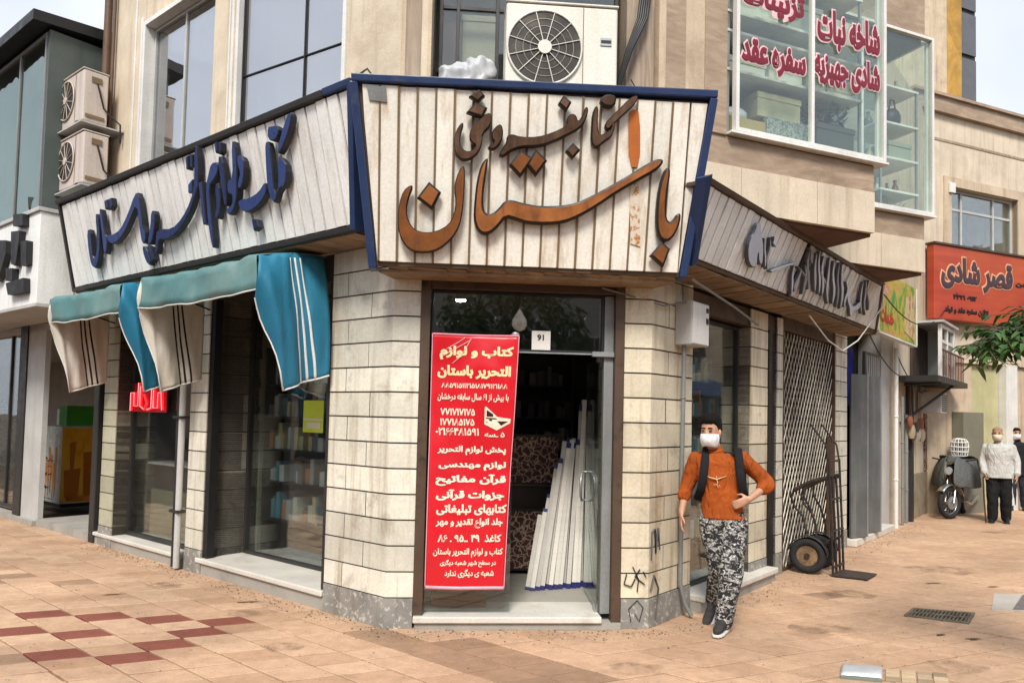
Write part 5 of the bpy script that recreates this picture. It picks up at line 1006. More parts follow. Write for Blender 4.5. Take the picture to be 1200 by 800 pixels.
# leafy goods behind the far left shop window
mb = MB(); rg = random.Random(31)
for k in range(420):
    c = FL(rg.uniform(8.5, 10.6), rg.uniform(-.55, -.25), rg.uniform(.2, 1.9)); a, b = rg.uniform(0, 6.28), rg.uniform(-1, 1); u = V((cos(a), sin(a), b)) * .05; w = V((-sin(a), cos(a), .3)) * .02
    mb.quad([c - u, c + w, c + u, c - w], 0, rg.random())
tag(obj('dried_flower_rack', mb, mat('dry brown stems', (.16, .12, .07), .8, tone=.6), recalc=False), 'mass of dark dried stems behind the far left shop window', 'plants')
t = thing('drinks_cabinet', 'tall white drinks cabinet with printed carrots on its side and orange juice on its front', 'cabinet', FL(9, -.8, .1))
def CAB(x, y, z): return FL(9.45, -.665, 0) + FL.e * (-x) - FL.n * y + V((0, 0, z))
mb = MB(); mb.box(CAB, (0, .95), (.0, .62), (.16, 1.38)); obj('case', mb, M['white'], t, bevel=.008)
mb = MB(); mb.box(CAB, (.02, .93), (.03, .6), (.10, .158)); obj('base', mb, M['black'], t)
def fruit(name, stops, sc, dist):
    k = N(name); f = k.noise(1.0, 3, k.coord(sc), .5, dist); c = k.ramp(f, stops); k.l(c, k.b.inputs['Base Color']); k.b.inputs['Roughness'].default_value = .25; return k.m
# printed front towards the street (foreshortened) and the side that faces the corner
mb = MB(); mb.box(CAB, (.03, .92), (-.006, -.001), (.18, 1.36)); obj('front_print', mb, mat('white glossy print', (.72, .72, .70), .25), t)
mb = MB(); mb.box(CAB, (.951, .956), (.01, .61), (.18, 1.36)); obj('side_print', mb, fruit('amber juice print', [(.2, (.55, .22, .01)), (.45, (.80, .40, .03)), (.7, (.85, .52, .07))], (3, 3, 1.2), 1.0), t)
mb = MB(); kcr = mat('carrot print', (.70, .25, .06), .4, tone=.4)
for k in range(8):
    x = .12 + .09 * k; z0, z1 = .22 + .05 * (k % 3), .78 + .12 * ((k * 2) % 3); mb.prism(lambda u, v, h: CAB(u, -.0065 - h, v), [(x, z0), (x + .02, z0 - .02), (x + .075, z1), (x + .03, z1 + .04), (x - .01, z1)], 0, .001 + .0004 * k, 0, RND.random())
obj('carrot_print', mb, kcr, t)
mb = MB(); kju = mat('orange print', (.80, .24, .02), .4, tone=.5)
for k, (y0, y1, z0, z1) in enumerate(((.05, .3, .25, .72), (.33, .60, .25, 1.0), (.12, .22, .7, 1.15))): mb.prism(lambda u, v, h: CAB(.9565 + h, u, v), [(y0 + .02, z0), (y1 - .03, z0), (y1, z1), (y0, z1 - .03)], 0, .001 + .0006 * k, 0, RND.random())
for k in range(10): mb.prism(lambda u, v, h: CAB(.958 + h, u, v), [(.10 + .045 * k, .20), (.14 + .045 * k, .20), (.145 + .045 * k, .26 + .02 * (k % 3)), (.105 + .045 * k, .27)], .001, .002 + .0002 * k, 0, k / 10)
obj('juice_print', mb, kju, t)
mb = MB(); mb.box(FL, (8.48, 8.80), (-1.25, -.72), (1.40, 1.72)); tag(obj('green_crate', mb, mat('green plastic', (.05, .30, .03), .5), bevel=.01), 'green crate on top of the drinks cabinet', 'crate')
mb = MB(); mb.box(FL, (8.84, 8.98), (-1.0, -.75), (1.40, 1.66)); tag(obj('white_carton', mb, M['white'], bevel=.006), 'small white carton beside the green crate on the drinks cabinet', 'box')

# ------------------------------------------------------------------ low shops further along the right street
RB = thing('shop_row_building', 'beige shop building beyond the lattice gate with metal doors and a stained lower wall', 'building', FR(8.5, -.3, 0))
part('wall', FR, [((8.45, 11.9), (-.5, -.03), (.0, 3.4))], M['plaster_l'], RB)
part('stone_base', FR, [((9.75, 11.88), (-.2, .0), (.0, .82))], mat('stained stone', (.34, .28, .19), .8, dirt=((.16, .12, .07), 4, .45, .7)), RB)
part('wall', FR, [((5.65, 8.44), (-.9, -.45), (.0, 3.5))], M['dark'], RB)
part('metal_door', FR, [((5.68, 6.35), (-.44, -.40), (2.0, 2.75))], mat('red brown door', (.10, .028, .015), .55, streak=((.03, .01, .01), .5)), RB)
part('blue_panel', FR, [((6.6, 6.9), (-.3, -.26), (2.0, 2.9))], mat('blue panel', (.03, .04, .35), .5), RB)
part('metal_door', FR, [((6.95, 7.85), (-.14, -.1), (.10, 2.85))], mat('dull slate metal', (.15, .16, .16), .5, streak=((.07, .06, .05), .6), var=.3), RB)
part('door_rib', FR, [((7.0 + .12 * q, 7.05 + .12 * q), (-.0985, -.085), (.15, 2.8)) for q in range(7)], M['greyl'], RB)
part('wall', FR, [((7.86, 8.44), (-.44, -.08), (.0, 3.2))], M['greyl'], RB)
part('doorstep', FR, [((5.66, 7.9), (-.4, .12), (.0, .10))], M['marble'], RB, bevel=.01)
part('ornate_door', FR, [((10.9, 11.85), (-.028, .0), (.85, 2.4))], kc, RB)
part('dark_post', FR, [((9.36, 9.5), (-.02, .08), (.0, 2.55))], M['dark'], RB)
# open folding metal cabinet doors
t = thing('metal_shutter_door', 'open grey folding metal shutter doors standing on the pavement edge past the white pillar', 'shutter', FR(6.2, .1, .1))
prev = FR(5.72, .02, 0)
for k, (s, d) in enumerate(((6.05, .16), (6.35, .03), (6.75, .17), (7.0, .02))):
    q = FR(s, d, 0); n = (q - prev).cross(V((0, 0, 1))).normalized() * .012
    mb = MB(); mb.hexa([prev - n, q - n, q + n, prev + n] and [p + V((0, 0, .11)) for p in (prev - n, q - n, q + n, prev + n)] + [p + V((0, 0, 2.42)) for p in (prev - n, q - n, q + n, prev + n)]); lf_ = obj('leaf', mb, M['greym'] if k % 2 else mat('dark grey metal', (.12, .13, .128), .45, streak=((.3, .28, .25), .4), var=.3), t)
    mb = MB(); mb.tube([q + V((0, 0, .11)), q + V((0, 0, 2.44))], .018, 8); obj('hinge_rod', mb, M['steel'], t); prev = q
for s, d, r, z, lab, m in ((8.25, .06, .035, 3.0, 'thin white pipe on the wall past the grey shutter doors', 'white'), (8.75, .05, .025, 2.2, 'grey pipe with valves left of the dark wall post', 'greym'), (9.1, .04, .03, 1.9, 'short grey pipe beside the dark wall post', 'greym')):
    mb = MB(); mb.tube([FR(s, d, .0), FR(s, d, z)], r, 10)
    for q in (.4, 1.1): mb.ring(FR(s, d, z * q / 2 + .2), (0, 0, 1), r, .012, 14, 6)
    tag(obj('wall_pipe', mb, M[m]), lab, 'pipe')
# coloured poster sign
t = thing('picture_sign', 'colourful picture sign with green and yellow printing next to the weathered right sign', 'sign', FR(7.4, .3, 3.05))
kp = N('printed picture'); f = kp.noise(2.2, 6, None, .65, 1.5); kp.l(kp.ramp(f, [(.30, (.02, .22, .10)), (.42, (.10, .30, .03)), (.5, (.50, .42, .06)), (.60, (.55, .16, .08)), (.72, (.62, .55, .42))]), kp.b.inputs['Base Color']); kp.b.inputs['Roughness'].default_value = .4
mb = MB(); mb.hexa([FR(6.0, .25, 3.05), FR(8.45, .25, 3.06), FR(8.45, .32, 3.06), FR(6.0, .32, 3.05)] + [FR(6.0, .25, 3.95), FR(8.45, .25, 4.0), FR(8.45, .32, 4.0), FR(6.0, .32, 3.95)]); obj('panel', mb, kp.m, t)
mb = MB(); mb.box(FR, (6.0, 8.47), (.24, .335), (3.02, 3.045)); mb.box(FR, (8.455, 8.50), (.24, .335), (3.05, 4.0)); mb.box(FR, (5.97, 5.995), (.24, .335), (3.05, 3.95)); obj('frame', mb, M['white'], t)
mb = MB(); mb.prism(lambda u, v, h: FR(u, .322 + h, v), [(7.6, 3.2), (8.3, 3.1), (8.35, 3.9), (7.7, 3.75)], 0, .004); obj('print', mb, mat('cream print patch', (.60, .47, .26), .5, dirt=((.3, .12, .05), 6, .5, .6)), t)
mb = MB(); put_text(mb, lambda u, v, h: FR(u, .322 + h, v), 'خدمات', 6.1, 6.9, 3.2, 3.45, 0, .004, .05); obj('print', mb, mat('red print', (.45, .03, .02), .5), t)
# enclosed window box on brackets
t = thing('enclosed_balcony', 'small white framed window box with a dark platform bracketed to the far right wall', 'balcony', FR(10, .3, 2.5))
part('platform', FR, [((8.6, 11.6), (-.02, .62), (2.46, 2.56))], M['dark'], t)
part('box', FR, [((9.7, 11.05), (-.02, .02), (2.57, 3.56))], mat('dark interior', (.06, .035, .025), .7), t)
window(FR, 9.7, 11.0, .46, 2.57, 3.55, M['white'], M['glass'], .06, muls=(10.35,), trans=(3.25,), parent=t, name='window')
part('roof', FR, [((9.6, 11.15), (-.02, .54), (3.57, 3.61))], M['greyl'], t)
part('end_panel', FR, [((11.01, 11.05), (.03, .49), (2.57, 3.56))], M['white'], t)
mb = MB(); mb.tube([FR(8.9, .0, 1.75), FR(10.4, .55, 2.46)], .025, 8); mb.tube([FR(9.0, .02, 2.42), FR(9.0, .6, 2.45)], .02, 6); obj('bracket', mb, M['dark'], t)

part('railing', FR, [((9.25 + .17 * q, 9.27 + .17 * q), (.58, .595), (2.56, 3.02)) for q in range(13)] + [((9.2, 11.4), (.578, .597), (3.022, 3.05))], mat('red brown railing', (.12, .045, .03), .6), t)
t = thing('window_air_conditioner', 'small grey box air conditioner hung on the wall under the window box', 'air conditioner', FR(10.5, .2, 1.9)); mb = MB(); mb.box(FR, (10.2, 10.75), (.003, .4), (1.95, 2.35)); obj('case', mb, M['greyl'], t, bevel=.01); mb = MB()
for q in range(8): mb.box(FR, (10.24, 10.71), (.401, .408), (1.99 + q * .04, 2.01 + q * .04))
obj('grille', mb, M['dark'], t)
for k_, (s0, d0, z0, s1, d1, z1, dip, lab) in enumerate(((5.0, .62, 3.4, 11.2, .3, 4.0, .35, 'black cable sagging from the weathered sign to the far wall, uppermost'), (5.6, .3, 2.95, 9.3, .08, 2.6, .22, 'black cable sagging below the picture sign'), (8.3, .06, 2.9, 11.6, .1, 2.4, .3, 'black cable drooping past the window box bracket'))):
    mb = MB(); mb.tube([FR(s0 + (s1 - s0) * q / 14, d0 + (d1 - d0) * q / 14, z0 + (z1 - z0) * q / 14 - dip * 4 * (q / 14) * (1 - q / 14)) for q in range(15)], .009, 6); tag(obj('cable', mb, M['black']), lab, 'cable')
rg = random.Random(77)
for k_ in range(9):
    s0 = 9.0 + k_ * .12; z0 = 1.5 + rg.uniform(0, .35); mb = MB(); c_ = FR(s0, .12, z0); mb.ball(c_, .05 + rg.uniform(0, .02), .05, .10 + rg.uniform(0, .05), 10); mb.tube([c_, FR(s0, .10, 2.44)], .004, 4)
    tag(obj('hanging_goods', mb, mat('hanging goods %d' % k_, rg.choice(((.25, .08, .04), (.35, .28, .18), (.08, .07, .06), (.4, .38, .33))), .7)), 'small bundle hanging in the row of goods under the window box platform', 'goods', 'goods hanging under the window box')
# ------------------------------------------------------------------ cream building closing the street on the right
XB = thing('cream_building', 'cream stone building at the end of the street behind the red sign', 'building', FX(3, -.2, 0))
part('wall', FX, [((-.35, .72), (-4, .0), (3.0, 8.0)), ((2.80, 14), (-4, .0), (3.0, 8.0)), ((.722, 2.798), (-4, .0), (3.0, 5.28)), ((.722, 2.798), (-4, .0), (6.56, 8.0))], M['plaster_l'], XB)
part('cornice', FX, [((-.5, 14), (-.5, .10), (8.0, 8.30)), ((-.5, 14), (-.5, .16), (8.302, 8.36))], M['band'], XB)
part('wall_band', FX, [((-.3, 14), (.0, .012), (7.45, 7.50))], M['travert'], XB)
part('window_surround', FX, [((.50, .718), (-.1, .03), (5.2, 6.75)), ((2.80, 3.0), (-.1, .03), (5.2, 6.75)), ((.72, 2.798), (-.1, .03), (6.562, 6.75)), ((.6, 2.9), (-.1, .08), (5.2, 5.278))], M['plaster'], XB)
window(FX, .725, 2.795, -.14, 5.282, 6.555, M['greyl'], M['glass'], .05, muls=(1.2, 2.2), trans=(6.15,), parent=XB, name='window')
window(FX, 3.5, 5.0, -.05, 5.282, 6.555, M['greyl'], M['glass_up'], .05, muls=(4.2,), parent=XB, name='window')
part('window_room', FX, [((.75, 2.78), (-1.2, -1.1), (5.2, 6.6))], M['inner'], XB)
part('lower_wall', FX, [((-.3, 1.4), (-4, -.05), (.0, 2.99)), ((2.7, 14), (-4, -.06), (.0, 2.99))], M['plaster'], XB)
part('yellow_gate', FX, [((1.42, 2.30), (-.6, -.1), (.0, 2.99))], mat('pale yellow painted metal', (.50, .47, .26), .6, streak=((.33, .28, .14), .5)), XB)
part('white_pillar', FX, [((2.32, 2.68), (-.5, .06), (.0, 2.99))], M['white'], XB)
part('meter_cabinet', FX, [((.8, 1.4), (-.04, .2), (.0, 2.0))], mat('olive grey cabinet', (.20, .19, .14), .6), XB)
part('wall_lamp', FX, [((.62, .78), (.035, .07), (6.42, 6.62))], M['white'], XB)
RS = thing('shop_sign', 'big orange-red sign with dark outlined lettering on the cream building', 'sign', FX(2.0, .2, 3.8))
kr2 = N('orange red sign face'); f = kr2.noise(.5, 4); kr2.l(kr2.mix(kr2.ramp(f, [(.35, (.40, .05, .028)), (.65, (.52, .105, .03))]), kr2.gray(kr2.noise(1.0, 4, kr2.coord((1, 1, 9))), .8, 1.06), 1.0, 'MULTIPLY'), kr2.b.inputs['Base Color']); kr2.b.inputs['Roughness'].default_value = .45
mb = MB(); mb.box(FX, (-.08, 6.5), (.08, .24), (3.80, 5.26)); obj('panel', mb, kr2.m, RS, bevel=.01)
mb = MB(); mb.box(FX, (-.10, 6.5), (.06, .27), (5.262, 5.30)); obj('frame', mb, M['brownm'], RS)
fx = lambda u, v, h: FX(u, .2405 + h, v)
for body, a in (('قصر شادی', (.10, 2.25, 4.40, 5.06)),):
    mb = MB(); put_text(mb, fx, body, a[0] - .03, a[1] + .03, a[2] - .03, a[3] + .03, .0, .008, .11); obj('outline', mb, mat('peach outline', (.75, .38, .22), .5), RS)
    mb = MB(); put_text(mb, fx, body, a[0], a[1], a[2], a[3], .0085, .02, .055); obj('letters', mb, mat('dark sign letters', (.07, .04, .05), .5), RS)
for body, a in (('۰۹۱۲ ۴۳۲۱', (.45, 1.15, 4.22, 4.36)), ('تزئین سفره عقد و تولد', (.20, 1.5, 3.92, 4.08)), ('تلفن', (2.35, 2.9, 4.62, 4.74))):
    mb = MB(); put_text(mb, fx, body, *a, .0, .012, .06); obj('letters', mb, M['black'], RS)
TB = thing('tall_building', 'distant tall building with a golden vertical strip rising above the cream building', 'building', FX(13, -12, 0))
part('wall', FX, [((5, 12.88), (-20, -9), (0, 26))], M['plaster'], TB)
mb = MB(); mb.box(FX, (12.89, 13.72), (-14, -9), (0, 26)); obj('gold_panel', mb, veined('gold cladding', (.30, .15, .02), (.62, .36, .06), (.8, .8, .8)), TB)
mb = MB()
for k in range(14): mb.box(FX, (13.73, 14.58), (-14, -9.02), (k * 1.8, k * 1.8 + 1.62))
obj('window', mb, mat('dark window glass', (.10, .10, .11), .15), TB)
mb = MB(); mb.box(FX, (13.73, 14.64), (-15, -9.1), (0, 26)); obj('window_frame', mb, M['dark'], TB)
# ------------------------------------------------------------------ people
def ell(c, x, y, rx, ry, n=20, p=2.0):
    out = []
    for k in range(n):
        a = 2 * pi * k / n; ca, sa = cos(a), sin(a)
        out.append(V(c) + V(x) * (rx * math.copysign(abs(ca) ** (2 / p), ca)) + V(y) * (ry * math.copysign(abs(sa) ** (2 / p), sa)))
    return out
def basis(az):                                   # x to the figure's left hand (image right when facing us), y = facing direction
    a = R_(az); return V((cos(a), sin(a), 0)), V((sin(a), -cos(a), 0))
def limb(mb, pts, rs, n=14, k=6):
    """smooth tapered limb through joints"""
    P, Q = [], []
    for i in range(len(pts) - 1):
        a, b = V(pts[i]), V(pts[i + 1])
        for j in range(k):
            t = j / k; P.append(a.lerp(b, t)); Q.append(rs[i] * (1 - t) + rs[i + 1] * t)
    P.append(V(pts[-1])); Q.append(rs[-1])
    for _ in range(2):
        P = [P[0]] + [(P[i - 1] + P[i] * 2 + P[i + 1]) / 4 for i in range(1, len(P) - 1)] + [P[-1]]
    mb.tube(P, Q, n); mb.ball(P[0], Q[0] * .97); mb.ball(P[-1], Q[-1] * .97)
def head_rings(c, hx, hy, sc=1.0):
    """c = chin point, rings up to the crown; hx side axis, hy facing axis"""
    prof = [(.000, .030, .028, .045), (.012, .043, .046, .036), (.035, .058, .068, .022), (.065, .067, .084, .008), (.095, .071, .091, .002), (.125, .074, .095, -.002), (.155, .076, .098, -.006), (.185, .073, .094, -.008), (.210, .062, .081, -.008), (.228, .042, .056, -.008), (.236, .018, .024, -.008)]
    return [ell(V(c) + V((0, 0, z * sc)) + hy * (o * sc), hx, hy, rx * sc, ry * sc, 20, 2.15) for z, rx, ry, o in prof]
def hand(mb, wr, d, palm_n, side, curl, sc=1.0):
    """wr wrist, d pointing direction, palm_n palm normal, side = thumb side vector"""
    d, pn, sd = V(d).normalized(), V(palm_n).normalized(), V(side).normalized()
    rings = [ell(V(wr) + d * t * sc, sd, pn, a * sc, b * sc, 12, 2.4) for t, a, b in ((-.01, .027, .020), (.02, .033, .018), (.055, .040, .016), (.088, .040, .014), (.098, .034, .011))]
    mb.loft(rings)
    for k, (o, L) in enumerate(((.030, .070), (.010, .080), (-.011, .074), (-.030, .058))):
        p = V(wr) + d * (.088 * sc) + sd * (o * sc); cur = 0.15; pts = [p - d * .02 * sc]; q = p; dd = d.copy()
        for seg in (.45, .32, .23):
            pts.append(q.copy()); cur = curl * (.6 if seg == .45 else 1.0)
            dd = (Matrix.Rotation(cur, 3, d.cross(pn)) @ dd) if True else dd
            q = q + dd * (L * seg * sc)
        pts.append(q); mb.tube(pts, [.0095 * sc, .0095 * sc, .009 * sc, .0083 * sc, .0068 * sc], 8); mb.ball(q, .0068 * sc)
    p = V(wr) + d * (.025 * sc) + sd * (.028 * sc); m = (sd * .75 + d * .75 + pn * .35).normalized()
    q = p + m * .042 * sc; r = q + (m * .4 + d * .8 + pn * .3).normalized() * .034 * sc
    mb.tube([p - m * .015, p, q, r], [.012 * sc, .0125 * sc, .0105 * sc, .0082 * sc], 8); mb.ball(r, .0082 * sc)
SKIN = N('warm skin'); SKIN.l(SKIN.mix((.50, .27, .17), SKIN.gray(SKIN.noise(30, 4), .88, 1.06), 1.0, 'MULTIPLY'), SKIN.b.inputs['Base Color']); SKIN.b.inputs['Roughness'].default_value = .5; SKIN.b.inputs['Subsurface Weight'].default_value = .06
SKIN = SKIN.m
def cloth(name, col, var=.15, wr=.35, vs=3):
    k = N(name); c = k.mix(col, k.gray(k.noise(vs, 4), 1 - var, 1 + var * .5), 1.0, 'MULTIPLY'); c = k.mix(c, k.gray(k.noise(180, 2), .9, 1.05), 1.0, 'MULTIPLY')
    k.l(c, k.b.inputs['Base Color']); k.b.inputs['Roughness'].default_value = .85; k.b.inputs['Specular IOR Level'].default_value = .2
    fo = k.noise(7, 3, k.coord((1.6, 1.6, .7)), .5, 1.6); k.l(k.bump(fo, min(1, wr * 1.6), .05), k.b.inputs['Normal']); return k.m
def wrinkle(o, size, st):
    tx = bpy.data.textures.new('cloth folds', 'CLOUDS'); tx.noise_scale = size * 2.2; tx.noise_depth = 1
    md = o.modifiers.new('folds', 'DISPLACE'); md.texture = tx; md.strength = st; md.mid_level = .5; md.texture_coords = 'LOCAL'
    md = o.modifiers.new('soften', 'SMOOTH'); md.iterations = 2; md.factor = .5
def person(label, base, J, m, P):
    """J: joints in local metres (x image right, y towards the viewer, z up); P: clothing options"""
    t = thing('person', label, 'person', base)
    bx, by = V((1, 0, 0)), V((0, -1, 0))
    b0 = V(base); az = math.atan2(-base[0], 1) * 0
    vd = V((base[0], base[1], 0)).normalized(); bx = V((vd.y, -vd.x, 0)); by = -vd
    def L(p): return b0 + bx * p[0] + by * p[1] + V((0, 0, p[2]))
    def D(p): return (bx * p[0] + by * p[1] + V((0, 0, p[2]))).normalized()
    hd = D((J['face'][0], J['face'][1], 0)); hx = V((hd.y, -hd.x, 0)) * -1
    td = D((J['front'][0], J['front'][1], 0)); tx = V((td.y, -td.x, 0)) * -1
    chin, pel, chs, nk = L(J['chin']), L(J['pelvis']), L(J['chest']), L(J['neck'])
    hs = P.get('head', 1.0)
    # body: one continuous skin
    b = MB(); b.loft(head_rings(chin, hx, hd, hs))
    fc_ = chin + V((0, 0, .10 * hs)) + hd * .092 * hs                   # nose
    b.loft([ell(fc_ + V((0, 0, z * hs)) + hd * (o * hs), hx, hd, w * hs, dp * hs, 8) for z, w, dp, o in ((-.022, .014, .010, -.004), (-.014, .017, .020, .008), (.0, .012, .016, .005), (.03, .008, .010, -.002))])
    for sg in (1, -1): b.ball(chin + V((0, 0, .115 * hs)) + hx * (.076 * hs * sg) - hd * .004, .012 * hs, .026 * hs, .034 * hs, 10)
    limb(b, [nk - V((0, 0, .06)), nk + V((0, 0, .02)), chin + V((0, 0, .06)) - hd * .0], [.068, .058, .056])
    def torso(f, z0=0.0, cut=False):
        rings = []
        for q, rx, ry in ((0, .165, .115), (.25, .155, .108), (.5, .150, .105), (.72, .172, .115), (.88, .165, .105), (.97, .115, .08)):
            if q < z0: continue
            c = pel.lerp(chs, q / .72) if q < .72 else chs.lerp(nk, (q - .72) / .28)
            rings.append(ell(c, tx, td, rx * f * P.get('w', 1), ry * f * P.get('dp', 1), 24, 2.4))
        return rings
    b.loft(torso(.93))
    for sd in ('R', 'L'):
        sh, el, wr = (L(J[k + sd]) for k in ('sh', 'el', 'wr'))
        limb(b, [sh, el, wr], [.048, .038, .026]); hd_ = J['hand' + sd]
        hand(b, wr, D(hd_[0]), D(hd_[1]), D(hd_[2]), hd_[3], P.get('hs', 1.0))
        hp, kn, an = (L(J[k + sd]) for k in ('hip', 'kn', 'an'))
        limb(b, [hp, kn, an], [.082, .055, .038]); limb(b, [an, an.lerp(L(J['toe' + sd]), .25)], [.034, .022])
    obj('body', b, SKIN, t, remesh=.0075, smooth=2)
    # eyes and brows
    e = MB(); br = MB()
    for sg in (1, -1):
        c = chin + V((0, 0, .128 * hs)) + hx * (.031 * hs * sg) + hd * .088 * hs; e.ball(c, .013 * hs, .010 * hs, .007 * hs, 10)
        br.tube([c + V((0, 0, .022)) - hx * .02 + hd * .004, c + V((0, 0, .026)) + hd * .006, c + V((0, 0, .022)) + hx * .02 + hd * .002], .0045, 6)
    obj('eye', e, mat('dark eye', (.02, .015, .01), .3), t); obj('eyebrow', br, m['hair'], t)
    # mask
    k = MB(); g = []
    for j in range(9):
        v = j / 8; z = .005 + v * .098; row = []
        for i in range(17):
            a = (i / 16 - .5) * pi * 1.05; rr = 1.0 + .10 * sin(v * pi) * cos(a) ** 2 + (.018 if j in (3, 5) else 0)
            row.append(chin + V((0, 0, z * hs - .012 * sin(abs(a)) * (1 - v))) + hx * (sin(a) * .076 * hs * (.80 + .22 * sin(v * 2.4))) + hd * ((.012 + cos(a) * .098 * rr * (.78 + .24 * sin(v * 2.2))) * hs))
        g.append(row)
    k.sheet(g); mo = obj('face_mask', k, m['mask'], t, solid=.004)
    k = MB()
    for sg in (1, -1):
        for z in (.03, .09): k.tube([chin + V((0, 0, z * hs)) + hx * (.073 * sg * hs) + hd * .02, chin + V((0, 0, .115 * hs)) + hx * (.083 * sg * hs) - hd * .01], .002, 5)
    obj('mask_loop', k, m['mask'], mo)
    # hair
    k = MB(); rg = random.Random(5); hz = P.get('hair_up', 0)
    if P['hair'] == 'tall':
        rings = []
        for z, rx, ry, o in ((.135, .079, .088, -.020), (.165, .081, .100, -.012), (.195, .079, .101, -.006), (.225, .077, .097, -.002), (.258, .070, .086, .004), (.274, .045, .058, .004)):
            rings.append([p + V((0, 0, .010 * noise.noise(p * 45))) + hx * (.009 * noise.noise(p * 50)) for p in ell(chin + V((0, 0, z)) + hd * o, hx, hd, rx, ry, 28, 2.3)])
        # lift the front so the forehead shows
        for i, r in enumerate(rings[:2]):
            for j, p in enumerate(r):
                f = (p - chin - V((0, 0, p.z - chin.z))).dot(hd)
                if f > .03: r[j] = p + V((0, 0, (.052, .026)[i] * min(1, (f - .03) / .03))) - hd * (.008, .002)[i]
        k.loft(rings)
        for _ in range(420):
            a = rg.uniform(0, 6.28); r = rg.uniform(0, 1) ** .5; p = chin + V((0, 0,   .262 - .04 * r * r)) + hx * (.066 * r * cos(a)) + hd * (.082 * r * sin(a)); q = p + V((rg.uniform(-.012, .012), rg.uniform(-.012, .012), rg.uniform(.006, .020)))
            k.tube([p, q], [.004, .0015], 4)
    else:
        rings = [ell(chin + V((0, 0, z)) + hd * o, hx, hd, rx, ry, 22, 2.2) for z, rx, ry, o in ((.165, .080, .096, -.010), (.19, .079, .098, -.008), (.215, .068, .086, -.008), (.235, .044, .058, -.008), (.243, .016, .02, -.008))]; k.loft(rings)
    obj('hair', k, m['hair'], t)
    # shirt / top with sleeves
    s = MB(); F = P.get('fit', 1.12); hem = P.get('hem', -.03)
    rr = torso(F); bot = [ell(pel + V((0, 0, hem)) , tx, td, .175 * F * P.get('w', 1), .122 * F * P.get('dp', 1), 24, 2.4)]
    s.loft(bot + rr)
    for sd in ('R', 'L'):
        sh, el, wr = (L(J[k_ + sd]) for k_ in ('sh', 'el', 'wr')); q = P['sleeve']
        cu = el.lerp(wr, q); cd_ = (wr - el).normalized(); s.ring(cu - cd_ * .008, cd_, .043 + P.get('baggy', 0), .010, 20, 8)
        limb(s, [sh, el, el.lerp(wr, q)], [.064, .052 + P.get('baggy', 0), .046 + P.get('baggy', 0)])
    limb(s, [nk - V((0, 0, .05)), nk + V((0, 0, .012))], [.082, .066])
    TS = obj('shirt', s, m['top'], t, remesh=.0085, smooth=4); wrinkle(TS, .050, P.get('fold', .024))
    for fn in P.get('extras', []): fn(t, L, D, TS, J, td, tx)
    # trousers
    s = MB(); rings = [ell(pel + V((0, 0, z)), tx, td, rx, ry, 24, 2.3) for z, rx, ry in ((.04, .165, .118), (-.05, .178, .128), (-.12, .172, .122))]; s.loft(rings)
    for sd in ('R', 'L'):
        hp, kn, an = (L(J[k_ + sd]) for k_ in ('hip', 'kn', 'an')); limb(s, [hp, kn, an + V((0, 0, -.005))], P.get('legs', [.105, .082, .062]))
    TR = obj('trousers', s, m['legs'], t, remesh=.0085, smooth=3); wrinkle(TR, .055, .026)
    # shoes
    for sd in ('R', 'L'):
        an, to = L(J['an' + sd]), L(J['toe' + sd]); f = (to - an); f.z = 0; f.normalize(); sx = V((f.y, -f.x, 0)); up = (to - an).normalized()
        pitch = J.get('pitch' + sd, 0.0); bz = V((0, 0, 1)); ff = f
        heel = V((an.x, an.y, an.z - .085)) - f * .06
        if pitch: ff = (f * cos(pitch) - bz * sin(pitch)); bz = (bz * cos(pitch) + f * sin(pitch))
        sole = MB(); up_ = MB()
        oc = [(.0, .030), (.06, .037), (.13, .040), (.19, .046), (.24, .040), (.272, .022)]
        pl = [heel + ff * a - sx * w for a, w in oc] + [heel + ff * a + sx * w for a, w in reversed(oc)]
        n = len(pl); sole.add(pl + [p + bz * .024 for p in pl], [tuple(range(n - 1, -1, -1)), tuple(range(n, 2 * n))] + [(i, (i + 1) % n, n + (i + 1) % n, n + i) for i in range(n)])
        rings = [ell(heel + ff * a + bz * (.024 + h), sx, bz, w, h, 14, 2.4) for a, w, h in ((.004, .024, .040), (.03, .034, .060), (.08, .037, .062), (.13, .038, .046), (.19, .043, .032), (.24, .036, .024), (.266, .018, .014))]
        up_.loft(rings); up_.tube([heel + ff * .055 + bz * .05, an + V((0, 0, -.02)), an.lerp(L(J['kn' + sd]), .22)], [.044, .046, .046], 14)
        sh_ = obj('shoe', up_, m['shoe'], t, subsurf=1); obj('sole', sole, m['sole'], sh_, bevel=.006)
    return t, L, D, td, tx, vd
camo = N('black white grey camouflage'); co = camo.coord((14, 14, 24)); f = camo.noise(1.0, 2, co, .5, 1.2); f2 = camo.noise(1.4, 2, camo.coord((18, 18, 30)), .5, 1.0)
c = camo.ramp(f, [(.0, (.012, .012, .013)), (.50, (.012, .012, .013)), (.515, (.52, .51, .48)), (.575, (.52, .51, .48)), (.59, (.10, .10, .098))])
c = camo.mix(c, (.012, .012, .013), camo.ramp(f2, [(.54, (0,) * 3), (.56, (1,) * 3)])); c = camo.mix(c, (.26, .255, .24), camo.ramp(f2, [(.40, (1,) * 3), (.38, (1,) * 3), (.405, (0,) * 3)]))
camo.l(c, camo.b.inputs['Base Color']); camo.b.inputs['Roughness'].default_value = .9; camo.l(camo.bump(camo.noise(9, 4), .4, .02), camo.b.inputs['Normal'])
HAIR = mat('black hair', (.008, .007, .006), .85, spec=.15)
strapm = cloth('black backpack nylon', (.014, .014, .016), .2, .2)
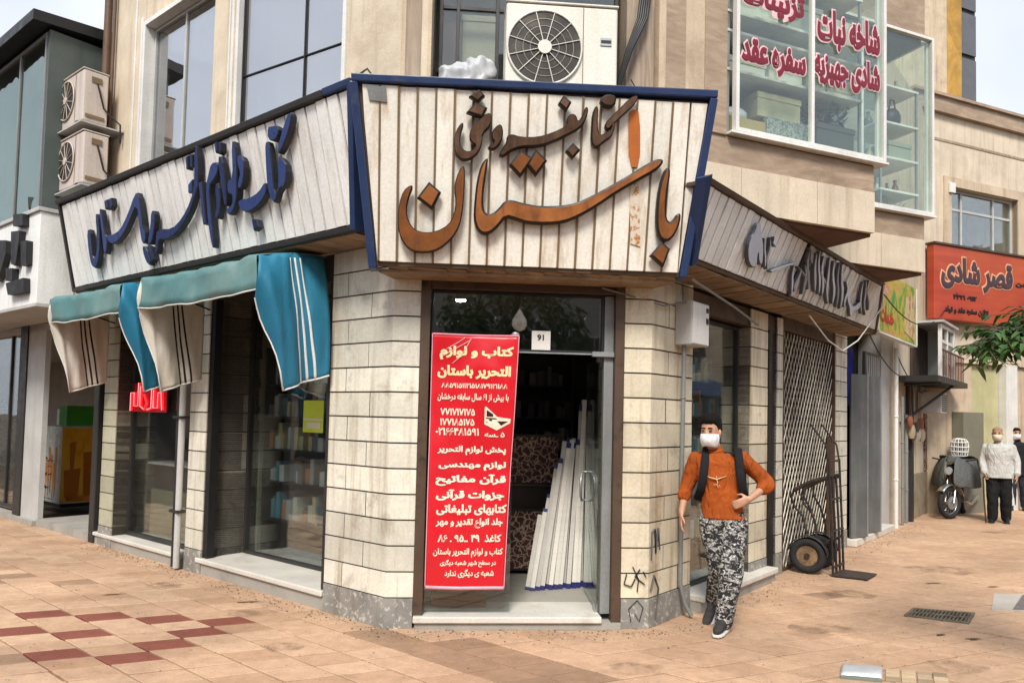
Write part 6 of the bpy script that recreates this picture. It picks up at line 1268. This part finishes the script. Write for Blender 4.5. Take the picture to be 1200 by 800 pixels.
def man_extras(t, L, D, TS, J, td, tx):
    # collar and bird print belong to the shirt
    k = MB(); nk = L(J['neck']); k.tube([nk + tx * (.064 * cos(a)) + td * (.066 * sin(a) + .008) + V((0, 0, .012 - .022 * sin(a))) for a in [2 * pi * q / 22 for q in range(22)]], .008, 7, closed=True); obj('collar', k, m1['collar'], TS)
def bird(u, v): pass
m1 = dict(hair=HAIR, mask=cloth('white face mask', (.78, .78, .80), .05, .3), top=cloth('burnt orange cotton', (.37, .080, .013), .25, .5), legs=camo.m, shoe=cloth('dark grey sneaker', (.045, .042, .04), .3, .4, 30), sole=mat('white rubber sole', (.72, .70, .66), .6), collar=cloth('orange rib', (.42, .09, .015)))
BM = V((1.775, 6.33, 0))
J1 = dict(face=(-.38, 1), front=(-.12, 1), chin=(-.085, .05, 1.492), neck=(-.055, .0, 1.455), chest=(-.02, .0, 1.24), pelvis=(.02, .0, .93),
          shR=(-.205, .0, 1.385), elR=(-.285, -.03, 1.13), wrR=(-.318, .05, .925), shL=(.165, .0, 1.405), elL=(.385, -.06, 1.19), wrL=(.225, .135, 1.075),
          handR=((-.03, .12, -1), (.9, .2, 0), (.2, 1, 0), .28), handL=((-.82, .2, -.38), (-.2, -1, 0), (-.1, .1, 1), .55),
          hipR=(-.065, .0, .86), knR=(.005, .04, .47), anR=(-.045, -.18, .17), toeR=(-.10, -.04, .05), pitchR=.5,
          hipL=(.105, .0, .86), knL=(.088, .17, .48), anL=(.035, .20, .092), toeL=(-.015, .36, .03))
man, L1, D1, td1, tx1, vd1 = person('young man in an orange shirt, white mask and camouflage trousers walking past the right window', BM, J1, m1, dict(hair='tall', sleeve=.30, fit=1.13, baggy=.012, hem=-.035, extras=[man_extras], hs=1.0, legs=[.120, .100, .076], w=.95))
# chest print, wrapped on the shirt front
k = MB()
def BR(u, v):
    c = L1((-.02 + u, 0, 1.225 + v)); r = V((c.x, c.y, 0)); return c + td1 * (.142 - .55 * u * u)
for pts, r in (([(-.075, .022), (-.04, .012), (-.01, .004), (.01, .002), (.04, .014), (.082, .03)], [.002, .006, .008, .008, .006, .002]), ([(.0, .005), (.012, -.02), (.005, -.045), (.02, -.07)], [.008, .007, .005, .003]), ([(.0, .03), (.004, .012)], [.004, .006]), ([(.02, -.045), (.035, -.06)], [.004, .002]), ([(.005, -.04), (-.025, -.045)], [.004, .002])):
    k.tube([BR(*p) for p in pts], r, 8, flat=.5, up=td1)
shirt = [c for c in man.children if c.name.startswith('shirt')][0]
obj('bird_print', k, mat('cream bird print', (.80, .62, .34), .6), shirt)
# backpack on his shoulders: a thing of its own
bp = thing('backpack', 'black backpack worn by the man in the orange shirt', 'backpack', L1((.03, -.2, .98)))
k = MB(); rings = [ell(L1((.05, -.175, z)), tx1, td1, rx, ry, 20, 3) for z, rx, ry in ((.98, .11, .06), (1.0, .150, .085), (1.15, .165, .10), (1.32, .155, .09), (1.42, .12, .065), (1.44, .08, .04))]; k.loft(rings); obj('bag', k, strapm, bp)
for sx, q in ((-.118, -1), (.135, 1)):
    k = MB(); pts = [L1((sx + .01 * q, -.12, 1.42)), L1((sx, -.05, 1.482)), L1((sx, .06, 1.455)), L1((sx + .012 * q, .128, 1.36)), L1((sx + .022 * q, .152, 1.24)), L1((sx + .045 * q, .112, 1.12)), L1((sx + .075 * q, -.02, 1.04)), L1((sx + .05 * q, -.13, 1.02))]
    P = []
    for i in range(len(pts) - 1):
        for j in range(5): P.append(pts[i].lerp(pts[i + 1], j / 5))
    P.append(pts[-1])
    for _ in range(3): P = [P[0]] + [(P[i - 1] + P[i] * 2 + P[i + 1]) / 4 for i in range(1, len(P) - 1)] + [P[-1]]
    k.tube(P, .034, 10, flat=.30, up=tx1); obj('shoulder_strap', k, strapm, bp)
# old man with a stick
m2 = dict(hair=cloth('brown knitted cap', (.34, .22, .13), .2, .5), mask=cloth('cream face mask', (.74, .66, .50), .05, .3), top=cloth('white shirt', (.55, .55, .52), .12, .5), legs=cloth('black trousers', (.014, .014, .016), .2, .4), shoe=mat('black leather shoe', (.012, .012, .012), .35), sole=mat('black rubber sole', (.02, .02, .02), .7))
BO = ground_o = V((8.83, 13.58, 0))
J2 = dict(face=(-.05, 1), front=(0, 1), chin=(-.02, .05, 1.475), neck=(-.01, .0, 1.44), chest=(.0, .0, 1.22), pelvis=(.0, .0, .90), shR=(-.20, .0, 1.36), elR=(-.265, .0, 1.10), wrR=(-.22, .10, .89), shL=(.20, .0, 1.36), elL=(.275, -.02, 1.10), wrL=(.27, .06, .87),
          handR=((.05, .25, -1), (.9, .2, 0), (.2, 1, 0), .9), handL=((-.02, .2, -1), (-.9, .2, 0), (-.2, 1, 0), .3), hipR=(-.09, .0, .85), knR=(-.10, .05, .47), anR=(-.10, .02, .092), toeR=(-.12, .18, .03), hipL=(.09, .0, .85), knL=(.10, .03, .47), anL=(.105, -.04, .092), toeL=(.12, .12, .03))
old, L2, D2, *_ = person('elderly man in a white shirt and black trousers with a stick, by the motorcycle', BO, J2, m2, dict(hair='cap', sleeve=.93, fold=.010, fit=1.24, hem=-.10, dp=1.12, w=1.08, legs=[.118, .095, .082], baggy=.008))
k = MB(); k.tube([L2((-.17, .15, .83)), L2((-.22, .17, .835)), L2((-.24, .18, .80)), L2((-.225, .22, .4)), L2((-.20, .26, .005))], .013, 8); tag(obj('walking_stick', k, mat('dark wooden stick', (.05, .03, .02), .4)), 'dark walking stick held by the elderly man in white', 'walking stick')
# passer-by mostly hidden behind him
m3 = dict(hair=HAIR, mask=m1['mask'], top=cloth('black coat', (.018, .018, .022), .2, .4), legs=cloth('dark jeans', (.03, .034, .05), .2, .4), shoe=m2['shoe'], sole=m2['sole'])
BP = V((10.6, 15.7, 0))
person('passer-by in a black coat behind the elderly man in white', BP, dict(J2, face=(.3, 1)), m3, dict(hair='cap', sleeve=.95, fit=1.2, hem=-.18, baggy=.008))

# ------------------------------------------------------------------ motorcycle under a grey cover
MO = V((8.15, 13.95, 0))
mo = thing('motorcycle', 'parked motorcycle with a grey cover over its front, facing the camera beside the beige wall', 'motorcycle', MO)
ma = V((.66, .75, 0)).normalized(); mx = V((ma.y, -ma.x, 0))          # ma runs from the front wheel to the back
def MC(x, y, z): return MO + mx * x + ma * y + V((0, 0, z))
steer = (mx * .90 + ma * -.42).normalized()
fw = (ma * .92 + mx * .40).normalized(); fax = V((fw.y, -fw.x, 0))
rub = mat('tyre rubber', (.02, .02, .02), .8); chrome = mat('chrome', (.55, .55, .54), .25, metal=.9)
def wheel(name, c, ax, R, parent, disc=True):
    w = MB(); w.ring(c, ax, R - .045, .045, 36, 10); W = obj(name, w, rub, parent)
    k = MB(); k.ring(c, ax, R - .09, .014, 32, 6); k.disc(c, ax, .045, .11, 16)
    a = V(ax).normalized().orthogonal().normalized(); b = V(ax).normalized().cross(a)
    for q in range(14): k.tube([V(c) + a * (.04 * cos(q * .449)) + b * (.04 * sin(q * .449)), V(c) + a * ((R - .09) * cos(q * .449 + .12)) + b * ((R - .09) * sin(q * .449 + .12))], .004, 5)
    obj('rim', k, chrome, W)
    if disc: k = MB(); k.disc(V(c) + V(ax).normalized() * .05, ax, .12, .008, 24); obj('brake_disc', k, M['steel'], W)
    return W
c0 = MC(0, 0, .30); wheel('front_wheel', c0, fax, .30, mo); wheel('rear_wheel', MC(.0, 1.28, .30), mx, .30, mo, False)
k = MB()
for sg in (1, -1): k.tube([c0 + fax * (.085 * sg), MC(0, .16, .62) + fax * (.085 * sg), MC(0, .30, .98) + fax * (.085 * sg)], [.02, .026, .028], 10)
obj('front_fork', k, chrome, mo)
k = MB(); arc = [(a, .345) for a in [R_(q) for q in range(20, 150, 10)]]
k.sheet([[c0 + fw * (cos(a) * .35) + V((0, 0, sin(a) * .35)) + fax * (w * .075) - V((0, 0, .02 * w * w)) for w in (-1, -.5, 0, .5, 1)] for a, _ in arc]); obj('mudguard', k, chrome, mo, solid=.006)
k = MB(); k.disc(MC(0, .20, .88) - fw * .03, fw, .085, .09, 24); H = obj('headlight', k, M['black'], mo); k = MB(); k.disc(MC(0, .20, .88) - fw * .085, fw, .072, .012, 24); obj('lens', k, mat('headlight lens', (.62, .64, .64), .1), H)
k = MB(); k.tube([MC(-.36, .36, 1.10), MC(-.15, .32, 1.06), MC(.15, .32, 1.06), MC(.36, .36, 1.10)], .014, 8); obj('handlebar', k, M['black'], mo)
k = MB(); k.loft([ell(MC(0, y, z), mx, V((0, 0, 1)), rx, rz, 16, 2.5) for y, z, rx, rz in ((.42, .86, .06, .05), (.5, .88, .13, .12), (.75, .86, .15, .12), (.9, .82, .1, .06))]); obj('fuel_tank', k, mat('black paint', (.02, .02, .022), .25), mo)
k = MB(); k.loft([ell(MC(0, y, z), mx, V((0, 0, 1)), rx, rz, 16, 3) for y, z, rx, rz in ((.88, .80, .10, .04), (1.1, .82, .14, .05), (1.5, .86, .13, .05), (1.62, .88, .08, .03))]); obj('seat', k, M['black'], mo)
k = MB(); k.box(lambda x, y, z: MC(x, y, z), (-.14, .14), (.5, .92), (.28, .62)); k.tube([MC(0, .42, .8), MC(0, .5, .3), MC(0, 1.28, .3)], .03, 8); obj('engine', k, mat('dull engine metal', (.14, .14, .14), .5, metal=.6), mo, bevel=.03)
k = MB(); k.tube([MC(.16, .5, .3), MC(.2, .8, .24), MC(.2, 1.5, .34)], [.025, .03, .045], 10); obj('exhaust', k, chrome, mo)
k = MB()                                                   # cover: draped over bars and shoulders like a wind apron
rowsz = [(1.14, .22, .26), (1.10, .30, .14), (.98, .36, .02), (.84, .40, -.04), (.70, .42, -.06), (.60, .43, -.05)]
for sg in (-1, 1):
    g = []
    for z, hw, yf in rowsz:
        g.append([MC(sg * (.075 + (hw - .075) * q / 8), yf + .62 * (q / 8) ** 1.6 + .02 * sin(q * 2 + z * 9), z - .10 * (1 - z) * (q / 8) + (.06 if q == 0 and z < 1 else 0) + .012 * sin(q * 1.9)) for q in range(9)])
    k.sheet(g)
g = [[MC(-.22 + .44 * q / 8, .26 + .0 * q, 1.14 + .015 * sin(q)) for q in range(9)], [MC(-.30 + .60 * q / 8, .62, 1.17 + .02 * sin(q * 1.7)) for q in range(9)], [MC(-.36 + .72 * q / 8, .95, 1.02 + .02 * sin(q * 1.3)) for q in range(9)]]
k.sheet(g); k.sheet([[MC(-.08 + .16 * q / 4, .22 - .01 * j, 1.14 - .055 * j) for q in range(5)] for j in range(3)])
obj('cover', k, cloth('grey motorcycle cover', (.115, .12, .115), .2, .5), mo, solid=.006, subsurf=1)
k = MB(); k.loft([ell(MC(.10, 1.0 + .02 * i, z), mx, ma, rx, .20, 20, 3) for i, (z, rx) in enumerate(((.72, .17), (.76, .22), (1.05, .23), (1.10, .18)))]); sb = obj('saddle_bag', k, M['black'], mo)
k = MB()
for z in (.80, .95): k.loft([ell(MC(.10, .80, z), mx, V((0, 0, 1)), .12, .045, 16, 3), ell(MC(.10, .785, z), mx, V((0, 0, 1)), .11, .038, 16, 3)])
obj('bag_print', k, M['steel'], sb)
bs = thing('wire_basket', 'pale woven basket resting on the back of the motorcycle', 'basket', MC(-.02, 1.05, 1.12)); k = MB()
for z, r in ((1.13, .13), (1.22, .15), (1.31, .16), (1.40, .15), (1.46, .11)): k.ring(MC(-.03, 1.05, z), (0, 0, 1), r, .012, 24, 6)
for q in range(14): k.tube([MC(-.03, 1.05, z) + V((cos(q * .449) * r, sin(q * .449) * r, 0)) for z, r in ((1.12, .13), (1.22, .15), (1.31, .16), (1.40, .15), (1.46, .11), (1.48, .03))], .008, 5)
obj('weave', k, M['white'], bs)

# ------------------------------------------------------------------ hand truck in front of the lattice gate
ht = thing('hand_truck', 'black two wheeled hand truck with a rusty hub standing in front of the lattice gate', 'hand truck', FR(3.45, .35, 0))
rk = mat('rusty hub', (.30, .20, .10), .8, dirt=((.12, .07, .04), 8, .4, .6))
def HT(x, y, z): return FR(3.28 + y + .10 * x, .22 + x, z)          # x away from the wall, y along the wall
for y in (0, .40):
    w = MB(); cc = HT(0, y, .205); ax = (FR.e * .97 - FR.n * .12).normalized(); w.ring(cc, ax, .155, .05, 34, 10); W = obj('wheel', w, rub, ht); k = MB(); k.disc(cc, ax, .122, .05, 24); obj('hub', k, rk, W); k = MB(); k.disc(cc - ax * .03, ax, .03, .03, 14); obj('axle_cap', k, M['dark'], W)
    k = MB(); sd = (FR.n * .97 + FR.e * .12); k.sheet([[cc + sd * (cos(R_(8 + q * 18)) * .222) + V((0, 0, sin(R_(8 + q * 18)) * .222)) + ax * (w_ * .055) for w_ in (-1, 0, 1)] for q in range(10)]); obj('mudguard', k, M['dark'], ht, solid=.006)
bk = mat('worn black frame', (.022, .018, .017), .5, dirt=((.13, .05, .03), 9, .55, .7))
k = MB(); k.tube([HT(0, -.03, .205), HT(0, .43, .205)], .016, 8)
for y, zt in ((.0, 1.30), (.13, 1.12), (.27, 1.12), (.40, 1.30)): k.tube([HT(.27, y, .03), HT(.25, y, .6), HT(.22, y, zt)], .014, 8)
for y in (.0, .40): k.tube([HT(.22, y, 1.28), HT(.19, y, 1.46), HT(.10, y - .02, 1.60), HT(.03, y - .03, 1.70)], .011, 8)
for x, z in ((.27, .10), (.26, .5), (.24, .85), (.22, 1.12), (.22, 1.28)): k.tube([HT(x, -.01, z), HT(x, .41, z)], .014, 8)
for y in (.02, .36):
    k.tube([HT(.23, y, 1.10), HT(.05, y, 1.05), HT(-.16, y, .93)], .024, 10)
    k.tube([HT(-.16, y, .94), HT(-.19, y, .85), HT(-.15, y, .74), HT(-.06, y, .64), HT(-.01, y, .44)], .013, 8); k.tube([HT(-.05, y, 1.0), HT(-.05, y, .86), HT(.03, y, .72), HT(.08, y, .56), HT(.09, y, .40)], .013, 8)
    k.tube([HT(.0, y, .205), HT(.26, y, .42)], .014, 8)
obj('frame', k, bk, ht)
k = MB(); q = [HT(.26, -.02, 0), HT(.26, .42, 0), HT(.62, .40, 0), HT(.62, .0, 0)]; k.hexa([p + V((0, 0, .014)) for p in q] + [p + V((0, 0, .026)) for p in q]); obj('toe_plate', k, mat('worn steel plate', (.07, .055, .045), .5, metal=.4), ht)

# ------------------------------------------------------------------ drains and covers in the pavement
def plate(name, label, cat, corners, z, m, th=.012, group=None):
    k = MB(); p = [V((*c, z)) for c in corners]; k.hexa([V((q.x, q.y, -.03)) for q in p] + p); return tag(obj(name, k, m, bevel=.004), label, cat, group)
gc = [(3.55, 6.78), (4.0, 6.56), (4.28, 6.93), (3.78, 7.06)]
dg_ = thing('drain_grate', 'rusty cast iron drain grate set in the paving to the right', 'drain', V((3.9, 6.83, 0)))
def GQ(u, v, z):
    a = V(gc[0]).lerp(V(gc[1]), u); b = V(gc[3]).lerp(V(gc[2]), u); p = a.lerp(b, v); return V((p.x, p.y, z))
k = MB(); k.hexa([GQ(0, 0, -.02), GQ(1, 0, -.02), GQ(1, 1, -.02), GQ(0, 1, -.02), GQ(0, 0, .004), GQ(1, 0, .004), GQ(1, 1, .004), GQ(0, 1, .004)]); obj('bed', k, M['black'], dg_)
k = MB()
for u0, u1, v0, v1 in ((0, 1, 0, .08), (0, 1, .92, 1), (0, .05, .08, .92), (.95, 1, .08, .92), (.05, .95, .46, .54)): k.hexa([GQ(u0, v0, .0045), GQ(u1, v0, .0045), GQ(u1, v1, .0045), GQ(u0, v1, .0045), GQ(u0, v0, .014), GQ(u1, v0, .014), GQ(u1, v1, .014), GQ(u0, v1, .014)])
for q in range(15):
    u = .07 + q * .06
    for v0, v1 in ((.09, .45), (.55, .91)): k.hexa([GQ(u, v0, .0045), GQ(u + .022, v0, .0045), GQ(u + .022, v1, .0045), GQ(u, v1, .0045), GQ(u, v0, .012), GQ(u + .022, v0, .012), GQ(u + .022, v1, .012), GQ(u, v1, .012)])
obj('bars', k, mat('rusty iron bars', (.20, .16, .11), .7, dirt=((.05, .035, .025), 12, .5, .65)), dg_)
mh = thing('utility_cover', 'grey steel utility cover with a pale concrete rim at the right edge of the paving', 'cover', V((5.2, 7.3, 0)))
k = MB(); k.hexa([V((*c, z)) for z in (-.02, .006) for c in ((4.54, 7.10), (6.2, 6.95), (6.6, 7.75), (5.0, 7.78))]); obj('rim', k, mat('pale concrete rim', (.5, .46, .40), .8), mh)
k = MB(); k.hexa([V((*c, z)) for z in (.0062, .016) for c in ((4.74, 7.10), (6.1, 6.99), (6.45, 7.68), (5.24, 7.70))]); obj('cover', k, mat('grey steel cover', (.17, .155, .15), .6, dirt=((.3, .27, .24), 6, .55, .7)), mh, bevel=.004)
sbx = thing('valve_box', 'pale metal valve box lid beside an old brick gutter at the bottom of the paving', 'lid', V((2.5, 5.2, 0)))
e1, e2, o1 = V((.98, -.20, 0)).normalized(), V((-.45, -.89, 0)).normalized(), V((2.38, 5.37, 0))
def VB(u, v, z): return o1 + e1 * u + e2 * v + V((0, 0, z))
k = MB(); prof = [(0, .014), (.03, .024), (.10, .028), (.20, .025), (.26, .014)]
k.sheet([[VB(u, v, z - .006 * (1 if i in (0, 6) else 0)) for i, u in enumerate((0, .02, .08, .13, .18, .24, .26))] for v, z in prof]); obj('lid', k, mat('pale galvanised lid', (.60, .62, .64), .35, metal=.3), sbx, solid=.008)
k = MB(); k.hexa([VB(.0, .0, -.02), VB(.26, .0, -.02), VB(.26, .30, -.02), VB(0, .30, -.02), VB(.0, .0, .010), VB(.26, .0, .010), VB(.26, .30, .010), VB(0, .30, .010)]); obj('frame', k, mat('grey green frame', (.18, .2, .16), .6), sbx)
k = MB()
for i in range(4):
    for j in range(3): k.hexa([VB(.28 + i * .10, .01 + j * .09, z) for z in (0,)] and [VB(.28 + i * .10 + a, .01 + j * .09 + b, z) for z in (-.02, .010 + .003 * ((i + j) % 2)) for a, b in ((0, 0), (.09, 0), (.09, .08), (0, .08))], 0, RND.random())
obj('gutter_brick', k, mat('old gutter brick', (.40, .30, .19), .8, tone=.35), sbx, bevel=.004)

# ------------------------------------------------------------------ street trees
def leafmat(name, c1, c2):
    k = N(name); a = k.n('ShaderNodeAttribute', attribute_name='tone'); k.l(k.ramp(a.outputs['Fac'], [(0, c1), (1, c2)]), k.b.inputs['Base Color']); k.b.inputs['Roughness'].default_value = .4
    k.b.inputs['Transmission Weight'].default_value = 0.0; k.b.inputs['Specular IOR Level'].default_value = .4
    tl = k.n('ShaderNodeBsdfTranslucent'); k.l(k.ramp(a.outputs['Fac'], [(0, c1), (1, c2)]), tl.inputs[0]); mx = k.n('ShaderNodeMixShader'); mx.inputs[0].default_value = .25
    k.l(k.b.outputs[0], mx.inputs[1]); k.l(tl.outputs[0], mx.inputs[2]); k.l(mx.outputs[0], k.out.inputs[0]); return k.m
LEAF1 = leafmat('dark green leaf', (.022, .065, .014), (.085, .17, .04))
BARK = mat('grey brown bark', (.13, .10, .075), .9, grain=(30, .6))
def leaf(mb, p, d, n, L, W, t, droop=.25):
    d = V(d).normalized(); s = d.cross(V(n)).normalized(); n = s.cross(d).normalized()
    m = p + d * L * .45 - n * 0; tip = p + d * L - V((0, 0, L * droop))
    a, b = m + s * W + n * W * .35, m - s * W + n * W * .35
    q1 = p + d * L * .75 + s * W * .7 - V((0, 0, L * droop * .5)) + n * W * .2; q2 = p + d * L * .75 - s * W * .7 - V((0, 0, L * droop * .5)) + n * W * .2
    mid = p + d * L * .75 - V((0, 0, L * droop * .5))
    mb.add([p, a, m, b, q1, mid, q2, tip], [(0, 2, 1), (0, 3, 2), (1, 2, 5, 4), (2, 3, 6, 5), (4, 5, 7), (5, 6, 7)], 0, True, t)
def tree(label, base, H, limbs, nl, Ll, seed, sprays=None):
    t = thing('tree', label, 'tree', base); rg = random.Random(seed); b = V(base)
    k = MB(); top = b + V((.05, .0, H)); k.tube([b + V((0, 0, -.02)), b + V((.02, .01, H * .4)), top], [H * .032, H * .025, H * .02], 12)
    tips = []
    for lm in limbs:
        pts = [V(p) for p in lm]; n = len(pts); k.tube(pts, [H * .007 * (1 - .8 * i / (n - 1)) for i in range(n)], 8); tips.append(pts)
    obj('trunk', k, BARK, t)
    f = MB(); tw = MB()
    for pi_, pts in enumerate(tips):
        for _ in range(nl[pi_] if isinstance(nl, list) else nl):
            i = rg.randrange(1, len(pts)); q = pts[i - 1].lerp(pts[i], rg.random())
            if rg.random() < .25 and i == 1: continue
            a = rg.uniform(0, 6.28); d = V((cos(a), sin(a), rg.uniform(-.5, .35))); tip = q + d * rg.uniform(.12, .34); base_t = rg.random()
            tw.tube([q, q.lerp(tip, .5) + V((0, 0, .02)), tip], [.005, .004, .002], 4)
            for m in range(7):
                w = q.lerp(tip, .2 + .8 * m / 6); sd = 1 if m % 2 else -1
                dd = (d.normalized() * .5 + V((-d.y, d.x, 0)).normalized() * sd * rg.uniform(.5, 1) + V((0, 0, rg.uniform(-.5, .1)))); leaf(f, w, dd, V((rg.uniform(-.4, .4), rg.uniform(-.4, .4), 1)), Ll * rg.uniform(.7, 1.15), Ll * .19, min(1, max(0, base_t * .7 + rg.uniform(-.1, .4))), rg.uniform(.15, .5))
    obj('twigs', tw, BARK, t); obj('crown', f, LEAF1, t, recalc=False)
    return t
tb = V((4.0, 4.75, 0))
tree('young tree just past the right edge, its drooping leafy branches reaching into view', tb, 2.9, [
    [(4.02, 4.75, 2.0), (3.7, 4.72, 2.42), (3.42, 4.7, 2.44), (3.10, 4.68, 2.30), (2.92, 4.66, 2.16)], [(4.02, 4.75, 2.1), (3.72, 4.8, 2.42), (3.40, 4.82, 2.36), (3.18, 4.85, 2.22)],
    [(4.01, 4.75, 1.3), (3.8, 4.7, 1.80), (3.66, 4.68, 1.84), (3.56, 4.66, 1.80)], [(4.01, 4.75, 1.2), (3.8, 4.7, 1.60), (3.66, 4.68, 1.62), (3.52, 4.66, 1.58)], [(4.05, 4.75, 2.6), (4.3, 4.9, 3.2), (4.6, 5.0, 3.5)], [(4.05, 4.75, 2.7), (3.9, 4.5, 3.3), (3.8, 4.2, 3.6)], [(4.03, 4.75, 2.4), (4.4, 4.5, 2.9), (4.8, 4.4, 3.0)]], [150, 110, 26, 18, 20, 20, 20], .092, 4)
# ------------------------------------------------------------------ the other side of the street (seen mirrored in the shop windows)
def across(label, o, az, W, H, col, seed, floors):
    rg = random.Random(seed); f = loc_frame(o, az); t = thing('street_building', label, 'building', o)
    mb = MB(); mb.box(f, (-W / 2, W / 2), (0, 6), (0, H)); obj('wall', mb, mat('across wall %d' % seed, col, .8, streak=(tuple(c * .5 for c in col), .4)), t)
    dk = mat('across window %d' % seed, (.03, .035, .04), .15); wf = M['white']
    for k in range(floors):
        z = 3.4 + k * 3.0; x = -W / 2 + .8
        while x < W / 2 - 1.8:
            w = rg.choice((1.2, 1.6, 2.0)); mb = MB(); mb.box(f, (x, x + w), (-.05, -.005), (z, z + 1.5)); wn = obj('window', mb, wf, t); mb = MB(); mb.box(f, (x + .06, x + w / 2 - .03), (-.07, -.051), (z + .06, z + 1.44)); mb.box(f, (x + w / 2 + .03, x + w - .06), (-.07, -.051), (z + .06, z + 1.44)); obj('pane', mb, dk, wn); x += w + rg.uniform(.6, 1.2)
    x = -W / 2 + .3
    while x < W / 2 - 2.6:
        w = rg.uniform(2.2, 3.2); mb = MB(); mb.box(f, (x, min(x + w, W / 2)), (-.06, -.006), (.1, 2.6)); obj('shopfront', mb, dk, t); mb = MB(); mb.box(f, (x, min(x + w, W / 2)), (-.25, -.006), (2.65, 3.2)); obj('fascia', mb, mat('fascia', rg.choice(((.5, .48, .42), (.10, .16, .3), (.4, .08, .05), (.12, .25, .12))), .5), t); x += w + .4
    mb = MB(); mb.box(f, (-W / 2 - .1, W / 2 + .1), (-.25, 6.1), (H + .002, H + .25)); obj('roof', mb, M['concrete'], t)
across('brick building across the street, mirrored in the left shop windows', V((-22, 4, 0)), -80, 22, 7.5, (.45, .33, .25), 1, 2)
across('grey building across the street behind the camera', V((0, -15, 0)), 180, 26, 7, (.52, .50, .46), 2, 2)
across('tan building across the side street, mirrored in the right shop windows', V((21, 8, 0)), 90, 27, 7.5, (.50, .42, .33), 3, 2)
def simple_tree(label, base, H, seed):
    t = thing('tree', label, 'tree', base, 'street trees across the road'); rg = random.Random(seed); b = V(base); k = MB(); k.tube([b, b + V((.1, 0, H * .35)), b + V((0, .1, H * .75))], [.16, .12, .06], 10)
    for q in range(6):
        a = q * 1.05; k.tube([b + V((.05, 0, H * (.35 + .05 * q))), b + V((cos(a) * 1.0, sin(a) * 1.0, H * (.6 + .05 * q)))], [.06, .02], 6)
    obj('trunk', k, BARK, t); f = MB()
    for _ in range(2600):
        while True:
            p = V((rg.uniform(-1, 1), rg.uniform(-1, 1), rg.uniform(-1, 1)))
            if .25 < p.length < 1 and noise.noise(p * 2.2 + V((seed, 0, 0))) > -.12: break
        c = b + V((p.x * H * .33, p.y * H * .33, H * .70 + p.z * H * .30)); leaf(f, c, V((rg.uniform(-1, 1), rg.uniform(-1, 1), rg.uniform(-.8, .3))), V((rg.uniform(-1, 1), rg.uniform(-1, 1), 1)), .26, .06, rg.random())
    obj('crown', f, LEAF1, t, recalc=False)
simple_tree('street tree across the road, mirrored in the left windows', (-13.5, 3.0, 0), 6.0, 3)
simple_tree('street tree behind the camera, mirrored in the door glass', (2.5, -9, 0), 6.5, 5)
simple_tree('street tree across the side street, mirrored in the right windows', (15.5, 6.2, 0), 5.5, 7)
